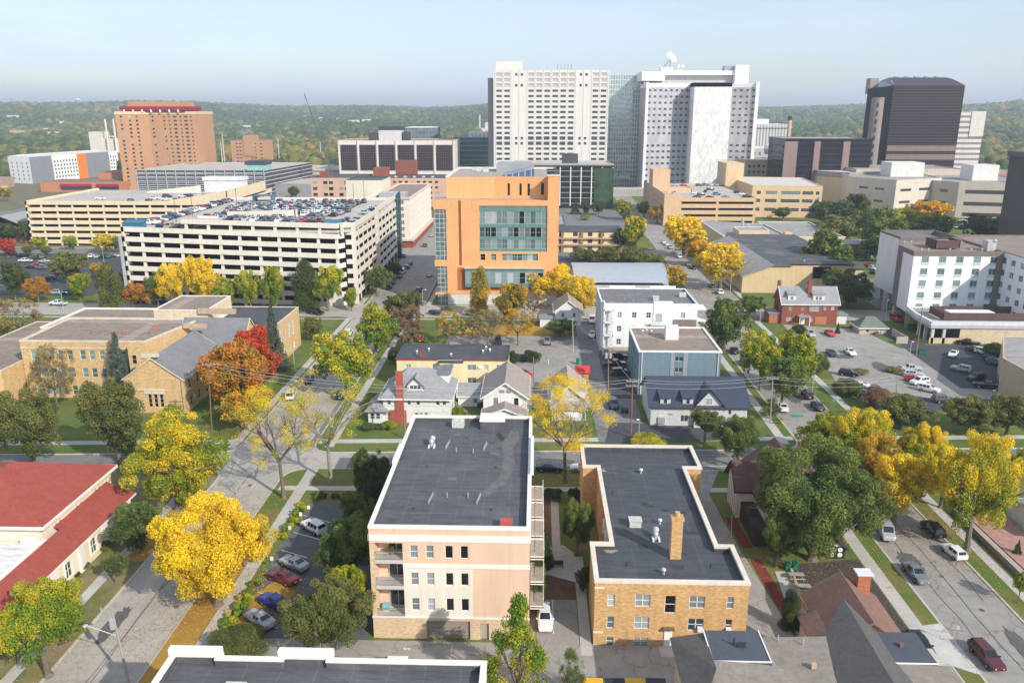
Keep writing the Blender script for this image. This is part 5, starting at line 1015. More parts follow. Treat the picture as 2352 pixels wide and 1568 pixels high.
# tall white clinic slab
slab = M('clinic white granite', (.74, .70, .66), kind='rows', ax='x', p=6.5, lw=.1, lf=.15, lc=(.42, .34, .30), var=.03); GC = glass('clinic pane', (.03, .035, .045), .04, .5, .9, (.10, .14, .17)); GL = glass('louvre pane', (.46, .44, .42), .6, .2, .2, (.52, .5, .48))
def tsk(i, j): return i in (2, 10) or j in (5, 6) or j >= 17
tw = []
du = 87.2 / 13 - .08
for j in range(21):
    for i in range(14):
        u = 1.2 + (i + .5) * (87.2 - 2.4) / 14; z = 8 + j * 3.86
        if i in (2, 3, 10, 11):
            if j in (7, 8, 18, 20): tw.append((u + (.9 if i in (2, 10) else -.9), z, 1.9, 1.9, 'bare', bf, GC))
            continue
        if j in (7, 8, 18, 19, 20): tw.append((u, z - .3, 4.4, 2.6, 'grid', wst, GL)); continue
        tw.append((u, z, 4.2, 1.75, 'grid', bf, GC))
tw.sort(key=lambda q: -q[1])
R = building('clinic_tower', 'tall wide white granite clinic slab with rows of dark windows', 'tower', rect(-33.5, 53.5, 640, 668), 89.5, slab, memw, {0: tw}, par=.8, cop=wst, d=.35)
m = MB(); [m.box(-33.6 + .3 + i * (87.2 - 2.4) / 14 + 1, -33.6 + 1.9 + i * (87.2 - 2.4) / 14, 639.75, 639.98, 6, 89.6) for i in range(15)]; m.build('stone_piers', wst, R)
m = MB(); m.box(-38, -33.55, 645, 690, 0, 84); m.build('side_core', M('clinic side shade', (.30, .30, .32), var=.04), R); part_box('penthouse', R, M('pale penthouse', (.70, .66, .60), kind='rows', ax='z', p=1.2), -33, -12, 670, 690, 80, 97)  # core's grey carries the shade of the unlit left side
for i in range(5): m = MB(); m.cyl(15 + i * 2.6, 650, 89, 94, .25, 6); m.build('roof_mast', greym, R)
# glass tower
gt = M('glass tower wall', (.34, .41, .42), kind='grid', metal=.75, pu=2.0, pz=3.6, lu=.3, lz=.24, lc=(.60, .65, .65), pv=.5, pc=(.52, .60, .61), rough=.05)
R = building('glass_tower', 'grey green glass tower between the two white clinic towers', 'tower', rect(53.7, 82.3, 664, 700), 86.6, gt, gravg, {}, par=.4, cop=galv)
# white clinic with blank marble face
marb = M('white marble panels', (.80, .79, .77), kind='panel', bw=1.5, bh=2.6, ms=.01, grime=(.97, .97, .96)); marb2 = M('grey mottled panels', (.47, .46, .49), kind='panel', bw=2.9, bh=6.2, ms=.02)
def mw(n, L): 
    o = []
    for j in range(17):
        if j == 8: continue
        z = 4 + j * 4.35; o += [((k + .5) * L / n, z, 2.3 if j < 8 else 2., 1.5, 'bare', bf, GC) for k in range(n)]
    return sorted(o, key=lambda q: -q[1])
R = thing('clinic_tower', 'white marble clinic tower with a blank centre panel and satellite dish on its roof', 'tower', (118, 650, 0))
PL = [(79.5, 620), (112.3, 629), (112.3, 612), (139, 612), (139, 632), (160, 624), (160, 668), (79.5, 668)]
w_ = MB(); LL = 34.
facade(w_, PL[0], PL[1], 0, 76.5, hl(mw(8, 34)), .3); facade(w_, PL[4], PL[5], 0, 76.5, hl(mw(5, 22.4)), .3); facade(w_, PL[5], PL[6], 0, 76.5); facade(w_, PL[7], PL[0], 0, 76.5); w_.build('wall', marb2, R)
for a, b, n, L in ((0, 1, 8, 34), (4, 5, 5, 22.4)): windows(R, PL[a], PL[b], mw(n, L), .3, cap=100)
w_ = MB(); facade(w_, PL[1], PL[2], 0, 79.5); facade(w_, PL[2], PL[3], 0, 79.5); facade(w_, PL[3], PL[4], 0, 79.5); w_.poly([(*p, 79.5) for p in (PL[1], PL[2], PL[3], PL[4])]); w_.build('marble_panel', marb, R)
m = MB(); m.prism([(p[0], p[1]) for p in PL], 76.5, 79.4, 0); m.build('cornice', M('white stone', (.80, .79, .77), var=.04), R)
for x0, x1, y0, y1 in ((78.6, 80.6, 618.6, 621), (158.8, 161.2, 622.6, 625)): part_box('corner_pier', R, M('white stone', (1, 1, 1)), x0, x1, y0, y1, 0, 80)
part_box('podium', R, conc, 52, 96, 600, 619, 0, 5)
P_ = M('white stone', (1, 1, 1))
m = MB(); m.box(84, 146, 642, 666, 79.4, 85.5); m.build('plant_floor', M('plant grey wall', (.44, .44, .45)), R); m = MB(); m.box(77, 94, 634, 668, 81.5, 88.); m.box(94, 148, 638, 668, 85.6, 88.6); m.box(146, 156, 636, 650, 79.4, 92.5); m.build('roof_crown', P_, R); part_box('roof_block', R, greym, 139, 146, 640, 650, 88.6, 92.3)
part_box('dish_base', R, P_, 92, 101, 642, 650, 88.6, 91)
R = thing('satellite_dish', 'large white satellite dish on the roof of the marble clinic tower', 'satellite dish', (98, 646, 91))
m = MB(); c = Vector((99.5, 645, 98)); ax = Vector((.55, -.6, .55)).normalized(); a_ = ax.orthogonal().normalized(); b_ = ax.cross(a_)
rings = [[c + (a_ * math.cos(t) + b_ * math.sin(t)) * r * 4.3 + ax * (r * r * 1.1) for t in [2 * math.pi * k / 20 for k in range(20)]] for r in (.02, .35, .7, 1.)]
for i in range(3):
    for k in range(20): m.poly([rings[i][k], rings[i][(k + 1) % 20], rings[i + 1][(k + 1) % 20], rings[i + 1][k]])
m.build('dish', whitep, R)
m = MB(); m.tube((94, 646, 91), tuple(c), .35, 6); m.tube((99, 647, 91), tuple(c), .3, 6); m.tube(tuple(c), tuple(c + ax * 3.4), .12, 5); m.build('mount', greym, R)
R = thing('satellite_dish', 'pair of small tilted dishes beside the large satellite dish', 'satellite dish', (106, 646, 88.6)); m = MB(); [(m.cyl(x, 646, 88.6, 91, .25, 6), m.ball((x + .4, 645.5, 92), 1.3, 0, 8, 1.)) for x in (105, 108)]; m.build('dish', whitep, R)
# dark glass ramp
R = building('dark_glass_ramp', 'black glass parking ramp with white floor lines right behind the orange building', 'parking garage', rect(-16, 48, 520, 570), 27.3, M('dark ramp glass', (.012, .016, .018), kind='rows', ax='z', p=3.35, lw=.13, lf=.9, lc=(.50, .50, .48), rough=.12, spec=.8, var=.3), deckm, {}, par=.6, cop=galv)
for i in range(6): part_box('white_post', R, whitep, 14.5 + i * 6.6 - .3, 14.5 + i * 6.6 + .3, 519.6, 519.95, 2, 26)
m = MB(); strip(m, (-16, 519.5), (48, 519.5), 27.3, 27.3, 28.4, 28.4); m.build('metal_crown', M('dull crown metal', (.40, .40, .40), kind='rows', ax='x', p=2), R); part_box('lift_head', R, M('dark cap', (1, 1, 1)), 16, 26, 530, 540, 27, 33.5)
part_box('green_glass_corner', R, M('green reflecting glass', (.05, .09, .05), rough=.1, var=.6, scale=.25), 36, 48.1, 519.4, 519.58, 2, 25.5)
# tan parking ramp right of centre
tanr = M('tan ramp concrete', (.66, .45, .28), var=.05, scale=.25)
R = thing('parking_ramp', 'tan parking ramp with long dark openings and a few parked cars on top', 'parking garage', (93, 480, 0))
m = MB(); m.prism(rect(71, 116, 445, 530), 0, 13.4); m.build('shade_core', blackv, R)
ramp_face(R, (76.7, 443), (117.7, 443), 5, 15.2, 3.4, 2.15, 0, 2, tanr, 1.2, .02); m = MB(); facade(m, (68.6, 443), (76.7, 443), 0, 17.2); facade(m, (68.6, 531), (68.6, 443), 0, 17.2, [(u, u + 2.6, z, z + 1.2) for u in (48, 56, 64, 72, 80) for z in (2.4, 5.8, 9.2, 12.6)], .6); facade(m, (117.7, 443), (117.7, 531), 0, 15.2); facade(m, (117.7, 531), (68.6, 531), 0, 15.2); m.build('wall', tanr, R)
m = MB(); m.prism(rect(68.8, 117.5, 443.3, 530.7), 13.5, 14.2); m.build('roof_deck', deckm, R)
part_box('stair_tower', R, tanr, 68.8, 79, 492, 508, 10, 26.5); m = MB(); strip(m, (76, 480), (90, 480), 14.2, 14.2, 17., 17.); strip(m, (90, 480), (90, 494), 14.2, 14.2, 17., 17.); m.build('ramp_wall', tanr, R)
# tan office
tano = M('tan office wall', (.68, .50, .31), var=.05, scale=.25)
def gg(): return rnd.choice((GT, GK, GK))
R = building('tan_office', 'tan three storey office with green tinted ribbon windows', 'office building', [(125.4, 482), (164.4, 478), (172, 540), (125.4, 547)], 18.4, tano, M('pale gravel', (.62, .58, .53), var=.08), {0: [(u, z, w1, 2., 'grid', wf, gg()) for u, w1 in ((3.6, 2.4), (10.8, 6.6), (21.6, 10.8), (31.2, 6), (36.6, 2)) for z in (3.6, 8.7, 13.3)]}, par=.5, cop=tano)
part_box('stair_head', R, tano, 118, 129, 520, 545, 8, 28.5)
building('dark_brown_building', 'small old brown block with rows of small windows below the domed white tower', 'office building', rect(150, 172, 600, 640), 26, M('old tan stone', (.42, .34, .25), var=.1), gravg, {0: grid(22, 6, 4, 5, 4.2, 1.6, 2., 'bare', bf, GK)}, par=.4)
# white ribbed hotel tower and domed base
R = building('ribbed_tower', 'white hotel block with tight vertical ribs behind the marble tower', 'tower', rect(214, 269, 900, 940), 46.3, M('white ribs', (.62, .62, .61), kind='rows', ax='x', p=3.2, lw=.36, lf=.95, lc=(.05, .05, .055)), memw, {}, par=.5, cop=whitep)
part_box('penthouse', R, whitep, 214, 247, 905, 930, 46, 51.5); part_box('roof_rail', R, galv, 214, 270.5, 898.8, 899.8, 42.5, 44)
R = building('grey_domed_building', 'pale grey window block with a white domed entrance below the ribbed tower', 'hotel', rect(170, 212, 720, 760), 29, M('pale grey stone', (.52, .52, .52)), memw, {0: grid(42, 9, 6, 5, 4.4, 2., 2., 'bare', wf, GB)}, par=.4, cop=whitep); m = MB(); m.ball((200, 722, 29), 5.5, 0, 12, .9); m.build('dome', whitep, R)
# dark block and dark tower
brn = M('brown granite', (.27, .195, .18), var=.06); dkg = M('dark purple glass', (.010, .010, .016), kind='grid', pu=1.6, pz=3.6, lu=.05, lz=.07, lc=(.05, .045, .055), pv=.3, rough=.08, pc=(.03, .025, .035))
R = building('dark_office', 'dark purple glass office with brown granite piers, left of the dark tower', 'office building', rect(165, 222, 560, 600), 42.3, dkg, gravg, {}, par=.5, cop=M('dark blue cap', (.06, .07, .11), rough=.3))
for x0, x1 in ((164.5, 173), (184, 188), (203, 207.5)): part_box('granite_pier', R, brn, x0, x1, 559, 559.98, 0, 40.5)
m = MB(); [m.box(164.2, 164.5, 562 + 0 * z, 590, z, z + 1.4) for z in (6, 11, 16, 21, 26, 31, 36)]; m.build('window_band', GK, R)
R = thing('industrial_chimney', 'tan chimney stack with black top behind the dark office', 'chimney', (226, 760, 0)); m = MB(); m.cyl(226, 760, 0, 52, 2., 12, 0, 1.7); m.build('shaft', M('tan stack brick', (.58, .42, .30)), R); m = MB(); m.cyl(226, 760, 52, 55.5, 1.8, 12); m.build('black_top', darkm, R)
dkt = M('dark tower glass', (.020, .015, .02), kind='grid', pu=1.5, pz=1.95, lu=.12, lz=.24, lc=(.060, .047, .052), pv=.4, pc=(.03, .022, .028), rough=.1); dks = M('dark blue glass', (.012, .014, .022), rough=.12, var=.2)
R = thing('dark_tower', 'big dark brown glass tower with stepped sloping crown and a rounded granite shaft', 'tower', (265, 620, 0))
m = MB(); facade(m, (248, 600), (297, 600), 0, 77); m.build('front_glass', dkt, R)
m = MB(); facade(m, (235, 612), (248, 600), 0, 75); facade(m, (251, 650), (235, 612), 0, 75); facade(m, (297, 600), (316, 650), 0, 77); facade(m, (316, 650), (251, 650), 0, 77); m.poly([(235, 612, 75), (248, 600, 75), (248, 600, 77)]); m.build('side_glass', dks, R)
m = MB(); rows_ = [(77, 0), (78.8, .8), (80.4, 1.6), (81.8, 2.4), (82.4, 2.6)]
for i in range(4):
    (z0, d0), (z1, d1) = rows_[i], rows_[i + 1]
    a = [(248 - i * .6, 600 + d0), (297 - i * 3.2, 600 + d0)]; b = [(248 - (i + 1) * .6, 600 + d1), (297 - (i + 1) * 3.2, 600 + d1)]
    m.poly([(*a[0], z0), (*a[1], z0), (*b[1], z1), (*b[0], z1)]); m.poly([(*a[1], z0), (312, 646, z0), (309 - 3 * i, 646, z1), (*b[1], z1)])
m.poly([(245.6, 602.6, 82.4), (284.2, 602.6, 82.4), (300, 646, 82.4), (258, 648, 82)]); m.poly([(235, 612, 75), (248, 600, 77), (245.6, 602.6, 82.4), (258, 648, 82), (251, 650, 75)]); m.build('sloped_crown', M('crown glass', (.07, .06, .085), rough=.12, var=.15), R)
part_box('lift_head', R, M('pale brown cap', (.36, .28, .25)), 244, 250, 632, 640, 72, 83)
m = MB(); [m.box(252 + 7 * i, 254.5 + 7 * i, 609, 612, 82.4, 83.4) for i in range(5)]; m.build('roof_unit', greym, R)
m = MB(); m.cyl(239.5, 603, 0, 69, 4.2, 16); m.box(238.5, 244, 603, 612, 0, 69); m.build('granite_shaft', M('shaft granite', (.28, .23, .215), var=.05), R); m = MB(); [m.box(238, 238.6, 598.7, 599.1, 12 + 5.6 * k, 15 + 5.6 * k) for k in range(10)]; m.build('slot_window', GK, R)
m = MB(); [m.box(248.5, 296.6, 599.6, 599.98, z, z + 3.8) for z in (26.5, 32.5)]; m.build('gold_band', M('bronze band', (.24, .185, .15), kind='rows', ax='x', p=1.5), R)
R = building('striped_tower', 'white tower with black horizontal window stripes right of the dark tower', 'tower', [(318, 690), (361, 690), (364, 720), (318, 720)], 59.5, M('black white stripes', (.70, .66, .64), kind='rows', ax='z', p=4.2, lw=.45, lf=1., lc=(.025, .025, .03)), memw, {}, par=.5, cop=cream); part_box('white_side', R, M('pale side panel', (.68, .63, .60)), 350, 361.2, 689.4, 689.95, 40, 59.5)
# concrete clinic buildings, right
cnb = M('beige concrete', (.50, .43, .37), var=.06, scale=.2); cnl = M('sunlit beige concrete', (.62, .55, .47), var=.06, scale=.2)  # second is a paler copy with sunlight put into its colour
building('tan_block', 'tan concrete block with grey rooftop louvres and few small windows behind the dark trees', 'office building', [(184.9, 550), (198.9, 532.4), (222.3, 540.5), (217.6, 585), (189.5, 591)], 22.1, M('tan concrete', (.62, .48, .32), var=.05), M('white gravel', (.6, .55, .5)), {1: [(4, z, 1.2, 1.2, 'bare', bf, GK) for z in (6.2, 12, 16.8)] + [(14, 15.3, 2., 1.8, 'bare', bf, GK), (20, 17, 1.2, 1.2, 'bare', bf, GK)]}, par=.4, cop=M('grey crown', (.33, .30, .28)), capz=3.5)
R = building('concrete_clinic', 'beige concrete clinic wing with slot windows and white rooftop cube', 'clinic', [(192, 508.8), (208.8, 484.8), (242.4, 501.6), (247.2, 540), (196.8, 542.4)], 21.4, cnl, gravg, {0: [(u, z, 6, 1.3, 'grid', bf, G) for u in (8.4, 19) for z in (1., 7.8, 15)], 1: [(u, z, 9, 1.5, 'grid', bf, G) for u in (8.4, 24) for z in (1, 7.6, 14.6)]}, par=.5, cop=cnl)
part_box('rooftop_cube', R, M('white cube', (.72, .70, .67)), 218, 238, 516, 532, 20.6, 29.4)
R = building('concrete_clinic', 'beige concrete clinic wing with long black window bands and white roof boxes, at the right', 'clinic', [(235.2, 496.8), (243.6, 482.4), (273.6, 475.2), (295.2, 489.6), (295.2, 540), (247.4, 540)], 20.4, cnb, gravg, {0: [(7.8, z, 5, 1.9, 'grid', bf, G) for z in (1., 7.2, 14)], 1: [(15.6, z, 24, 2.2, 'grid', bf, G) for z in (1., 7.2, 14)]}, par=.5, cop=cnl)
part_box('rooftop_cube', R, M('white cube', (1, 1, 1)), 259, 274, 499, 514, 20, 29.); part_box('rooftop_cube', R, M('white cube', (1, 1, 1)), 276, 287, 486, 494, 20, 23)
building('beige_terrace_building', 'long low beige terrace building at the foot of the dark tower', 'office building', rect(206, 275, 540, 580), 24, M('terrace beige', (.54, .45, .37)), gravg, {0: [(u, 16, 20, 1.5, 'grid', bf, G) for u in (16, 40)]}, par=.5)
R = building('dark_rib_building', 'tall dark beige building with light vertical ribs cut by the right edge', 'office building', [(208, 345), (240, 345), (240, 372), (208, 372)], 43., M('ribbed beige', (.20, .165, .14), kind='rows', ax='x', p=3.1, lw=.35, lf=.9, lc=(.035, .035, .045)), gravg, {}, par=.4, cop=M('slate cap', (.12, .13, .17)), lip=.8, capz=2.)
for i in range(3): m = MB(); m.tube((210.5 + 6 * i, 344.6, 0), (210.5 + 6 * i, 344.6, 38), .22, 6); m.build('light_rib', galv, R)
building('brick_hall', 'plain orange brick hall right of the striped tower', 'hall', rect(300, 355, 600, 640), 17, M('orange hall brick', (.50, .22, .13), kind='brick'), gravg, {}, par=.4)
# left skyline
R = building('brick_tower', 'tall orange brick apartment tower with dark red mansard band on the left skyline', 'tower', [(-322, 632), (-300, 640), (-264, 640), (-264, 676), (-322, 676)], 59.5, M('tower brick', (.50, .275, .15), kind='brick', var=.08), gravel, {0: [(u, z, 1.6, 1.4, 'bare', bf, wk()) for u in (4, 10, 15) for z in [4 + 3 * k for k in range(18)]], 1: [(u, z, w1, 1.3, 'bare', bf, wk()) for u, w1 in ((3, 1.6), (12, 1.2), (16, 1.2), (20.5, 2.4), (25, 1.2), (29, 2.6), (33, 1.2)) for z in [4 + 3 * k for k in range(18)]]}, par=.5, cop=M('cream crown band', (.66, .50, .33)), lip=.3, capz=2.2)
part_box('mansard_band', R, M('dark red metal', (.30, .02, .035)), -321, -270, 638, 670, 60.5, 63.2); part_box('penthouse', R, M('tower brick', (1, 1, 1)), -316, -274, 642, 666, 59, 67); part_box('dark_band', R, G, -320, -271, 639, 668, 59, 60.5); m = MB(); [m.box(-318 + 7 * i, -317 + 7 * i, 637.6, 638.9, 58.8, 61) for i in range(7)]; m.build('pier', cream, R)
R = building('small_brick_tower', 'smaller orange brick apartment block in front of the wooded hills', 'apartment building', rect(-353, -314, 950, 980), 27, M('tower brick', (1, 1, 1)), gravel, {0: [(u, z, 2.6, 1.2, 'bare', bf, GK) for u in (7, 11, 24, 28, 35) for z in range(3, 24, 4)]}, par=.4); part_box('lift_tower', R, M('tower brick', (1, 1, 1)), -338, -325, 949, 965, 10, 33)
R = building('white_grey_apartments', 'long white and grey apartment block with one orange panel at far left', 'apartment building', [(-455, 700), (-430, 690), (-410, 800), (-440, 820), (-460, 720)], 22.5, M('white cladding', (.78, .78, .77), var=.03), memw, {0: grid(27, 4, 3, 5, 3.3, 1.4, 1.8, 'bare', bf, G), 1: grid(111.8, 30, 3, 5, 3.3, 1.6, 1.8, 'bare', bf, G)}, par=.5, cop=whitep)
for t0, t1, mm, nm in ((.0, .22, M('slate grey panel', (.24, .25, .27)), 'grey_panel'), (.5, .6, M('bright orange panel', (.85, .22, .02)), 'orange_panel'), (.6, .88, M('slate grey panel', (1, 1, 1)), 'grey_panel')):
    m = MB(); a = Vector((-430, 690)); b = Vector((-410, 800)); n = Vector((.984, -.179)); p, q = a + (b - a) * t0 + n * .5, a + (b - a) * t1 + n * .5; strip(m, p, q, 0, 0, 22.4, 22.4, .6); m.build(nm, mm, R)
R = building('red_brown_building', 'low orange brick building with maroon awnings left of the brick tower', 'school building', [(-381, 620), (-318, 620), (-318, 650), (-381, 650)], 7.5, M('orange low brick', (.52, .22, .11), kind='brick'), M('brown roof', (.25, .16, .14)), {}, par=.3); building('', '', '', rect(-352, -300, 652, 690), 12.5, M('orange low brick', (1, 1, 1)), M('brown roof', (1, 1, 1)), {}, par=.3, root=R)
for x0, x1 in ((-365, -341), (-337, -320)): part_box('maroon_awning', R, M('maroon metal', (.35, .02, .05)), x0, x1, 618.6, 619.98, 4.2, 6.2); part_box('window_strip', R, G, x0, x1, 619.7, 619.97, 1.6, 4.1)
R = thing('grain_elevator', 'cream industrial plant with tall boxes and two slim stacks, left of the brick tower', 'industrial plant', (-525, 1000, 0)); cpl = M('plant cream', (.70, .65, .54), var=.08)
for i, (x0, x1, z) in enumerate(((-545, -530, 35.5), (-530, -514, 27), (-512, -500, 24), (-552, -540, 12), (-540, -505, 15), (-505, -490, 12))): part_box('silo_block', R, cpl, x0, x1, 1000 + i * .4, 1020, 0, z)
for x in (-521, -511): m = MB(); m.cyl(x, 997, 0, 50.5, 1.5, 10, 0, 1.1); m.build('stack', cpl, R)
R = thing('distant_mill', 'pale mill building with a chimney far off on the wooded slope', 'mill', (-120, 2000, 0)); zz_ = hillz(-120, 2000)
m = MB(); m.box(-125, -90, 2000, 2020, 0, zz_ + 27); m.box(-135, -90, 1998, 2020, 0, zz_ + 14); m.build('block', cpl, R); m = MB(); m.cyl(-138, 2000, 0, zz_ + 44, 2., 8); m.build('stack', cpl, R)
R = thing('water_tower', 'tiny white water tower on the left skyline', 'water tower', (-1960, 3550, hillz(-1960, 3550))); zz_ = hillz(-1960, 3550); m = MB(); m.cyl(-1960, 3550, zz_, zz_ + 30, 2.2, 8); m.ball((-1960, 3550, zz_ + 34), 9, 0, 10, .6); m.build('tank', whitep, R)
for i, (x, y, w_, d_, h_, c_) in enumerate(((-470, 640, 40, 25, 8, (.42, .28, .20)), (-560, 720, 50, 30, 7, (.6, .6, .58)), (-250, 760, 60, 30, 9, (.5, .47, .42)), (-190, 800, 50, 30, 8, (.42, .4, .38)), (-440, 580, 45, 22, 6, (.75, .75, .73)), (420, 760, 60, 35, 9, (.5, .4, .33)), (330, 880, 70, 40, 8, (.6, .58, .55)), (120, 760, 60, 40, 20, (.5, .42, .34)))):
    building('low_building', 'low %s flat building far off %s' % (('brick red', 'white', 'beige', 'brown', 'bright white', 'tan', 'grey', 'buff')[i], ('at the left edge', 'at the foot of the left hill', 'behind the mesh ramp', 'beyond the crane', 'in front of the grey apartments', 'right of the striped tower', 'beyond the striped tower', 'behind the tan office')[i]), 'building', rect(x, x + w_, y, y + d_), h_, M('low wall %d' % i, c_), gravg, {}, par=.4)
# mobile crane
R = thing('crane', 'tall thin lattice crane boom leaning left above the white frame office', 'crane', (-146, 600, 0))
m = MB(); a, b = Vector((-146, 600, 3)), Vector((-166.5, 600, 72)); d_ = (b - a)
m.tube(tuple(a), tuple(a + d_ * .55), .75, 6, 0, .6); m.tube(tuple(a + d_ * .55), tuple(a + d_ * .82), .5, 6); m.tube(tuple(a + d_ * .82), tuple(b), .3, 6); m.build('boom', M('crane grey', (.11, .11, .12)), R)
m = MB(); m.tube(tuple(b), (-165, 598, 58), .07, 4); m.build('hoist_cable', darkm, R); part_box('carrier', R, M('crane yellow', (.5, .35, .1)), -152, -141, 598, 602, .6, 3.4)
# ================================================================ vehicles
tyre = M('tyre rubber', (.02, .02, .02)); rimm = paint('wheel rim', (.45, .46, .47), .3, .7); cg = paint('car glass', (.012, .016, .02), .05); lampw = paint('headlight lens', (.75, .75, .75), .1); lampr = paint('tail light lens', (.35, .01, .01), .15); plm = paint('number plate', (.7, .7, .68), .5)
CARCOL = {'white': (.78, .78, .77), 'silver': (.42, .44, .46), 'grey': (.19, .20, .215), 'black': (.010, .010, .012), 'navy': (.018, .028, .06), 'blue': (.012, .03, .26), 'red': (.36, .015, .02), 'dark red': (.13, .012, .02), 'bright red': (.55, .03, .02), 'maroon': (.085, .010, .024), 'dark grey': (.07, .075, .08), 'steel blue': (.10, .17, .24), 'tan': (.38, .32, .25), 'lime': (.35, .55, .03), 'teal': (.03, .16, .20)}
PROF = {  # x, bottom, shoulder, top, half width at shoulder, half width at top
 'sedan': [(-2.4, .42, .70, .76, .74, .62), (-2.3, .30, .92, .99, .84, .70), (-1.5, .26, .97, 1.06, .91, .70), (-.85, .26, .98, 1.41, .92, .58), (.2, .26, .97, 1.45, .92, .60), (1.0, .26, .94, 1.02, .91, .72), (2.05, .28, .82, .88, .87, .66), (2.38, .36, .62, .70, .76, .58)],
 'suv': [(-2.25, .48, .85, .95, .82, .70), (-2.2, .36, 1.02, 1.12, .90, .74), (-1.95, .32, 1.06, 1.66, .94, .64), (.35, .32, 1.05, 1.72, .95, .66), (1.1, .32, 1.04, 1.12, .94, .76), (2.05, .34, .96, 1.02, .91, .70), (2.3, .42, .70, .80, .82, .62)],
 'wagon': [(-2.5, .45, .80, .88, .78, .66), (-2.42, .32, .95, 1.05, .88, .72), (-2.05, .28, .99, 1.50, .92, .62), (.25, .28, .98, 1.54, .93, .63), (1.05, .28, .96, 1.04, .92, .74), (2.1, .3, .86, .92, .88, .68), (2.42, .38, .64, .72, .78, .60)],
 'hatch': [(-1.95, .42, .78, .86, .76, .64), (-1.9, .30, .96, 1.04, .86, .70), (-1.55, .27, .99, 1.42, .89, .60), (.2, .27, .98, 1.48, .90, .61), (.95, .27, .96, 1.04, .89, .72), (1.75, .3, .86, .92, .85, .66), (2.0, .36, .64, .72, .76, .58)],
 'van': [(-2.45, .48, 1.0, 1.1, .88, .80), (-2.42, .36, 1.1, 1.9, .94, .80), (.95, .34, 1.1, 1.98, .97, .80), (1.6, .34, 1.08, 1.2, .95, .80), (2.3, .36, .98, 1.04, .90, .72), (2.48, .44, .70, .80, .82, .66)],
 'pickup': [(-2.85, .55, 1.0, 1.02, .90, .86), (-.75, .48, 1.08, 1.1, .96, .90), (-.55, .42, 1.1, 1.74, .96, .66), (.75, .42, 1.1, 1.78, .96, .68), (1.4, .42, 1.1, 1.18, .95, .78), (2.6, .44, 1.02, 1.08, .92, .72), (2.85, .52, .75, .86, .84, .66)]}
CARM = {}
def carmesh(kind):
    if kind in CARM: return CARM[kind]
    pr = PROF[kind]; B = MB(); g = {'windscreen': MB(), 'rear_window': MB(), 'side_window': MB(), 'side_window2': MB()}
    sec = [[(x, -w * .88, zb), (x, -w, (zb + zs) / 2), (x, -w * .97, zs), (x, -wt, zt), (x, wt, zt), (x, w * .97, zs), (x, w, (zb + zs) / 2), (x, w * .88, zb)] for x, zb, zs, zt, w, wt in pr]
    cab = [p[3] - p[2] > .3 for p in pr]
    for i in range(len(pr) - 1):
        a, b = sec[i], sec[i + 1]
        for k in range(7):
            q = [a[k], a[k + 1], b[k + 1], b[k]][::-1]; tgt = B
            if k in (2, 4) and (cab[i] and cab[i + 1]):
                # body pillar frame plus inset glass
                A_, B_, C_, D_ = [Vector(v) for v in (a[k], a[k + 1], b[k + 1], b[k])]
                lerp = lambda s, t: (A_ * (1 - s) + D_ * s) * (1 - t) + (B_ * (1 - s) + C_ * s) * t
                n = Vector((0, -1 if k == 2 else 1, 0)) * .012
                B.poly(q)
                cuts = [(.04, .34), (.38, .68), (.72, .96)] if kind in ('suv', 'wagon', 'van') else [(.05, .47), (.52, .95)]
                for s0, s1 in cuts: g['side_window' if k == 2 else 'side_window2'].poly([tuple(lerp(s, t) + n) for s, t in ((s0, .1 if k == 2 else .1), (s0, .86), (s1, .86), (s1, .1))][::(-1 if k == 2 else -1)])
                continue
            if k == 3 and cab[i] != cab[i + 1] and kind != 'none':
                B.poly(q); A_, B_, C_, D_ = [Vector(v) for v in (a[3], a[4], b[4], b[3])]; up = Vector((0, 0, .014))
                lerp = lambda s, t: (A_ * (1 - s) + D_ * s) * (1 - t) + (B_ * (1 - s) + C_ * s) * t
                g['windscreen' if cab[i] else 'rear_window'].poly([tuple(lerp(s, t) + up) for s, t in ((.06, .06), (.06, .94), (.94, .94), (.94, .06))][::-1]); continue
            if k in (2, 4) and cab[i] != cab[i + 1]:
                B.poly(q); A_, B_, C_, D_ = [Vector(v) for v in (a[k], a[k + 1], b[k + 1], b[k])]; n = Vector((0, -.012 if k == 2 else .012, 0)); c0 = (A_ + B_ + C_ + D_) / 4
                continue
            B.poly(q)
    B.poly(sec[0]); B.poly(sec[-1][::-1])
    if kind == 'pickup':              # open load bed
        g2 = MB(); g2.box(-2.7, -.95, -.72, .72, 1.03, 1.055); g['bed'] = g2
    wb = {'sedan': 1.4, 'suv': 1.35, 'wagon': 1.45, 'hatch': 1.25, 'van': 1.5, 'pickup': 1.75}[kind]; wr = .33 if kind in ('sedan', 'hatch', 'wagon') else .38; w = pr[2][4]
    T = MB(); 
    for k in range(14):
        t0, t1 = 2 * math.pi * k / 14, 2 * math.pi * (k + 1) / 14
        P = lambda r, y, t: (r * math.cos(t), y, r * math.sin(t))
        T.poly([P(wr, -.12, t0), P(wr, -.12, t1), P(wr, .1, t1), P(wr, .1, t0)]); T.poly([P(wr * .62, -.12, t0), P(wr * .62, -.12, t1), P(wr, -.12, t1), P(wr, -.12, t0)])
    Rm = MB(); Rm.poly([(wr * .64 * math.cos(2 * math.pi * k / 14), -.10, wr * .64 * math.sin(2 * math.pi * k / 14)) for k in range(14)])
    fx = pr[-1][0]; rx = pr[0][0]; zs = pr[-1][2]; L1 = MB(); L1.box(-.1, .06, -.17, .17, -.07, .09); L2 = MB(); L2.box(-.05, .06, -.15, .15, -.12, .12); Pl = MB(); Pl.box(-.02, .04, -.2, .2, -.07, .07); Mi = MB(); Mi.box(-.1, .1, -.1, .1, -.06, .07)
    pm = [paint('car paint', (.5, .5, .5))]
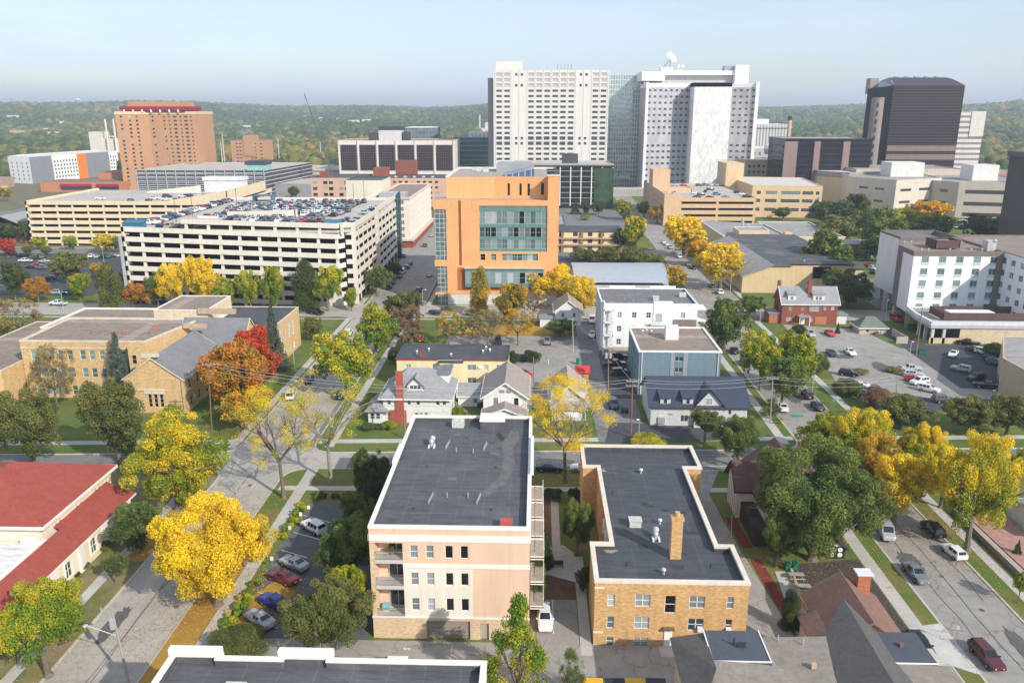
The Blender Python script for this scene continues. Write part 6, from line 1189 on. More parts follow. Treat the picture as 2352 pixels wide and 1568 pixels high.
    CARM[kind] = dict(body=B.mesh('car_body', pm), glass={k: m.mesh(k, [cg if k != 'bed' else darkm]) for k, m in g.items() if m.f}, tyre=T.mesh('tyre', [tyre]), rim=Rm.mesh('rim', [rimm]), hl=L1.mesh('headlight', [lampw]), tl=L2.mesh('tail_light', [lampr]), plate=Pl.mesh('plate', [plm]), mir=Mi.mesh('mirror', pm), wb=wb, wr=wr, w=w, fx=fx, rx=rx, zf=(pr[-1][2] + pr[-1][1]) / 2 + .1, zr=pr[1][2] - .18)
    low = MB(); low.v = list(B.v); low.f = list(B.f); low.m = [0] * len(B.f)
    for m in g.values():
        for f in m.f: low.poly([m.v[i] for i in f], 1)
    for sx in (-wb, wb):
        for sy in (-w + .06, w - .06): low.box(sx - wr, sx + wr, sy - .1, sy + .1, .02, wr * 1.5, 2)
    CARM[kind]['low'] = low.mesh('far_car', pm + [cg, tyre])
    return CARM[kind]
def part(name, me, r, loc, rz=0., sc=None):
    o = bpy.data.objects.new(name, me); COL.objects.link(o); o.parent = r; o.location = loc; o.rotation_euler = (0, 0, rz)
    if sc: o.scale = sc
    return o
def setpaint(o, colour):
    o.material_slots[0].link = 'OBJECT'; o.material_slots[0].material = paint('car paint ' + colour, CARCOL[colour])
def car(x, y, ang, kind, colour, label, group='parked cars', z=.18, full=True, cat=None):
    c = carmesh(kind); cat = cat or {'suv': 'car', 'van': 'van', 'pickup': 'pickup truck'}.get(kind, 'car')
    nm = {'pickup': 'pickup_truck', 'van': 'parked_van'}.get(kind, 'parked_car')
    if not full:
        o = bpy.data.objects.new(nm, c['low']); COL.objects.link(o); o.location = (x, y, z); o.rotation_euler = (0, 0, ang); setpaint(o, colour); return tag(o, label, cat, group)
    r = thing(nm, label, cat, (x, y, z), group); r.rotation_euler = (0, 0, ang)
    b = part('body', c['body'], r, (0, 0, 0)); setpaint(b, colour)
    for k, m in c['glass'].items(): part({'side_window2': 'side_window', 'bed': 'load_bed'}.get(k, k), m, r, (0, 0, 0))
    for sx in (-1, 1):
        for sy in (-1, 1):
            w_ = part('wheel', c['tyre'], r, (sx * c['wb'], sy * (c['w'] - .08), c['wr']), 0 if sy < 0 else math.pi); part('rim', c['rim'], w_, (0, 0, 0))
    for sy in (-1, 1):
        part('headlight', c['hl'], r, (c['fx'] - .08, sy * .55, c['zf']), sy * .35 * 1); part('tail_light', c['tl'], r, (c['rx'] + .06, sy * .62, c['zr']))
        m_ = part('mirror', c['mir'], r, (.75 if kind != 'pickup' else 1.05, sy * (c['w'] + .06), 1.0)); setpaint(m_, colour)
    part('number_plate', c['plate'], r, (c['rx'] - .02, 0, c['zr'] - .15))
    return r
def pcar(rx, ry, fx, fy, kind, colour, label, group='parked cars', full=True, z=.18):
    a = Vector(at(rx, ry, z + .5)); b = Vector(at(fx, fy, z + .5)); d = b - a; c = (a + b) / 2
    return car(c.x, c.y, math.atan2(d.y, d.x), kind, colour, label, group, z, full)
g = 'cars in the lot beside the apartment block'
pcar(742, 1222, 700, 1199, 'suv', 'white', 'white SUV alone at the far end of the lot beside the apartment block', g)
pcar(699, 1304, 652, 1283, 'sedan', 'silver', 'bright silver sedan next to the dark red one in the lot beside the apartment block', g)
pcar(679, 1337, 621, 1314, 'sedan', 'dark red', 'dark red sedan in the lot beside the apartment block', g)
pcar(661, 1393, 603, 1370, 'sedan', 'blue', 'royal blue sedan in the lot beside the apartment block', g)
pcar(626, 1440, 567, 1403, 'sedan', 'silver', 'tan silver sedan nearest the camera in the lot beside the apartment block', g)
pcar(1250, 1394, 1253, 1446, 'wagon', 'white', 'white wagon facing the camera between the peach block and the gold brick house', 'cars near the foreground blocks')
pcar(920, 1535, 874, 1535, 'suv', 'white', 'white car roof just showing over the parapet of the nearest flat roof', 'cars near the foreground blocks')
g = 'cars parked on the cross street'
pcar(1234, 1073, 1290, 1075, 'sedan', 'navy', 'dark navy sedan parked on the cross street by the thick tree trunk', g)
pcar(1368, 1075, 1315, 1073, 'sedan', 'white', 'white car nosing out behind the rear corner of the gold brick house', g)
g = 'cars on the tree lined left street'
pcar(718, 858, 699, 884, 'sedan', 'navy', 'dark blue sedan parked on the left street by the tan school lawn', g)
pcar(664, 920, 674, 896, 'van', 'white', 'white van half hidden by sparse yellow leaves on the left street', g)
pcar(777, 922, 789, 893, 'suv', 'black', 'black SUV under the green and yellow tree on the left street', g)
pcar(796, 775, 805, 754, 'suv', 'white', 'white SUV glimpsed between two bright green trees on the left street', g)
g = 'cars on the street in front of the ramp and orange building'
pcar(712, 716, 744, 720, 'suv', 'black', 'black SUV driving on the street in front of the white parking ramp', g)
pcar(1012, 709, 1048, 710, 'sedan', 'dark grey', 'dark grey sedan parked below the glazed stair of the orange building', g)
pcar(989, 717, 1009, 719, 'hatch', 'navy', 'dark hatchback at the corner left of the sedan below the orange building', g)
pcar(1066, 718, 1098, 719, 'wagon', 'tan', 'brownish car half hidden behind the columnar gold tree', g)
pcar(1310, 711, 1339, 713, 'sedan', 'silver', 'silver sedan right of the small white house under the trees', g)
g = 'cars along the street beside the white ramp'
for (px, py), k, c, l in (((893, 659), 'suv', 'black', 'black SUV first in the kerb line beside the white ramp'), ((901, 649), 'suv', 'dark grey', 'charcoal SUV second in the kerb line beside the white ramp'), ((917, 634), 'sedan', 'black', 'black sedan behind the white van beside the white ramp'), ((925, 624), 'van', 'white', 'white van in the kerb line beside the white ramp'), ((935, 614), 'suv', 'dark grey', 'dark grey car ahead of the white van beside the white ramp'), ((942, 605), 'sedan', 'navy', 'navy sedan farthest in the kerb line beside the white ramp'), ((927, 588), 'sedan', 'black', 'black car in shade at the foot of the dark glass fin'), ((986, 631), 'sedan', 'silver', 'pale silver car parked by the lawn of the orange building'), ((976, 563), 'suv', 'dark grey', 'dark car driving through the far crossing beside the cream corner block'), ((992, 541), 'sedan', 'silver', 'silver car far up the street past the cream corner block'), ((962, 666), 'suv', 'navy', 'dark navy car in the shade of the street lamp opposite the white ramp')):
    x, y = at(px, py, .6); car(x, y, math.pi / 2 + .02, k, c, l, g, .06)
g = 'cars in the alley and mid block lots'
for a in ((1362, 727, 1358, 745, 'van', 'white', 'white van facing the camera in the alley beside the white apartment block'), (1361, 762, 1359, 776, 'hatch', 'white', 'small white car behind the van in the alley beside the white apartment block'),
          (964, 786, 968, 770, 'sedan', 'red', 'red car by the bare rusty tree behind the butter yellow apartment'), (1144, 778, 1144, 791, 'suv', 'black', 'black SUV behind the right end of the butter yellow apartment'), (1258, 776, 1256, 792, 'pickup', 'grey', 'grey pickup truck in the leaf strewn lot behind the yellow timber shed'),
          (1186, 854, 1220, 862, 'sedan', 'red', 'bright red sedan behind the taupe roof of the white gable house'), (1403, 820, 1439, 819, 'suv', 'black', 'black car highest of the three under the blue apartment block'), (1390, 837, 1434, 836, 'pickup', 'maroon', 'dark maroon pickup between two black cars beside the blue apartment block'),
          (1406, 856, 1443, 854, 'suv', 'dark grey', 'charcoal SUV lowest of the three beside the blue apartment block'), (1405, 915, 1413, 943, 'suv', 'navy', 'navy SUV facing the camera beside the navy roofed house')): pcar(*a, g)
for a in ((1714, 841, 1706, 822, 'suv', 'dark grey', 'dark grey SUV parked by the dry verge right of the blue apartment block'), (1690, 812, 1683, 797, 'sedan', 'black', 'black sedan in tree shade right of the blue apartment block'), (1806, 949, 1789, 921, 'sedan', 'white', 'white sedan parked below the two dark cars on the right street'),
          (1862, 917, 1846, 896, 'suv', 'maroon', 'maroon SUV on the right street beside the green lawn strip'), (1889, 944, 1867, 921, 'sedan', 'navy', 'navy sedan on the right street beside the green lawn strip')): pcar(*a, 'cars on the right street beyond the crossing')
g = 'cars along the far right street'
for (px, py), k, c, l in (((1653, 671), 'suv', 'white', 'white SUV on the right street at the corner by the tan church hall'), ((1634, 656), 'sedan', 'black', 'black sedan by the shaded sidewalk of the tan church hall'), ((1580, 607), 'suv', 'silver', 'silver SUV under the big yellow tree on the far right street'), ((1591, 614), 'sedan', 'black', 'black sedan beside the silver SUV under the big yellow tree'), ((1560, 589), 'sedan', 'white', 'white sedan nearest in the far row left of the yellow tree'), ((1550, 578), 'sedan', 'white', 'white sedan second in the far row left of the yellow tree'), ((1539, 568), 'suv', 'silver', 'silver SUV third in the far row left of the yellow tree'), ((1531, 561), 'sedan', 'white', 'white sedan fourth in the far row left of the yellow tree'), ((1524, 556), 'sedan', 'white', 'white sedan farthest in the far row left of the yellow tree')):
    x, y = at(px, py, .6); car(x, y, math.pi / 2 + .03, k, c, l, g, .07)
x, y = at(1705, 699, .6); car(x, y, 0., 'suv', 'black', 'black SUV crossing the street in front of the tan church hall', g, .07)
g = 'cars in the lots below the hotel'
for a in ((1852, 762, 1868, 773, 'suv', 'silver', 'silver car in the pale lot in front of the red brick house'), (1898, 760, 1914, 771, 'sedan', 'bright red', 'bright red car in the pale lot in front of the red brick house'), (1901, 803, 1918, 819, 'sedan', 'navy', 'dark navy sedan at the lower edge of the pale lot'), (1942, 801, 1963, 816, 'sedan', 'white', 'white sedan at the lower edge of the pale lot'), (2046, 727, 2072, 739, 'van', 'bright red', 'red minivan under the overhang of the white hotel'),
          (2246, 791, 2202, 785, 'pickup', 'black', 'black pickup truck against the tan podium wall'), (2197, 805, 2182, 821, 'sedan', 'white', 'white sedan alone in the dark lot below the hotel podium'), (2229, 800, 2252, 806, 'sedan', 'dark grey', 'dark sedan behind the white SUV in the dark lot by the hedge'), (2243, 805, 2279, 813, 'suv', 'white', 'white SUV beside the clipped hedge in the dark lot'), (2262, 820, 2297, 828, 'suv', 'navy', 'dark blue SUV with roof rails next to the white one by the hedge'), (2272, 830, 2304, 836, 'suv', 'steel blue', 'steel blue SUV last in the row by the hedge'),
          (2231, 852, 2184, 843, 'suv', 'silver', 'silver SUV crosswise in the dark lot'), (2264, 864, 2220, 871, 'suv', 'black', 'black SUV beside the tan building with green windows'), (2240, 883, 2296, 890, 'pickup', 'black', 'black pickup truck beside the tan building with green windows'), (1929, 855, 1970, 861, 'suv', 'black', 'black SUV at the left edge of the grey lot'), (1954, 884, 2004, 888, 'sedan', 'white', 'white sedan first in the left row of the grey lot'), (1958, 893, 2006, 896, 'sedan', 'navy', 'navy sedan tight beside the white one in the left row'), (1962, 902, 2006, 905, 'hatch', 'dark grey', 'dark hatchback between the navy sedan and the white SUV'), (2027, 911, 1984, 916, 'suv', 'white', 'white SUV lowest in the left row of the grey lot'),
          (2066, 847, 2114, 848, 'pickup', 'silver', 'silver pickup truck topmost in the middle row of the grey lot'), (2075, 858, 2122, 860, 'wagon', 'silver', 'silver wagon below the pickup in the middle row'), (2078, 868, 2112, 870, 'hatch', 'red', 'red hatchback between the silver wagon and a white SUV'), (2138, 873, 2086, 881, 'suv', 'white', 'white SUV third from the bottom of the middle row of the grey lot'), (2105, 888, 2162, 900, 'suv', 'white', 'white SUV with tinted windows second from the bottom of the middle row'), (2140, 918, 2194, 918, 'suv', 'dark grey', 'slate grey SUV lowest in the middle row of the grey lot')): pcar(*a, g)
for a in ((1984, 606, 2006, 614, 'sedan', 'red', 'red car glimpsed beside the left wall of the hotel'), (1997, 614, 2016, 620, 'suv', 'white', 'white SUV glimpsed beside the left wall of the hotel'), (2000, 623, 2018, 629, 'sedan', 'navy', 'navy car glimpsed beside the left wall of the hotel')): pcar(*a, 'cars behind the hotel')
g = 'cars on the right foreground street'
for a in ((2025, 1203, 2043, 1240, 'van', 'silver', 'silver minivan facing the camera half hidden by the big green tree'), (2165, 1238, 2122, 1196, 'suv', 'black', 'black SUV seen from behind on the right foreground street'), (2214, 1286, 2168, 1249, 'hatch', 'white', 'white hatchback seen from behind on the right foreground street'), (2078, 1290, 2130, 1344, 'sedan', 'grey', 'metallic grey sedan facing the camera on the right foreground street'), (2236, 1474, 2298, 1540, 'wagon', 'maroon', 'maroon wagon facing the camera in the bottom right corner'), (2102, 1462, 2128, 1500, 'sedan', 'black', 'black car almost hidden beside the flat dark roof deck')): pcar(*a, g)
g = 'cars in the far left lot'
for px, py, k, c, l, an in ((133, 697, 'pickup', 'white', 'white pickup truck driving on the street behind the school', 3.0), (126, 672, 'suv', 'silver', 'silver SUV parked behind the street lamp at the left lot', 3.1), (151, 672, 'suv', 'teal', 'teal SUV next to the silver one at the left lot', 3.1), (51, 658, 'sedan', 'white', 'white sedan alone in the dark left lot', 3.1), (115, 639, 'suv', 'navy', 'navy SUV behind the orange tree in the left lot', 3.1), (130, 630, 'sedan', 'dark red', 'dark red sedan behind the navy SUV in the left lot', 3.1), (51, 588, 'pickup', 'black', 'black pickup truck in the far row of the left lot', 3.), (58, 599, 'pickup', 'white', 'white pickup truck in the left lot', 3.), (83, 591, 'suv', 'dark grey', 'dark grey SUV right of the black pickup in the left lot', 1.9), (98, 590, 'suv', 'grey', 'grey SUV at the end of the far row in the left lot', 1.9), (84, 608, 'sedan', 'red', 'red car in the middle of the left lot', 3.), (96, 615, 'suv', 'steel blue', 'steel blue car beside the red one in the left lot', 3.), (70, 613, 'sedan', 'navy', 'navy sedan left of the red car in the left lot', 3.), (110, 608, 'sedan', 'dark grey', 'dark car right of the red one in the left lot', 3.), (101, 600, 'sedan', 'silver', 'silver car above the red one in the left lot', 3.), (210, 588, 'suv', 'white', 'white SUV in the row below the yellow trees by the long ramp', 1.8), (223, 589, 'sedan', 'silver', 'silver sedan in the row below the yellow trees by the long ramp', 1.8), (238, 589, 'suv', 'black', 'black SUV in the row below the yellow trees by the long ramp', 1.8), (251, 589, 'suv', 'teal', 'dark teal SUV in the row below the yellow trees by the long ramp', 1.8), (266, 587, 'sedan', 'silver', 'silver car nearest the white ramp in the row below the yellow trees', 2.5), (26, 582, 'suv', 'dark grey', 'dark SUV by the red tree at the far left lot', 3.), (3, 640, 'suv', 'white', 'white SUV cut by the left edge of the picture', 1.2), (23, 643, 'hatch', 'white', 'white hatchback near the left edge behind the bare yellow tree', 2.), (7, 700, 'sedan', 'dark red', 'dark red car at the left edge on the street behind the school', 3.)):
    x, y = at(px, py, .7); car(x, y, an, k, c, l, g, .18, y < 300)
# motorcycle and small tractor by the garage
R = thing('motorcycle', 'dark red motorcycle parked beside the low tan wall by the green roofed garage', 'motorcycle', (*at(2014, 770), .16)); 
m = MB(); o = ORG[R]
for s in (-.7, .7):
    for k in range(12):
        t0, t1 = 2 * math.pi * k / 12, 2 * math.pi * (k + 1) / 12; m.tube((o[0] + s + .3 * math.cos(t0), o[1], o[2] + .32 + .3 * math.sin(t0)), (o[0] + s + .3 * math.cos(t1), o[1], o[2] + .32 + .3 * math.sin(t1)), .06, 5)
m.build('wheels', tyre, R); m = MB(); m.box(o[0] - .5, o[0] + .4, o[1] - .14, o[1] + .14, o[2] + .4, o[2] + .75); m.ball((o[0] + .15, o[1], o[2] + .85), .2); m.box(o[0] - .75, o[0] - .1, o[1] - .13, o[1] + .13, o[2] + .72, o[2] + .84); m.tube((o[0] + .7, o[1], o[2] + .32), (o[0] + .45, o[1], o[2] + 1.05), .04, 5); m.tube((o[0] + .45, o[1] - .35, o[2] + 1.05), (o[0] + .45, o[1] + .35, o[2] + 1.05), .03, 5); m.build('frame', paint('car paint dark red', CARCOL['dark red']), R)
R = thing('garden_tractor', 'small orange garden tractor beside the green roofed garage', 'tractor', (*at(1958, 756), .16)); o = ORG[R]
m = MB(); m.box(o[0] - .6, o[0] + .7, o[1] - .35, o[1] + .35, o[2] + .35, o[2] + .85); m.box(o[0] - .6, o[0] - .3, o[1] - .3, o[1] + .3, o[2] + .8, o[2] + 1.2); m.build('body', paint('tractor orange', (.5, .15, .02)), R)
for sx, r_ in ((-.4, .42), (.5, .3)):
    for sy in (-.42, .42): 
        w_ = MB(); [w_.tube((o[0] + sx + r_ * .75 * math.cos(t), o[1] + sy, o[2] + r_ + r_ * .75 * math.sin(t)), (o[0] + sx + r_ * .75 * math.cos(t + .63), o[1] + sy, o[2] + r_ + r_ * .75 * math.sin(t + .63)), r_ * .25, 5) for t in [.628 * k for k in range(10)]]; w_.build('wheel', tyre, R)
# ---- roof of the white ramp: rows of parked cars
ROOFCOL = ['white'] * 6 + ['silver'] * 5 + ['black'] * 5 + ['dark grey'] * 5 + ['navy'] * 3 + ['grey'] * 3 + ['red'] * 2 + ['dark red'] * 2 + ['steel blue'] * 2 + ['tan'] * 1
rr = random.Random(5)
ORD = ['first', 'second', 'third', 'fourth', 'fifth', 'sixth', 'seventh', 'eighth', 'ninth', 'tenth', 'eleventh', 'twelfth']
def carrow(xs, y, z, where, ang, group, prob=.93, jy=.35, zf=None):
    row = []
    for x in xs:
        if rr.random() > prob: continue
        row.append((x, rr.choice(ROOFCOL), rr.choice(['sedan', 'sedan', 'suv', 'suv', 'hatch', 'wagon', 'pickup' if rr.random() < .4 else 'suv'])))
    seen = {}
    for i, (x, c, k) in enumerate(row):
        a = row[i - 1][1] + ' ' + row[i - 1][2] if i else None; b = row[i + 1][1] + ' ' + row[i + 1][2] if i < len(row) - 1 else None
        word = {'sedan': 'sedan', 'suv': 'SUV', 'hatch': 'hatchback', 'wagon': 'wagon', 'pickup': 'pickup'}
        W = lambda s: s.rsplit(' ', 1)[0] + ' ' + word[s.rsplit(' ', 1)[1]]
        nb = ('between %s and %s' % (W(a), W(b))) if a and b else ('rightmost beside %s' % W(a) if a else ('leftmost beside %s' % W(b) if b else 'alone'))
        lab = '%s %s %s, %s' % (c, word[k], nb, where)
        if lab in seen: seen[lab] += 1; lab = lab.replace(' between', ' farther right between')
        seen[lab] = 1
        yy_ = y + rr.uniform(-jy, jy); zz_ = zf(x, yy_) if zf else z
        car(x + rr.uniform(-.12, .12), yy_, ang + rr.choice((0, math.pi)) + rr.uniform(-.03, .03), k, c, lab, group, zz_, False)
G_ = 'cars on the white ramp roof'
carrow([-119 + 2.62 * i for i in range(4)], 253.6, 24.2, 'loose front row, white ramp', math.pi / 2, G_, 1)
carrow([-104 + 2.62 * i for i in range(14)], 259, 24.2, 'raised deck, white ramp', math.pi / 2, G_, .96, zf=lambda x, y: 26.32 - (x + 110.6) * .0268)
carrow([-82 + 2.62 * i for i in range(6)], 266.5, 24.2, 'behind raised deck, white ramp', math.pi / 2, G_)
for j, (y, x0, x1) in enumerate(((265.5, -109, -84), (272, -112, -70), (277.8, -114, -85), (284.5, -113, -84), (285.5, -82, -68), (291, -115, -67), (297.5, -114, -66), (303, -115, -66), (309.5, -116, -66), (315.5, -116, -67), (322, -105, -66), (328.5, -104, -66))):
    n = int((x1 - x0) / 2.62); carrow([x0 + 2.62 * i for i in range(n)], y, 24.2, ORD[j] + ' roof row, white ramp', math.pi / 2, G_, .94)
def ycol(x, y0, y1, where, group, z=24.2, prob=.95):
    n = int((y1 - y0) / 2.7)
    for i in range(n):
        if rr.random() > prob: continue
        c = rr.choice(ROOFCOL); k = rr.choice(['sedan', 'suv', 'suv', 'hatch', 'wagon'])
        car(x, y0 + 2.7 * i, rr.choice((0, math.pi)) + rr.uniform(-.03, .03), k, c, '%s %s, %s %s' % (c, {'suv': 'SUV', 'hatch': 'hatchback'}.get(k, k), (ORD + ['%dth' % q for q in range(13, 60)])[i], where), group, z, False)
ycol(-126.6, 262, 336, 'along left roof parapet of the white ramp', G_); ycol(-60.6, 259, 273, 'front group, right roof edge, white ramp', G_); ycol(-61., 291, 310, 'back group, right roof edge, white ramp', G_)
for x, y, c in ((-112.5, 256.5, 'dark grey'), (-112, 260.5, 'black'), (-64, 267, 'dark grey'), (-63.5, 271, 'navy')): car(x, y, 1.6, 'suv', c, '%s SUV, one of %s, white ramp roof' % (c, 'two by the raised wall' if x < -100 else 'two by the blue stair'), G_, 24.2, False)
G_ = 'cars on the yellow ramp roof'
for i, (px, py, k, c, l) in enumerate(((231, 455, 'sedan', 'white', 'white car alone in the middle'), (300, 459, 'hatch', 'steel blue', 'grey blue car seen end on'), (341, 460, 'hatch', 'dark grey', 'small dark car left of two white ones'), (357, 455, 'suv', 'white', 'white SUV left of the stair house'), (384, 450, 'suv', 'dark grey', 'dark SUV behind the white ones'), (382, 457, 'sedan', 'white', 'white sedan third from the ramp wall'), (408, 459, 'suv', 'silver', 'silver SUV second from the ramp wall'), (420, 450, 'sedan', 'white', 'white car beside a dark red one'), (432, 450, 'suv', 'maroon', 'dark maroon car near the stair house'), (446, 449, 'suv', 'silver', 'silver SUV right by the stair house'), (440, 459, 'sedan', 'black', 'black sedan by the ramp wall'), (454, 456, 'wagon', 'dark grey', 'charcoal wagon by the ramp wall'), (474, 450, 'suv', 'dark grey', 'dark SUV at the top of the ramp wall'))):
    x, y = at(px, py, 20.3); car(x, y, 0 if k != 'hatch' else 1.6, k, c, l + ' on the yellow ramp roof', G_, 19.6, False)
G_ = 'cars on the tan ramp roof'
for i, (px, py, k, c, an) in enumerate(((1549, 425, 'sedan', 'silver', 0), (1548, 443, 'suv', 'silver', 1.6), (1570, 425, 'sedan', 'bright red', 0), (1605, 425, 'suv', 'dark grey', 0), (1620, 424, 'suv', 'grey', 0), (1637, 424, 'suv', 'white', 0), (1652, 425, 'sedan', 'silver', 0), (1664, 426, 'suv', 'black', 0), (1673, 428, 'sedan', 'dark grey', 0), (1680, 432, 'suv', 'white', 0), (1687, 436, 'suv', 'white', 0), (1694, 441, 'suv', 'navy', 0), (1705, 446, 'suv', 'white', 0), (1714, 451, 'suv', 'black', 0), (1631, 434, 'suv', 'navy', .2), (1620, 439, 'suv', 'black', 1.4), (1596, 443, 'sedan', 'white', .4), (1610, 446, 'suv', 'black', .2), (1646, 445, 'suv', 'steel blue', 0), (1601, 451, 'sedan', 'dark grey', 0), (1630, 452, 'sedan', 'dark red', 0), (1667, 452, 'sedan', 'grey', 0))):
    x, y = at(px, py, 14.9)
    if not (70 < x < 116.5 and 445 < y < 529): continue
    car(x, y, an, k, c, '%s %s on the tan ramp roof, %s' % (c, {'suv': 'SUV'}.get(k, k), ['by the stair tower', 'behind the corner wall', 'in front of the stair tower', 'left in the back row', 'second in the back row', 'third in the back row', 'fourth in the back row', 'topmost in the right column', 'second from top in the right column', 'third from top in the right column', 'fourth from top in the right column', 'third from bottom in the right column', 'second from bottom in the right column', 'lowest in the right column', 'topmost in the middle cluster', 'at the back of the middle cluster', 'left in the middle cluster', 'front of the middle cluster', 'alone in the driving lane', 'left of three by the front wall', 'middle of three by the front wall', 'right of three by the front wall'][i]), G_, 14.2, False)
# far right lot full of cars as one mass
m = MB(); q = random.Random(3)
for i in range(420):
    x = q.uniform(395, 620); y = q.uniform(800, 900); m.box(x - 2.2, x + 2.2, y - .9, y + .9, .3, 1.4, q.choice((0, 0, 1, 2, 2, 3)))
tag(m.build('distant_cars', [paint('far white', (.7, .7, .7)), paint('far silver', (.4, .42, .45)), paint('far dark', (.04, .05, .07)), paint('far red', (.3, .03, .03))]), kind='stuff')
sheet('distant_lot', rect(385, 640, 790, 910), asphd, .1)
# ================================================================ trees
LEAF = {}
PAL = {'yellow': ((.93, .69, .03), (.83, .57, .03), (.58, .47, .045)), 'yellowgreen': ((.88, .63, .03), (.52, .47, .035), (.20, .28, .025)), 'gold': ((.66, .42, .04), (.42, .32, .05), (.20, .21, .05)),
       'lime': ((.55, .47, .03), (.25, .34, .03), (.13, .235, .025)), 'green': ((.21, .26, .055), (.13, .185, .045), (.08, .125, .035)), 'dark': ((.12, .155, .04), (.07, .105, .03), (.045, .072, .024)), 'olive': ((.25, .24, .06), (.155, .185, .05), (.10, .13, .038)),
       'orange': ((.58, .24, .035), (.46, .25, .035), (.28, .20, .03)), 'red': ((.62, .065, .03), (.50, .10, .035), (.36, .09, .03)), 'rust': ((.40, .20, .10), (.30, .19, .11), (.22, .16, .10)), 'spruce': ((.17, .21, .15), (.11, .15, .11), (.075, .11, .085)), 'amber': ((.85, .46, .03), (.50, .33, .035), (.30, .25, .05)), 'tan': ((.42, .34, .13), (.33, .27, .12), (.24, .20, .09))}
def leafmat(n):
    if n in LEAF: return LEAF[n]
    m, nt, b = mk('leaves ' + n)
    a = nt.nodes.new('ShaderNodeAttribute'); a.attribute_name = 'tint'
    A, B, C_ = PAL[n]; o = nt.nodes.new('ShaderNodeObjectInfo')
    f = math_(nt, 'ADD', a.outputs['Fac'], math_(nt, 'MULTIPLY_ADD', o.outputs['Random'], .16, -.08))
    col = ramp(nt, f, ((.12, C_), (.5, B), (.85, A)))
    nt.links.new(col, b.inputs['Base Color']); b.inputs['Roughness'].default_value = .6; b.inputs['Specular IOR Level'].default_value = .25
    tr = nt.nodes.new('ShaderNodeBsdfTranslucent'); nt.links.new(col, tr.inputs[0]); mx = nt.nodes.new('ShaderNodeMixShader'); mx.inputs[0].default_value = .32
    nt.links.new(b.outputs[0], mx.inputs[1]); nt.links.new(tr.outputs[0], mx.inputs[2]); nt.links.new(mx.outputs[0], nt.nodes['Material Output'].inputs[0])
    LEAF[n] = m; return m
dummy = leafmat('green'); bark = M('bark', (.17, .135, .105), var=.3, scale=2.); barkp = M('grey bark', (.30, .26, .21), var=.25, scale=2.)
def leafcloud(name, cl, n, size, seed, fill=.72, up=.25, flat=1.0, asp=1.5):
    """leaves spread through clumps cl: rows of x, y, z, r, tint"""
    g = np.random.default_rng(seed); cl = np.array(cl, float)
    p = cl[:, 3] ** 2; idx = g.choice(len(cl), n, p=p / p.sum()); c = cl[idx]
    d = g.normal(size=(n, 3)); d[:, 2] = d[:, 2] * .9 + up; d /= np.linalg.norm(d, axis=1)[:, None]
    rad = c[:, 3] * (fill + (1.08 - fill) * g.random(n) ** .6); P = c[:, :3] + d * rad[:, None] * np.array([1, 1, flat])
    nn = d * .8 + g.normal(size=(n, 3)) * .55; nn /= np.linalg.norm(nn, axis=1)[:, None]
    t = np.cross(nn, g.normal(size=(n, 3))); t /= np.linalg.norm(t, axis=1)[:, None]; b = np.cross(nn, t)
    s = size * (.6 + .8 * g.random(n))[:, None]; t = t * s * asp / 2; b = b * s / 2
    V = np.stack([P - t, P - b * .9, P + t, P + b * .9], 1).reshape(-1, 3)
    me = bpy.data.meshes.new(name); me.vertices.add(n * 4); me.vertices.foreach_set('co', V.ravel()); me.loops.add(n * 4); me.loops.foreach_set('vertex_index', np.arange(n * 4)); me.polygons.add(n); me.polygons.foreach_set('loop_start', np.arange(0, n * 4, 4)); me.polygons.foreach_set('loop_total', np.full(n, 4))
    tint = np.clip(c[:, 4] + g.normal(size=n) * .16, 0, 1); at_ = me.attributes.new('tint', 'FLOAT', 'POINT'); at_.data.foreach_set('value', np.repeat(tint, 4).astype(np.float32))
    me.materials.append(dummy); me.update(); return me
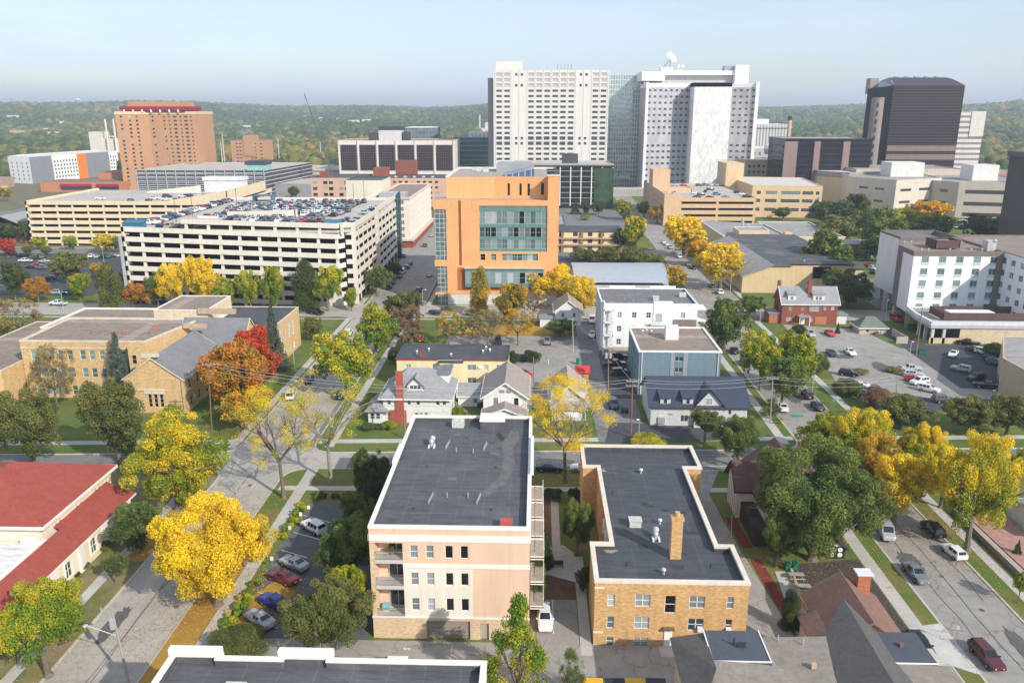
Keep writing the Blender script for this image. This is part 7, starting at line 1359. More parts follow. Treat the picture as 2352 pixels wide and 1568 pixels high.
def clumps(kind, seed):
    q = random.Random(seed); out = []
    if kind == 'round':
        sph = lambda: Vector((q.gauss(0, 1), q.gauss(0, 1), q.gauss(0, 1))).normalized()
        for i in range(19):                # boughs, each a cluster of leaf clumps
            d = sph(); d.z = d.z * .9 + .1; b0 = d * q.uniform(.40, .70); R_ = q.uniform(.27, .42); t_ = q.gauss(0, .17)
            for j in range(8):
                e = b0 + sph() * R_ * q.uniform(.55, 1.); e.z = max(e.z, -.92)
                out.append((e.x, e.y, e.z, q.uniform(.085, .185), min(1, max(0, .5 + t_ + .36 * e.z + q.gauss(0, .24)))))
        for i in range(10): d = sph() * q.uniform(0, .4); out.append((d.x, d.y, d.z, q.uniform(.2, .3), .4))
    elif kind == 'sparse':
        for i in range(70):
            a = q.uniform(0, 6.283); z = q.uniform(-.75, .95); r = (1 - abs(z) ** 2.2) ** .5 * q.uniform(.5, 1.0)
            out.append((r * math.cos(a), r * math.sin(a), z, q.uniform(.07, .19), min(1, max(0, .55 + q.gauss(0, .22)))))
    elif kind == 'column':
        for i in range(34):
            z = q.uniform(-1, 1); a = q.uniform(0, 6.283); r = .6 * (1 - max(0, z) ** 2 * .8) * q.random() ** .5
            out.append((r * math.cos(a), r * math.sin(a), z, q.uniform(.3, .42), min(1, max(0, .5 + q.gauss(0, .22)))))
    elif kind == 'spruce':
        for i in range(230):
            z = -1 + 2 * (i / 230) ** 1.15; R = (1 - (z + 1) / 2) * .92 + .05; a = q.uniform(0, 6.283); r = R * q.uniform(.45, .95)
            out.append((r * math.cos(a), r * math.sin(a), z - .12 * r, .06 + .13 * R, min(1, max(0, .5 + q.gauss(0, .25)))))
    elif kind == 'bush':
        for i in range(24):
            a = q.uniform(0, 6.283); r = q.random() ** .5 * .72; out.append((r * math.cos(a), r * math.sin(a), q.uniform(-.6, .45) * (1 - .4 * r), q.uniform(.28, .42), min(1, max(0, .5 + q.gauss(0, .22)))))
    elif kind == 'wispy':
        for i in range(60):
            z = q.uniform(-1, 1); a = q.uniform(0, 6.283); r = (1 - ((z + 1) / 2) ** 1.5) * .9 * q.random() ** .6 + .08
            out.append((r * math.cos(a), r * math.sin(a), z, q.uniform(.12, .26), min(1, max(0, .5 + q.gauss(0, .25)))))
    return out
def trunkmesh(kind, seed):
    """tree of unit crown: base at z=-B below the crown centre"""
    q = random.Random(seed); m = MB(); B = -2.2 if kind in ('round', 'sparse') else -1.6
    if kind == 'spruce': m.cyl(0, 0, -1.25, .9, .05, 7, 0, .012)
    elif kind == 'bush': 
        for i in range(5): a = i * 1.26; m.tube((0, 0, -1), (.4 * math.cos(a), .4 * math.sin(a), .1), .04, 5, 0, .02)
    else:
        fork = -1.0 if kind != 'column' else -.2; tr_ = .05 if kind == 'sparse' else .075; m.tube((0, 0, B), (.02, .03, fork), tr_, 9, 0, tr_ * .75); m.cyl(0, 0, B, B + .12, tr_ * 1.5, 9, 0, tr_, False)
        def limb(p, d, L, r, lev):
            e = p + d * L; m.tube(p, e, r, 6, 0, r * .6)
            if lev == 0: return
            for k in range(3 if lev > 1 else 2):
                dd = (d + Vector((q.gauss(0, .5), q.gauss(0, .5), q.gauss(.12, .3)))).normalized(); limb(p + d * L * q.uniform(.55, 1), dd, L * q.uniform(.5, .75), r * .5, lev - 1)
        n = 6 if kind == 'sparse' else 5
        for i in range(n):
            a = 6.283 * i / n + q.uniform(-.4, .4); t = q.uniform(.45, .9); d = Vector((math.cos(a) * t, math.sin(a) * t, 1.)).normalized()
            limb(Vector((.02, .03, fork - .12 * q.random())), d, q.uniform(.75, 1.05), .03 if kind == 'sparse' else .045, 3 if kind == 'sparse' else 2)
    return m.mesh('trunk', [bark])
PROTO = {}
def proto(kind, v, n, size):
    key = (kind, v, n, size)
    if key not in PROTO:
        sd_ = sum(map(ord, kind)) + v * 17
        PROTO[key] = (leafcloud('crown', clumps(kind, sd_), n, size, sd_ + 5, .55 if kind in ('round', 'column', 'bush') else .1, .2, 1, 1.6), trunkmesh(kind, sd_))
    return PROTO[key]
TN = [0]
def tree(px, py, top, wpx, kind, colour, label, group='street trees', cbot=None, v=None, n=None, name=None, cat='tree', z0=.14, dens=1., bk=None):
    """px, py: sighted foot of the trunk; top: sighted top; wpx: crown width as seen"""
    X, Y = at(px, py, z0); H = hat(px, top, Y - 0.)[1] - z0
    X = hat(px, (py + top) / 2, Y)[0]; mpp = (Y * fw.y + (CAMH - H * .6) * -fw.z) / F; R = wpx * mpp / 2 * (1.08 if kind == 'round' else 1)
    # the crown's near side rises in view: top of crown at centre
    TN[0] += 1; v = TN[0] % 3 if v is None else v
    if Y < 135: nn, sz = 46000, .03
    elif Y < 260: nn, sz = 20000, .046
    else: nn, sz = 5500, .09
    if kind in ('sparse', 'wispy'): nn, sz = int(nn * .28), sz * .9
    if kind == 'spruce': nn, sz = int(nn * .9), sz * .8
    if n: nn, sz = n
    cr, tr = proto(kind, v, nn, sz)
    cb = {'round': .22, 'sparse': .25, 'column': .1, 'spruce': .04, 'bush': 0., 'wispy': .12}[kind] if cbot is None else cbot
    hz = H * (1 - cb) / 2 * (1.04 if kind == 'round' else 1); zc = z0 + H - H * (1 - cb) / 2
    r = thing(name or {'spruce': 'spruce_tree', 'bush': 'shrub'}.get(kind, 'tree'), label, cat, (X, Y, z0), group); r.rotation_euler = (0, 0, rnd.uniform(0, 6.28))
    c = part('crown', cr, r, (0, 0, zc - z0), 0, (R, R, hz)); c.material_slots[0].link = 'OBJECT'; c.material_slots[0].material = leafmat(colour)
    B = {'round': 2.2, 'sparse': 2.2, 'spruce': 1.25, 'bush': 1.}.get(kind, 1.6)
    # trunk: unit foot at -B maps to the ground, unit crown fits
    s = (zc - z0) / B; t = part('trunk', tr, r, (0, 0, zc - z0), 0, (R * .9, R * .9, s)); 
    if bk: t.material_slots[0].link = 'OBJECT'; t.material_slots[0].material = bk
    return r
g1 = 'foreground trees'
tree(487, 1388, 1140, 268, 'round', 'yellow', 'big bright yellow tree overhanging the left street beside the lot with five cars', g1, .1, n=(95000, .0215))
tree(397, 1170, 948, 252, 'round', 'yellowgreen', 'large yellow and green tree on the verge behind the red tile hall', g1, .1, n=(85000, .023))
tree(92, 1550, 1335, 225, 'round', 'lime', 'green and yellow tree at the bottom left beside the hall', g1, .15)
tree(150, 1450, 1335, 105, 'wispy', 'lime', 'light yellow green young tree right of the bottom left tree', g1)
tree(318, 1268, 1148, 142, 'round', 'green', 'dark green tree against the arched windows of the red tile hall', g1, .1)
tree(261, 1338, 1268, 56, 'round', 'green', 'small round street tree on the strip between hall and street', g1, .15)
tree(230, 1262, 1238, 48, 'bush', 'green', 'round green shrub by the hall wall', 'shrubs', cat='shrub')
tree(187, 1305, 1288, 38, 'bush', 'green', 'low clipped shrub below an arched window of the hall', 'shrubs', cat='shrub'); tree(172, 1325, 1312, 24, 'bush', 'dark', 'smallest dark shrub along the hall wall', 'shrubs', cat='shrub')
tree(62, 1070, 882, 168, 'round', 'olive', 'big olive green tree at the left edge above the red roof', g1, .08)
tree(262, 1062, 870, 172, 'round', 'olive', 'big olive green tree in front of the chapel gable', g1, .08)
tree(121, 936, 790, 100, 'sparse', 'tan', 'nearly bare pale tree in front of the school windows', g1, .1)
tree(272, 925, 765, 92, 'spruce', 'spruce', 'blue grey spruce in front of the school', 'conifers')
tree(572, 912, 752, 178, 'round', 'red', 'bright red maple beside the chapel', g1, .1); tree(552, 955, 772, 166, 'round', 'orange', 'orange maple in front of the red one', g1, .1)
tree(641, 1143, 880, 210, 'sparse', 'yellowgreen', 'thin leaved yellow tree at the street corner, left of the thick bare trunk', g1, .3, v=0, n=(13000, .015))
tree(1300, 1107, 868, 205, 'sparse', 'yellow', 'open crowned yellow tree with thick trunk on the verge between the foreground blocks', g1, .28, v=2, n=(20000, .016))
tree(1490, 1030, 995, 90, 'bush', 'yellowgreen', 'yellow green shrub row showing over the far edge of the gold brick house', 'shrubs', cat='shrub')
tree(560, 985, 880, 130, 'round', 'amber', 'amber tree in front of the orange maple', g1, .15, n=(9000, .05))
tree(752, 1107, 850, 225, 'sparse', 'yellowgreen', 'tall almost leafless tree with thick grey trunk at the crossing', g1, .35, v=1, n=(7000, .018), bk=barkp)
tree(627, 848, 700, 78, 'spruce', 'spruce', 'tall dark spruce at the corner of the school gym', 'conifers')
tree(792, 905, 752, 162, 'round', 'lime', 'broad green tree with yellow tips over the left street', g1, .1); tree(860, 812, 698, 112, 'round', 'lime', 'fresh green tree behind the broad one on the left street', g1, .1)
tree(716, 782, 722, 54, 'round', 'olive', 'small round olive tree on the school lawn', g1, .1); tree(930, 797, 698, 92, 'sparse', 'rust', 'rusty brown half bare tree left of the butter yellow apartment', g1, .1, n=(7000, .05)); tree(925, 752, 667, 112, 'round', 'olive', 'olive and orange round tree behind the rusty one', g1, .1)
for i, (px, py, tp, w_, k, c, l) in enumerate(((1030, 792, 712, 76, 'sparse', 'gold', 'golden half bare tree left in the row behind the butter yellow apartment'), (1085, 778, 718, 72, 'sparse', 'olive', 'thin olive tree second in the row behind the butter yellow apartment'), (1120, 795, 712, 84, 'sparse', 'tan', 'grey bare tree third in the row behind the butter yellow apartment'), (1190, 792, 708, 84, 'sparse', 'amber', 'amber half bare tree at the right of the row behind the butter yellow apartment'), (1103, 724, 622, 62, 'column', 'gold', 'columnar gold tree in front of the orange building'), (1176, 742, 645, 92, 'round', 'gold', 'gold green tree right of the columnar one'), (1225, 735, 668, 60, 'sparse', 'rust', 'brown bare tree left of the small white house'), (1262, 700, 598, 118, 'round', 'yellow', 'bright yellow tree at the right corner of the orange building'), (1340, 722, 630, 88, 'round', 'yellow', 'bright yellow tree left of the white apartment block'), (1215, 690, 624, 60, 'round', 'yellowgreen', 'smaller yellow green tree left of the bright yellow pair'), (1286, 772, 730, 78, 'round', 'green', 'dark green tree below the small white house'), (1573, 592, 492, 112, 'round', 'yellow', 'tall bright yellow tree on the far right street in front of the tan ramp'), (1658, 668, 548, 126, 'round', 'yellow', 'broad yellow tree at the corner of the tan church hall'), (1612, 612, 546, 66, 'round', 'amber', 'smaller yellow tree left of the broad one by the church hall'), (1455, 580, 492, 66, 'round', 'yellowgreen', 'yellow green tree at the end of the small buff apartment row'), (1428, 578, 520, 46, 'round', 'dark', 'dark green tree beside the small buff apartment row'), (1540, 668, 608, 78, 'round', 'gold', 'olive gold tree at the corner of the pale blue metal roof'), (1462, 650, 625, 36, 'round', 'orange', 'small orange tree at the lower edge of the pale blue metal roof'),
    (1345, 602, 566, 70, 'bush', 'olive', 'willow shrub left behind the pale blue metal roof'), (1400, 602, 562, 74, 'bush', 'olive', 'willow shrub in the middle behind the pale blue metal roof'), (1455, 602, 562, 72, 'bush', 'olive', 'willow shrub right behind the pale blue metal roof'), (1510, 602, 580, 36, 'bush', 'lime', 'small bright shrub at the street behind the pale blue metal roof'), (1365, 575, 553, 42, 'bush', 'gold', 'golden weeping shrub in front of the small buff apartment row'))): tree(px, py, tp, w_, k, c, l, 'trees among the mid blocks', None if k != 'round' else .1)
tree(1668, 806, 680, 112, 'round', 'green', 'dense dark green tree behind the blue apartment block', g1, .06, n=(22000, .048)); tree(1722, 728, 672, 72, 'round', 'green', 'green tree left of the red brick house', g1, .1)
tree(1752, 895, 748, 112, 'round', 'lime', 'green yellow tree left of the pair over the right street', g1, .1); tree(1832, 900, 760, 112, 'round', 'lime', 'green yellow tree at the pale parking lot corner', g1, .1); tree(1800, 940, 805, 100, 'round', 'green', 'green tree in front of the pair over the right street', g1, .15); tree(1880, 860, 805, 52, 'bush', 'green', 'green hedge tree beside the grey lot', g1)
tree(1621, 1018, 940, 86, 'round', 'olive', 'small round olive tree in front of the navy roofed house', g1, .35); tree(1700, 1072, 950, 122, 'round', 'green', 'fresh green tree right of the navy roofed house', g1, .15)
tree(1772, 960, 915, 60, 'wispy', 'green', 'thin green tree by the utility pole on the right street', g1)
tree(1885, 1062, 945, 108, 'round', 'lime', 'green yellow tree leftmost of the yellow group at the right', g1, .1); tree(1990, 1088, 930, 150, 'round', 'yellowgreen', 'yellow tree with brown top in the yellow group at the right', g1, .1); tree(2112, 1100, 962, 112, 'round', 'yellowgreen', 'yellow green tree in the middle of the yellow group at the right', g1, .1)
tree(1948, 1112, 938, 118, 'round', 'yellowgreen', 'yellow green tree second from left in the yellow group', g1, .1); tree(2172, 1165, 1005, 120, 'round', 'yellowgreen', 'yellow green tree beside the rightmost tall one', g1, .1); tree(2020, 1150, 985, 110, 'round', 'gold', 'gold brown tree between the big green and the brightest yellow one', g1, .1)
tree(2062, 1215, 1035, 160, 'round', 'yellow', 'brightest yellow tree just behind the big green tree', g1, .2); tree(2246, 1264, 970, 190, 'round', 'yellowgreen', 'tall yellow over green tree rightmost on the right foreground street', g1, .08, n=(80000, .0235))
tree(1880, 1285, 1000, 292, 'round', 'green', 'huge green tree in front of the tudor house, largest of all', g1, .03, n=(110000, .02)); tree(1790, 1302, 1160, 100, 'round', 'green', 'lower green bough tree at the left foot of the huge green tree', g1, .1)
tree(2232, 1000, 905, 108, 'round', 'olive', 'wide olive tree left of two behind the yellow group', g1, .1); tree(2318, 1004, 902, 112, 'round', 'olive', 'wide olive tree right of two behind the yellow group', g1, .1); tree(2078, 988, 908, 138, 'round', 'olive', 'olive tree in front of the grey parking lot', g1, .1); tree(2348, 1112, 1022, 56, 'round', 'lime', 'green tree cut by the right edge below the lawn', g1, .1)
tree(2010, 935, 880, 70, 'bush', 'rust', 'long rusty shrub row at the left of the grey parking lot', 'shrubs', cat='shrub'); tree(1945, 905, 862, 66, 'bush', 'olive', 'olive shrub between the sidewalk and the grey parking lot', 'shrubs', cat='shrub')
tree(1185, 1612, 1385, 172, 'wispy', 'lime', 'airy young green tree rising at the bottom centre', g1, .1, n=(14000, .036)); tree(1310, 1600, 1492, 78, 'wispy', 'green', 'smaller young green tree right of the airy one at the bottom', g1, .05)
tree(1238, 1405, 1290, 38, 'column', 'green', 'narrow arborvitae at the right wall of the peach block', 'conifers', 0); tree(1252, 1300, 1210, 52, 'spruce', 'dark', 'dark conifer in the court between the two foreground blocks', 'conifers'); tree(1328, 1275, 1130, 74, 'round', 'green', 'bright topped green tree in the court beside the gold brick house', g1, .1); tree(1340, 1355, 1300, 44, 'round', 'dark', 'dark shrub tree at the left wall of the gold brick house', g1, .05)
tree(1268, 1145, 1118, 50, 'bush', 'dark', 'dark hedge shrub left at the court entrance', 'shrubs', cat='shrub'); tree(1320, 1145, 1118, 34, 'bush', 'dark', 'dark hedge shrub right at the court entrance', 'shrubs', cat='shrub')
tree(855, 1182, 1036, 125, 'round', 'dark', 'dark green tree in shade behind the peach block', g1, .05); tree(812, 1235, 1120, 95, 'round', 'green', 'green tree beside the upper end of the small lot', g1, .05); tree(795, 1345, 1172, 165, 'round', 'green', 'dense green tree between the small lot and the peach block', g1, .05); tree(800, 1440, 1290, 112, 'round', 'lime', 'yellow green tree between dark ones at the left wall of the peach block', g1, .08); tree(742, 1515, 1332, 205, 'round', 'olive', 'wide olive green tree in front of the small lot near the peach block', g1, .05, n=(75000, .0235))
tree(545, 1500, 1448, 150, 'bush', 'olive', 'brown green shrub bed behind the nearest parapet', 'shrubs', cat='shrub')
def shrub_bed(label, P0, P1, wd, h, n, colour='lime'):
    q = random.Random(label); a, b = Vector(P0), Vector(P1); L = (b - a).length; u = (b - a) / L; v = Vector((-u.y, u.x)); r = thing('shrub_bed', label, 'shrub bed', (*a, .15), 'shrub beds along the small lot'); cl = []
    for i in range(int(L * 3)): p = u * q.uniform(0, L) + v * q.uniform(-wd / 2, wd / 2); cl.append((p.x, p.y, h * q.uniform(.2, .75), q.uniform(.3, .5), min(1, max(0, .5 + q.gauss(0, .25)))))
    o = part('foliage', leafcloud('foliage', cl, n, .17, 3, .3), r, (0, 0, 0)); o.material_slots[0].link = 'OBJECT'; o.material_slots[0].material = leafmat(colour)
shrub_bed('bright green shrub bed between sidewalk and lot, nearest the camera', (-36.7, 82.6), (-36.6, 92.5), 1.5, .9, 8000); shrub_bed('bright green shrub bed with two white signs along the small lot', (-36.6, 104), (-36.2, 114.5), 1.7, .9, 9000); shrub_bed('green shrub bed across the far end of the small lot', (-35.5, 117.6), (-22, 117.9), 1.8, .9, 10000, 'green')
for i, (px, py, w_, tp) in enumerate(((845, 987, 36, 966), (872, 984, 30, 970), (895, 982, 44, 966), (1110, 935, 30, 920), (1052, 955, 30, 930), (905, 835, 34, 790))): tree(px, py, tp, w_, 'bush', ('green', 'green', 'lime', 'dark', 'lime', 'dark')[i], ('dark foundation shrub left of the grey roofed house chimney', 'small foundation shrub by the red chimney', 'bright leafy bed right of the red chimney', 'dark shrub beside the small garage', 'light shrub below the wooden stair', 'dark upright shrub left of the butter yellow apartment')[i], 'shrubs', cat='shrub')
tree(1180, 835, 800, 34, 'bush', 'dark', 'round dark bush left of the green dumpster', 'shrubs', cat='shrub'); tree(1222, 833, 800, 42, 'bush', 'dark', 'round dark bush right of the green dumpster', 'shrubs', cat='shrub')
tree(1815, 1445, 1362, 56, 'column', 'dark', 'tall clipped dark green hedge beside the brown roofed house', 'shrubs', 0., cat='shrub'); tree(1694, 1138, 1112, 26, 'bush', 'dark', 'round clipped bush by the tudor house stair', 'shrubs', cat='shrub'); tree(2338, 1278, 1240, 26, 'spruce', 'dark', 'small cone shaped evergreen in the pink stone bed', 'conifers', cat='shrub'); tree(2345, 1385, 1308, 40, 'round', 'lime', 'small yellow green tree at the right edge of the sidewalk', g1, .3)
tree(2292, 822, 782, 64, 'bush', 'dark', 'large dark clipped hedge in the dark lot below the podium', 'shrubs', cat='shrub'); tree(2334, 800, 785, 26, 'bush', 'olive', 'small shrub beside the hedge below the podium', 'shrubs', cat='shrub'); tree(1925, 765, 740, 14, 'spruce', 'dark', 'slim evergreen at the brick house wall', 'conifers', cat='shrub'); tree(1835, 765, 742, 34, 'bush', 'dark', 'dark shrubs by the brick house porch', 'shrubs', cat='shrub')
# left middle trees
for px, py, tp, w_, k, c, l in ((250, 722, 612, 66, 'column', 'olive', 'dark green tall tree left of the orange one in front of the white ramp'), (322, 712, 640, 86, 'round', 'orange', 'orange tree behind the school roof'), (300, 665, 605, 60, 'round', 'lime', 'green tree at the left corner of the white ramp'), (360, 713, 615, 54, 'round', 'green', 'green tree behind the orange one by the white ramp'), (392, 713, 592, 70, 'round', 'yellow', 'yellow tree left of two in front of the white ramp'), (462, 713, 585, 92, 'round', 'yellow', 'tallest yellow tree in front of the white ramp'), (520, 713, 628, 56, 'round', 'lime', 'green tree right of the yellow pair in front of the white ramp'), (572, 713, 612, 62, 'round', 'lime', 'bright green tree in the middle of the white ramp front'), (630, 713, 606, 68, 'round', 'lime', 'green tree left of the dark pointed one at the white ramp'), (702, 716, 608, 76, 'column', 'dark', 'dark pointed tree at the right end of the white ramp front'), (750, 713, 598, 80, 'round', 'lime', 'bright green tree at the right corner of the white ramp'), (806, 713, 658, 34, 'round', 'lime', 'little tree under the corner arch of the white ramp'), (865, 680, 604, 62, 'round', 'green', 'green tree on the sidewalk beside the white ramp'), (905, 640, 598, 36, 'round', 'dark', 'dark tree farther up the sidewalk beside the white ramp'),
    (982, 490, 470, 30, 'round', 'green', 'tree at the far end of the ramp street'), (28, 690, 592, 72, 'round', 'dark', 'tall dark tree at the left edge in the left lot'), (84, 695, 632, 58, 'round', 'orange', 'orange and green tree in the left lot'), (180, 690, 625, 66, 'round', 'lime', 'yellow green round tree at the street corner of the left lot'), (160, 650, 572, 84, 'round', 'olive', 'broad olive tree in the middle of the left lot'), (228, 640, 600, 44, 'round', 'gold', 'golden tree behind the dark tall one'), (45, 790, 688, 96, 'sparse', 'tan', 'pale yellow half bare tree behind the school at the left'), (5, 780, 725, 50, 'round', 'yellowgreen', 'yellow tree cut by the left edge behind the school'), (90, 572, 544, 40, 'round', 'lime', 'bright green tree left of two at the long ramp front'), (162, 574, 540, 38, 'round', 'lime', 'bright green tree right of two at the long ramp front'), (240, 580, 532, 62, 'round', 'yellowgreen', 'yellow tree at the right end of the long ramp front'), (272, 580, 540, 30, 'round', 'olive', 'olive tree beside the yellow one at the long ramp front'), (15, 590, 546, 52, 'round', 'red', 'red leaved tree at the far left edge'), (66, 586, 562, 28, 'round', 'olive', 'small olive tree near the far row of cars'), (106, 588, 564, 24, 'round', 'olive', 'smallest olive tree near the far row of cars'), (20, 560, 510, 60, 'round', 'dark', 'dark tree in front of the grey pitched roof at the far left'), (55, 560, 502, 36, 'round', 'dark', 'dark tree at the left corner of the long ramp'), (8, 462, 424, 34, 'round', 'gold', 'gold tree by the white apartments at the left edge'), (280, 405, 368, 30, 'round', 'dark', 'dark tree left of the brick tower'), (673, 460, 424, 26, 'round', 'green', 'green tree beside the mesh fronted ramp'),
    (1322, 492, 462, 28, 'spruce', 'spruce', 'left conifer of three before the dark glass ramp'), (1345, 494, 458, 28, 'round', 'dark', 'dark tree second before the dark glass ramp'), (1375, 494, 458, 36, 'round', 'dark', 'dark tree third before the dark glass ramp'), (1345, 505, 490, 26, 'bush', 'lime', 'round bright yellow green shrub behind the buff apartment row'), (1432, 505, 458, 54, 'round', 'lime', 'bright green tree right of the dark glass ramp'), (1480, 500, 460, 36, 'round', 'green', 'green tree behind the bright one beyond the street'), (1510, 515, 468, 44, 'round', 'gold', 'dark gold tree at the left wall of the tan ramp')): tree(px, py, tp, w_, k, c, l, 'trees among the mid blocks', .1 if k == 'round' else None)
for px, py, tp, w_, k, c, l in ((1890, 640, 526, 92, 'round', 'green', 'green tree between the church hall and the hotel, left'), (1935, 655, 560, 56, 'round', 'green', 'green tree right behind the church hall roof'), (1950, 705, 616, 104, 'round', 'dark', 'dark green tree in front of the church hall at the hotel driveway'), (1875, 500, 450, 40, 'spruce', 'spruce', 'grey conifer in front of the tan office'), (1800, 505, 478, 40, 'round', 'green', 'green tree at the foot of the tan office'), (1915, 520, 460, 84, 'round', 'dark', 'dark tree left in the park trees behind the hotel'), (1970, 500, 446, 62, 'round', 'dark', 'blackish green tree highest in the park trees behind the hotel'), (1925, 560, 492, 90, 'round', 'olive', 'olive tree in the park trees behind the hotel'), (2005, 560, 470, 84, 'round', 'green', 'green tree in the middle of the park trees'), (2030, 600, 500, 96, 'round', 'green', 'wide green tree closest to the hotel back'), (2085, 550, 478, 80, 'round', 'lime', 'light green tree left of the yellow park tree'), (2120, 535, 456, 96, 'round', 'amber', 'golden yellow tree among the green park trees'), (2145, 560, 495, 78, 'round', 'green', 'green tree in front of the golden park tree'), (2250, 550, 490, 78, 'round', 'dark', 'dark tree right of the white trailer'), (2300, 560, 498, 70, 'round', 'dark', 'dark tree at the foot of the dark ribbed building'), (2340, 560, 512, 50, 'round', 'green', 'green tree at the right edge behind the hotel'), (1978, 600, 565, 30, 'round', 'olive', 'small olive tree on the lawn left of the hotel'), (2180, 540, 500, 40, 'sparse', 'tan', 'thin bare tree before the concrete clinic')): tree(px, py, tp - 4, w_ * 1.25, k, c, l, 'park trees behind the hotel', .08 if k == 'round' else None)
# ---------------------------------------------------------------- far woods: one mass
def blob(seed, sub):
    q = np.random.default_rng(seed)
    import bmesh
    bm = bmesh.new(); bmesh.ops.create_icosphere(bm, subdivisions=sub, radius=1.); V = np.array([v.co[:] for v in bm.verts]); Fc = np.array([[v.index for v in f.verts] for f in bm.faces]); bm.free()
    V *= (1 + q.normal(size=(len(V), 1)) * (.16 if sub > 1 else .1)); return V, Fc
def woods(name, N, rmin, rmax, sub, size, seed, inv=False, amin=-36, amax=36, power=.6):
    g = np.random.default_rng(seed); prot = [blob(seed + i, sub) for i in range(6)]
    r = rmin + (rmax - rmin) * g.random(N) ** power; a = np.radians(amin + (amax - amin) * g.random(N)); X = r * np.sin(a) - 0; Y = r * np.cos(a)
    keep = np.ones(N, bool)
    for x0, x1, y0, y1 in CLEAR: keep &= ~((X > x0) & (X < x1) & (Y > y0) & (Y < y1))
    X, Y, a = X[keep], Y[keep], np.degrees(a[keep]); n = len(X)
    Z = np.array([hillz(x, y) for x, y in zip(X, Y)]); s = size * (.55 + .8 * g.random(n)); tint = np.clip(.32 + g.normal(size=n) * .2 + .2 * np.sin(X * .006 + 1) * np.sin(Y * .004) + .13 * np.sin(X * .0017 + 2) * np.sin(Y * .0013 + 1) - .06 * (Y > 2200), 0, 1)
    vs, fs, ts = [], [], []; off = 0
    for i in range(n):
        V, Fc = prot[i % 6]; t = a[i] + i; c, s_ = math.cos(t), math.sin(t); W = V * np.array([s[i], s[i], s[i] * .95]); W = np.stack([W[:, 0] * c - W[:, 1] * s_, W[:, 0] * s_ + W[:, 1] * c, W[:, 2]], 1)
        vs.append(W + np.array([X[i], Y[i], Z[i] + s[i] * .75])); fs.append(Fc + off); off += len(V); ts.append(np.full(len(V), tint[i]) + g.normal(size=len(V)) * .07)
    V = np.concatenate(vs); Fc = np.concatenate(fs); T = np.concatenate(ts); m = len(Fc)
    me = bpy.data.meshes.new(name); me.vertices.add(len(V)); me.vertices.foreach_set('co', V.ravel()); me.loops.add(m * 3); me.loops.foreach_set('vertex_index', Fc.ravel()); me.polygons.add(m); me.polygons.foreach_set('loop_start', np.arange(0, m * 3, 3)); me.polygons.foreach_set('loop_total', np.full(m, 3))
    at_ = me.attributes.new('tint', 'FLOAT', 'POINT'); at_.data.foreach_set('value', T.astype(np.float32)); me.materials.append(WM); me.polygons.foreach_set('use_smooth', [True] * m); me.update()
    o = bpy.data.objects.new(name, me); COL.objects.link(o); tag(o, kind='stuff')
WM, nt, b = mk('autumn woods'); a_ = nt.nodes.new('ShaderNodeAttribute'); a_.attribute_name = 'tint'
wc = ramp(nt, a_.outputs['Fac'], ((.0, (.05, .085, .028)), (.3, (.085, .125, .035)), (.52, (.16, .165, .045)), (.72, (.26, .215, .05)), (.9, (.36, .22, .04)), (.99, (.38, .14, .04)))); b.inputs['Roughness'].default_value = .9; b.inputs['Specular IOR Level'].default_value = .1
P, X_, Y_, Z_ = pos(nt); nt.links.new(mixc(nt, step(nt, noise(nt, P, .16, 5, .75), .38, .62), mixc(nt, 1., wc, (.74, .79, .86), 'MULTIPLY'), mixc(nt, 1., wc, (1.15, 1.13, 1.08), 'MULTIPLY')), b.inputs['Base Color']); bp = nd(nt, 'ShaderNodeBump'); bp.inputs['Strength'].default_value = 1.; bp.inputs['Distance'].default_value = 2.5; nt.links.new(noise(nt, P, .35, 4, .7), bp.inputs['Height']); nt.links.new(bp.outputs[0], b.inputs['Normal'])
CLEAR = [(-600, 380, 0, 720), (-480, -280, 600, 1010), (-570, -480, 960, 1030), (-160, -20, 600, 780), (-60, 170, 560, 760), (160, 320, 500, 800), (300, 420, 600, 800), (380, 660, 780, 930), (210, 275, 880, 950), (-270, -180, 640, 850), (-142, -86, 1900, 2025)]
woods('near_woods', 5200, 700, 1500, 2, 6.8, 21); woods('middle_woods', 17000, 1400, 3000, 1, 8.5, 22, power=.7); woods('far_woods', 17000, 2800, 6000, 1, 12.5, 23, power=.75)
q = random.Random(9); m = MB()
for i in range(150):               # houses scattered along the far ridge and slopes
    a = math.radians(q.choice((q.uniform(-34, -5), q.uniform(-20, -12), q.uniform(24, 34)))); r = q.uniform(1700, 5200); x, y = r * math.sin(a), r * math.cos(a); z = hillz(x, y); w_ = q.uniform(6, 15)
    m.box(x - w_, x + w_, y - 6, y + 6, z, z + q.uniform(9, 19), q.choice((0, 0, 1, 2)))
tag(m.build('distant_houses', [M('far house white', (.7, .7, .68)), M('far house tan', (.5, .44, .36)), M('far roof grey', (.25, .25, .26))]), kind='stuff')
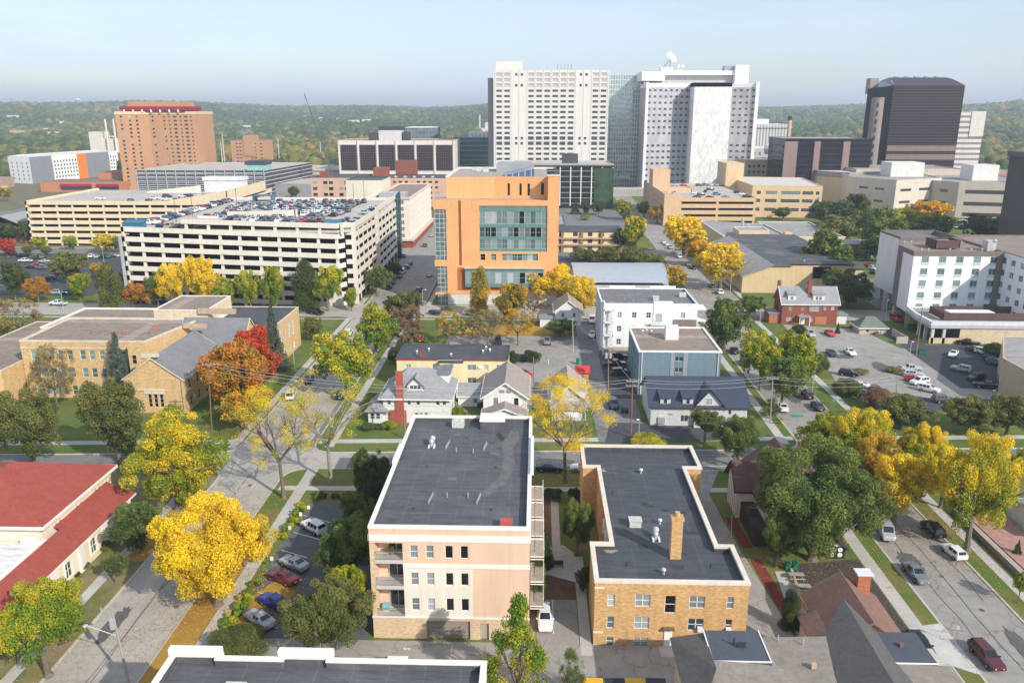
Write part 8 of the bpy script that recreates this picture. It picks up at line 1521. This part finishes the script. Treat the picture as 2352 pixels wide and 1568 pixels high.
# fallen leaves
g = np.random.default_rng(4); LP = []
for px, py, n, s_, lo in ((487, 1388, 2600, 5.5, 0), (397, 1170, 1500, 5, 0), (641, 1143, 900, 5, 0), (1300, 1107, 900, 5, 0), (2062, 1215, 1200, 5, 0), (2238, 1264, 1200, 6, 0), (560, 985, 700, 5, 0), (1880, 1285, 900, 6, 1), (600, 1340, 1500, 4, 1), (1150, 790, 1500, 9, 1), (100, 1550, 600, 5, 0), (1658, 668, 900, 6, 0), (1573, 592, 800, 7, 0)):
    x, y = at(px, py, .2); LP.append(np.column_stack([x + g.normal(size=n) * s_, y + g.normal(size=n) * s_]))
LP = np.concatenate(LP); n = len(LP); th = g.random(n) * 6.28; sz = .045 + .05 * g.random(n); V = np.zeros((n, 4, 3))
for k in range(4): V[:, k, 0] = LP[:, 0] + sz * np.cos(th + k * 1.571); V[:, k, 1] = LP[:, 1] + sz * np.sin(th + k * 1.571); V[:, k, 2] = .2 + .02 * g.random(n)
m = MB(); m.v = [tuple(v) for v in V.reshape(-1, 3)]; m.f = [(4 * i, 4 * i + 1, 4 * i + 2, 4 * i + 3) for i in range(n)]; m.m = [int(v) for v in g.integers(0, 3, n)]
tag(m.build('fallen_leaves', [M('leaf yellow', (.75, .45, .04)), M('leaf orange', (.55, .25, .04)), M('leaf brown', (.30, .17, .06))]), kind='stuff')
# ================================================================ poles, lamps, wires, small things
def pole(px, py, tpx, tpy, r0, label, mat=None, arms=1, group='utility poles', transformer=False, name='utility_pole', cat='utility pole', z0=.15):
    X, Y = at(px, py, z0); tx, tz = hat(tpx, tpy, Y); r = thing(name, label, cat, (X, Y, z0), group)
    m = MB(); m.tube((X, Y, z0), (tx, Y, tz), r0, 8, 0, r0 * .65); m.build('pole', mat or wood, r)
    for k in range(arms):
        m = MB(); m.box(tx - 1.2, tx + 1.2, Y - .06, Y + .06, tz - .5 - k * .9, tz - .36 - k * .9); [m.cyl(tx + d, Y, tz - .36 - k * .9, tz - .12 - k * .9, .06, 6) for d in (-1.1, -.4, .4, 1.1)]; m.build('cross_arm', woodg, r)
    if transformer:
        for d in transformer: m = MB(); m.cyl(tx + d, Y - .1, tz - 2.6, tz - 1.5, .3, 10); m.cyl(tx + d, Y - .1, tz - 1.5, tz - 1.3, .08, 6); m.build('transformer', galv, r)
    return (tx, Y, tz), r
def lamp(px, py, tpx, tpy, dx, label, group='street lamps', z0=.15):
    X, Y = at(px, py, z0); tx, tz = hat(tpx, tpy, Y); r = thing('street_lamp', label, 'street lamp', (X, Y, z0), group); m = MB(); m.tube((X, Y, z0), (X, Y, tz), .11, 8, 0, .07); m.build('pole', galv, r)
    m = MB(); m.tube((X, Y, tz - .1), (X + dx * .5, Y, tz + .25), .05, 6); m.tube((X + dx * .5, Y, tz + .25), (X + dx, Y, tz + .2), .05, 6); m.build('arm', galv, r); m = MB(); m.ball((X + dx, Y, tz + .15), .32, 0, 8, .4); m.build('lamp_head', whitep, r)
T1, R = pole(297, 1572, 255, 1392, .17, 'leaning grey utility pole with a round transformer and lamp arm at the bottom left', woodg, 1, transformer=(-.1,))
X, Y, Z = T1; m = MB(); m.tube((X + .2, Y, Z - 3.6), (X - 2.9, Y, Z - 2.4), .05, 6); m.build('lamp_arm', galv, R); m = MB(); m.ball((X - 3.1, Y, Z - 2.4), .3, 0, 8, .45); m.build('lamp_head', galv, R)
T2, _ = pole(932, 1008, 924, 886, .14, 'brown utility pole at the left edge of the peach block roof'); T3, _ = pole(1449, 1006, 1453, 870, .17, 'brown utility pole left of the navy roofed house', M('red brown pole', (.24, .13, .075), var=.2), 2); T4, _ = pole(1397, 895, 1398, 796, .13, 'utility pole with two transformers beside the blue apartment block', None, 1, transformer=(-.45, .45)); T5, _ = pole(1317, 808, 1315, 730, .13, 'pale T shaped utility pole by the yellow timber shed', M('pale pole', (.50, .46, .40)), 1); T6, _ = pole(1226, 892, 1225, 820, .13, 'bare brown pole behind the white gable house', wood, 0)
T7, _ = pole(1769, 970, 1775, 864, .14, 'grey utility pole over the right street', woodg, 1); T8, _ = pole(2054, 968, 2062, 864, .16, 'grey utility pole in front of the grey parking lot', woodg, 1); T9, _ = pole(2104, 818, 2119, 706, .17, 'tall tan utility pole with a lamp arm below the podium', wood, 0); T10, _ = pole(1679, 1255, 1681, 1186, .08, 'thin grey pole at the driveway beside the gold brick house', woodg, 0)
T11, _ = pole(544, 1135, 540, 1080, .06, 'thin steel signal pole at the corner behind the yellow tree', galv, 0, 'sign posts', name='steel_pole', cat='pole')
for a in ((1676, 684, 1676, 622, -2.4, 'tall street lamp at the corner of the tan church hall'), (1745, 745, 1744, 714, -1.2, 'street lamp left of the red brick house'), (1491, 572, 1491, 544, 2., 'street lamp on the far right street by the buff apartment row'), (146, 712, 141, 672, 1.8, 'street lamp behind the school at the left'), (677, 852, 674, 797, .3, 'street lamp on the school sidewalk'), (949, 668, 948, 640, -2., 'street lamp left of two opposite the white ramp'), (971, 700, 970, 666, 1., 'street lamp right of two opposite the white ramp'), (800, 712, 799, 680, 2., 'street lamp at the corner arch of the white ramp'), (239, 602, 236, 567, -.4, 'lamp mast in the lot before the long ramp'), (1865, 905, 1870, 866, .3, 'lamp post on the green strip of the right street'), (2086, 840, 2090, 786, .3, 'thin lamp post in the dry grass of the grey lot'), (2033, 735, 2036, 690, .2, 'lamp mast by the hotel driveway'), (1467, 1000, 1464, 965, -.3, 'small white globe lamp by the driveway of the navy roofed house'), (2286, 915, 2284, 898, -.5, 'short lamp by the tan building at the right edge'), (735, 695, 733, 655, .3, 'thin lamp in the green trees of the white ramp')): lamp(*a)
for i, (px, py, z, s) in enumerate(((443, 497, 24.2, 'third'), (545, 484, 24.2, 'left'), (813, 470, 24.2, 'middle'), (837, 462, 24.2, 'right'), (405, 510, 24.2, 'nearest'))):
    X, Y = at(px, py, z); r = thing('roof_lamp_mast', '%s slim lamp mast on the roof of the white ramp' % s, 'lamp mast', (X, Y, z), 'lamp masts on the ramp roof'); m = MB(); m.tube((X, Y, z), (X, Y, z + 8), .09, 6); m.build('mast', darkm, r); m = MB(); m.box(X - .5, X + .5, Y - .12, Y + .12, z + 8, z + 8.15); m.build('lamp_head', greym, r)
for i, (px, py) in enumerate(((1605, 425), (1617, 425), (1650, 430))):
    X, Y = at(px, py, 14.2); r = thing('roof_lamp_mast', '%s slim lamp mast on the roof of the tan ramp' % ('left', 'middle', 'right')[i], 'lamp mast', (X, Y, 14.2), 'lamp masts on the ramp roof'); m = MB(); m.tube((X, Y, 14.2), (X, Y, 23), .08, 6); m.build('mast', greym, r)
for px, h in ((473, 22), (490, 18), (511, 24), (516, 34), (642, 28), (738, 24)):
    X, Y = at(px, 372, 0); r = thing('transmission_pole', 'slim pale transmission pole before the woods, %s' % {473: 'leftmost', 490: 'second', 511: 'third', 516: 'tallest', 642: 'right of the small brick tower', 738: 'beside the crane boom'}[px], 'transmission pole', (X, Y, 0), 'transmission poles'); m = MB(); m.tube((X, Y, 0), (X, Y, h), .5, 6, 0, .25); m.build('mast', whitep, r)
def wire(a, b, sag, label):
    m = MB(); a, b = Vector(a), Vector(b); n = 10; P = [a.lerp(b, i / n) - Vector((0, 0, sag * 4 * (i / n) * (1 - i / n))) for i in range(n + 1)]
    for i in range(n): m.tube(P[i], P[i + 1], .022, 4)
    tag(m.build('power_line', M('wire', (.55, .55, .55))), label, 'power line', 'power lines')
T13, _ = pole(488, 1012, 478, 832, .13, 'thin red brown pole beside the chapel wall', M('red brown pole', (1, 1, 1)), 1)
for k, dz in ((-.8, 0), (.8, 0), (0, -1.2)):
    nm = {-.8: 'front', .8: 'rear', 0: 'lower'}[k]
    wire((T13[0], T13[1] + k, T13[2] + dz - .3), (T2[0], T2[1] + k, T2[2] + dz - .3), .8, nm + ' wire between the chapel pole and the pole by the peach block'); wire((T2[0], T2[1] + k, T2[2] + dz - .3), (T3[0], T3[1] + k, T3[2] + dz - .3), 1., nm + ' wire spanning above the white houses')
    wire((T3[0], T3[1] + k, T3[2] + dz - .3), (T7[0], T7[1] + k, T7[2] + dz - .3), .8, nm + ' wire above the navy roofed house'); wire((T7[0], T7[1] + k, T7[2] + dz - .3), (T8[0], T8[1] + k, T8[2] + dz - .3), .8, nm + ' wire across the right street to the parking lot pole')
wire((T3[0], T3[1], T3[2] - .4), (T4[0], T4[1], T4[2] - .4), .6, 'short wire from the red brown pole to the transformer pole'); wire((T4[0], T4[1], T4[2] - .4), (T5[0], T5[1], T5[2] - .4), .6, 'wire along the alley to the pale T shaped pole')
# picnic tables, bins, benches, signs
def picnic(px, py, label):
    X, Y = at(px, py, .75); r = thing('picnic_table', label, 'picnic table', (X, Y, .16), 'picnic tables on the patio'); part_box('table_top', r, woodg, X - 1., X + 1., Y - .38, Y + .38, .86, .92)
    for s in (-1, 1): part_box('bench', r, woodg, X - 1., X + 1., Y + s * .75 - .14, Y + s * .75 + .14, .58, .63)
    for s in (-.75, .75): m = MB(); m.tube((X + s, Y - .8, .16), (X + s, Y + .2, .86), .045, 4); m.tube((X + s, Y + .8, .16), (X + s, Y - .2, .86), .045, 4); m.build('leg', woodg, r)
picnic(1829, 1320, 'grey picnic table nearer the green bins on the patio'); picnic(1844, 1346, 'grey picnic table nearer the brown roofed house'); picnic(1846, 1366, 'third picnic table tucked by the patio gate')
def bin_(px, py, mat, label, s=1., name='wheelie_bin', grp='bins', lid=None):
    X, Y = at(px, py, .16); r = thing(name, label, 'bin', (X, Y, .16), grp); m = MB(); m.prism(rect(X - .3 * s, X + .3 * s, Y - .35 * s, Y + .35 * s), .2, .16 + 1.0 * s); m.build('body', mat, r); m = MB(); m.prism(rect(X - .33 * s, X + .33 * s, Y - .38 * s, Y + .38 * s), .16 + 1. * s, lambda a, b: .2 + 1.05 * s + (b - Y) * .12); m.build('lid', lid or mat, r)
    m = MB(); [m.tube((X + d * s - .04, Y + .36 * s, .28), (X + d * s + .04, Y + .36 * s, .28), .12, 8) for d in (-.24, .24)]; m.build('wheels', tyre, r)
grn = M('bin green', (.015, .16, .11), rough=.5); bin_(1808, 1308, grn, 'green bin left of two on the patio'); bin_(1825, 1306, grn, 'green bin right of two on the patio'); bin_(1430, 948, darkm, 'black wheelie bin by the navy roofed house driveway'); bin_(1439, 948, darkm, 'black wheelie bin with a red lid by the navy roofed house', lid=M('red lid', (.5, .03, .03))); bin_(1327, 836, grn, 'dark green bin beside the yellow timber shed', 1.3)
def dumpster(px, py, col, label, L=2., lid=None):
    X, Y = at(px, py, .17); r = thing('dumpster', label, 'dumpster', (X, Y, .17), 'dumpsters'); m = MB(); m.prism([(X - L / 2, Y - .7), (X + L / 2, Y - .7), (X + L / 2, Y + .7), (X - L / 2, Y + .7)], .25, 1.3); [m.box(X - L / 2 + d, X - L / 2 + d + .08, Y - .78, Y - .7, .3, 1.25) for d in (.2, L / 2, L - .28)]; m.build('body', col, r); m = MB(); m.prism(rect(X - L / 2 - .05, X + L / 2 + .05, Y - .75, Y + .75), lambda a, b: 1.3 + (b - Y + .7) * .2, lambda a, b: 1.36 + (b - Y + .7) * .2); m.build('lid', lid or darkm, r)
yl = M('dumpster yellow', (.72, .40, .02), rough=.5); bk_ = M('dumpster navy', (.025, .03, .05), rough=.5)
dumpster(1362, 1594, yl, 'yellow lidded dumpster left, at the bottom edge', 2, yl); dumpster(1412, 1594, bk_, 'dark dumpster between the two yellow ones at the bottom edge', 2, bk_); dumpster(1458, 1594, yl, 'yellow lidded dumpster right, at the bottom edge', 2, yl); dumpster(1506, 1594, bk_, 'black dumpster beside the grey shingle house at the bottom edge', 2, darkm)
dumpster(1199, 828, M('dumpster teal', (.05, .14, .17)), 'teal dumpster between two round bushes'); dumpster(2098, 757, grn, 'dark green dumpster under the hotel podium edge', 3.4); dumpster(2116, 812, grn, 'green dumpster behind the tall tan utility pole', 2.)
def sign(px, py, h, w_, hh, mat, label, z0=.15, shape='box'):
    X, Y = at(px, py, z0); r = thing('sign_post', label, 'sign', (X, Y, z0), 'signs'); m = MB(); m.cyl(X, Y, z0, z0 + h, .04, 6); m.build('post', greym, r); m = MB()
    if shape == 'box': m.box(X - w_ / 2, X + w_ / 2, Y - .09, Y - .05, z0 + h - hh, z0 + h)
    else: m.poly([(X + w_ / 2 * math.cos(math.pi / 8 + k * math.pi / 4), Y - .07, z0 + h - w_ / 2 + w_ / 2 * math.sin(math.pi / 8 + k * math.pi / 4)) for k in range(8)]); m.poly([(X + w_ / 2 * math.cos(math.pi / 8 - k * math.pi / 4), Y - .055, z0 + h - w_ / 2 + w_ / 2 * math.sin(math.pi / 8 - k * math.pi / 4)) for k in range(8)])
    m.build('sign_face', mat, r)
sg = M('street sign green', (.02, .30, .26)); sr = M('stop sign red', (.55, .02, .04)); sw_ = M('sign white', (.78, .78, .76))
for a in ((711, 1190, 2.2, .45, .6, sw_, 'white sign nearest the crossing along the small lot'), (693, 1206, 2.2, .45, .6, sw_, 'white sign in the middle along the small lot'), (668, 1238, 2.2, .45, .6, sw_, 'white sign nearest the camera in the bright shrubs of the small lot'), (627, 1310, 2.2, .45, .6, sw_, 'white sign at the edge of the bright yellow tree'), (1828, 985, 3., 2.4, .45, sg, 'green street name sign on the right street'), (1912, 946, 3., .8, .5, sg, 'green sign on the lawn strip of the right street'), (2193, 1480, 2.6, .4, .5, M('sign back grey', (.4, .41, .42)), 'grey backed sign at the right foreground kerb'), (1676, 765, 2., .5, 1., sg, 'small green sign on the lawn behind the dense dark tree')): sign(*a)
sign(1696, 711, 2.6, .9, .9, sr, 'red octagonal stop sign at the corner in front of the church hall', shape='oct')
R = thing('bench', 'black bench on the pale court path between the foreground blocks', 'bench', (*at(1282, 1304), .16)); o = ORG[R]; m = MB(); m.box(o[0] - .7, o[0] + .7, o[1] - .2, o[1] + .2, .55, .62); m.box(o[0] - .7, o[0] + .7, o[1] + .2, o[1] + .26, .62, 1.05); m.build('seat', darkm, R); m = MB(); [m.box(o[0] + s - .04, o[0] + s + .04, o[1] - .2, o[1] + .2, .16, .55) for s in (-.6, .6)]; m.build('legs', darkm, R)
R = thing('retaining_wall', 'long low grey block wall along the sidewalk at the lower right', 'wall', (65.3, 102, 0)); m = MB(); m.box(64.7, 65.3, 88, 116, 0, .95); m.build('block_wall', M('wall block', (.32, .26, .22), kind='brick', bs=1.), R); m = MB(); m.box(64.6, 65.4, 88, 116, .95, 1.05); m.build('wall_cap', M('wall capping', (.42, .36, .31)), R)
R = thing('enclosure_wall', 'tan L shaped screen wall beside the green roofed garage', 'wall', (98, 214, 0)); m = MB(); strip(m, (98.6, 220), (99.2, 211.5), 0, 0, 2., 2., .25); strip(m, (96.4, 211.5), (99.2, 211.5), 0, 0, 2., 2., .25); m.build('panel', M('screen wall tan', (.44, .40, .34)), R)
R = thing('patio_fence', 'low timber kerb wall beside the picnic tables', 'wall', (33, 91, 0)); m = MB(); strip(m, (34.6, 98), (33, 84), .16, .16, .7, .7, .3); m.build('timber', M('kerb timber', (.50, .40, .29), var=.2), R)
R = thing('trailer', 'white and green site trailer among the park trees behind the hotel', 'trailer', (*at(2192, 525), .2)); o = ORG[R]; m = MB(); m.box(o[0] - 7, o[0] + 7, o[1] - 1.6, o[1] + 1.6, .9, 4.4); m.build('body', whitep, R); m = MB(); m.box(o[0] + 4, o[0] + 7.02, o[1] - 1.62, o[1] - 1.6, .9, 4.3); m.build('green_panel', M('trailer green', (.15, .42, .25)), R); m = MB(); [m.tube((o[0] + s, o[1] - 1.4, .6), (o[0] + s, o[1] + 1.4, .6), .5, 10) for s in (-4, -2.6, 4)]; m.build('wheels', tyre, R)
tree(1975, 858, 844, 44, 'bush', 'tan', 'clump of dry tan grass at the top of the grey lot, left', 'shrubs', cat='grass clump', name='grass_clump'); tree(2054, 855, 840, 34, 'bush', 'tan', 'clump of dry tan grass beside the middle row of the grey lot', 'shrubs', cat='grass clump', name='grass_clump')
R = thing('balcony_plant', 'green potted plant on the top corner balcony of the peach block', 'potted plant', (-16.6, 83.4, 10.55)); m = MB(); m.cyl(-16.6, 83.4, 10.55, 10.95, .16, 8, 0, .2); m.build('pot', M('pot', (.25, .12, .08)), R); o_ = part('leaves', proto('bush', 1, 3200, .13)[0], R, (0, 0, .75), 0, (.45, .45, .35)); o_.material_slots[0].link = 'OBJECT'; o_.material_slots[0].material = leafmat('green')
R = thing('grill', 'pale blue covered grill on the lowest corner balcony of the peach block', 'grill', (-17.4, 83.2, 3.15)); m = MB(); m.box(-17.8, -17., 82.9, 83.5, 3.5, 4.1); m.build('cover', M('cover blue', (.25, .5, .55)), R); m = MB(); m.box(-17.75, -17.05, 82.95, 83.45, 3.15, 3.5); m.build('base', whitep, R)
# parking bay letter on the drive
cu = bpy.data.curves.new('painted_letter', 'FONT'); cu.body = 'S'; cu.size = 1.1; cu.align_x = 'CENTER'; to = bpy.data.objects.new('painted_letter', cu); COL.objects.link(to)
x, y = at(941, 1491, .18); me = to.to_mesh(); mm = bpy.data.meshes.new_from_object(to); bpy.data.objects.remove(to); to = bpy.data.objects.new('road_marking', mm); COL.objects.link(to); to.location = (x, y, .19); to.rotation_euler = (0, 0, 1.2); mm.materials.append(linem); tag(to, kind='structure')
# ---------------------------------------------------------------- haze
m = MB(); m.box(-7600, 7600, -700, 9200, -1.2, 175)
hz, nt, b = mk('haze air'); nt.nodes.remove(b); pv = nt.nodes.new('ShaderNodeVolumePrincipled'); pv.inputs['Color'].default_value = (.78, .87, 1., 1); pv.inputs['Density'].default_value = 1.9e-4; pv.inputs['Anisotropy'].default_value = 0.1
nt.links.new(pv.outputs[0], nt.nodes['Material Output'].inputs['Volume'])
ho = m.build('haze', hz); tag(ho, kind='stuff')
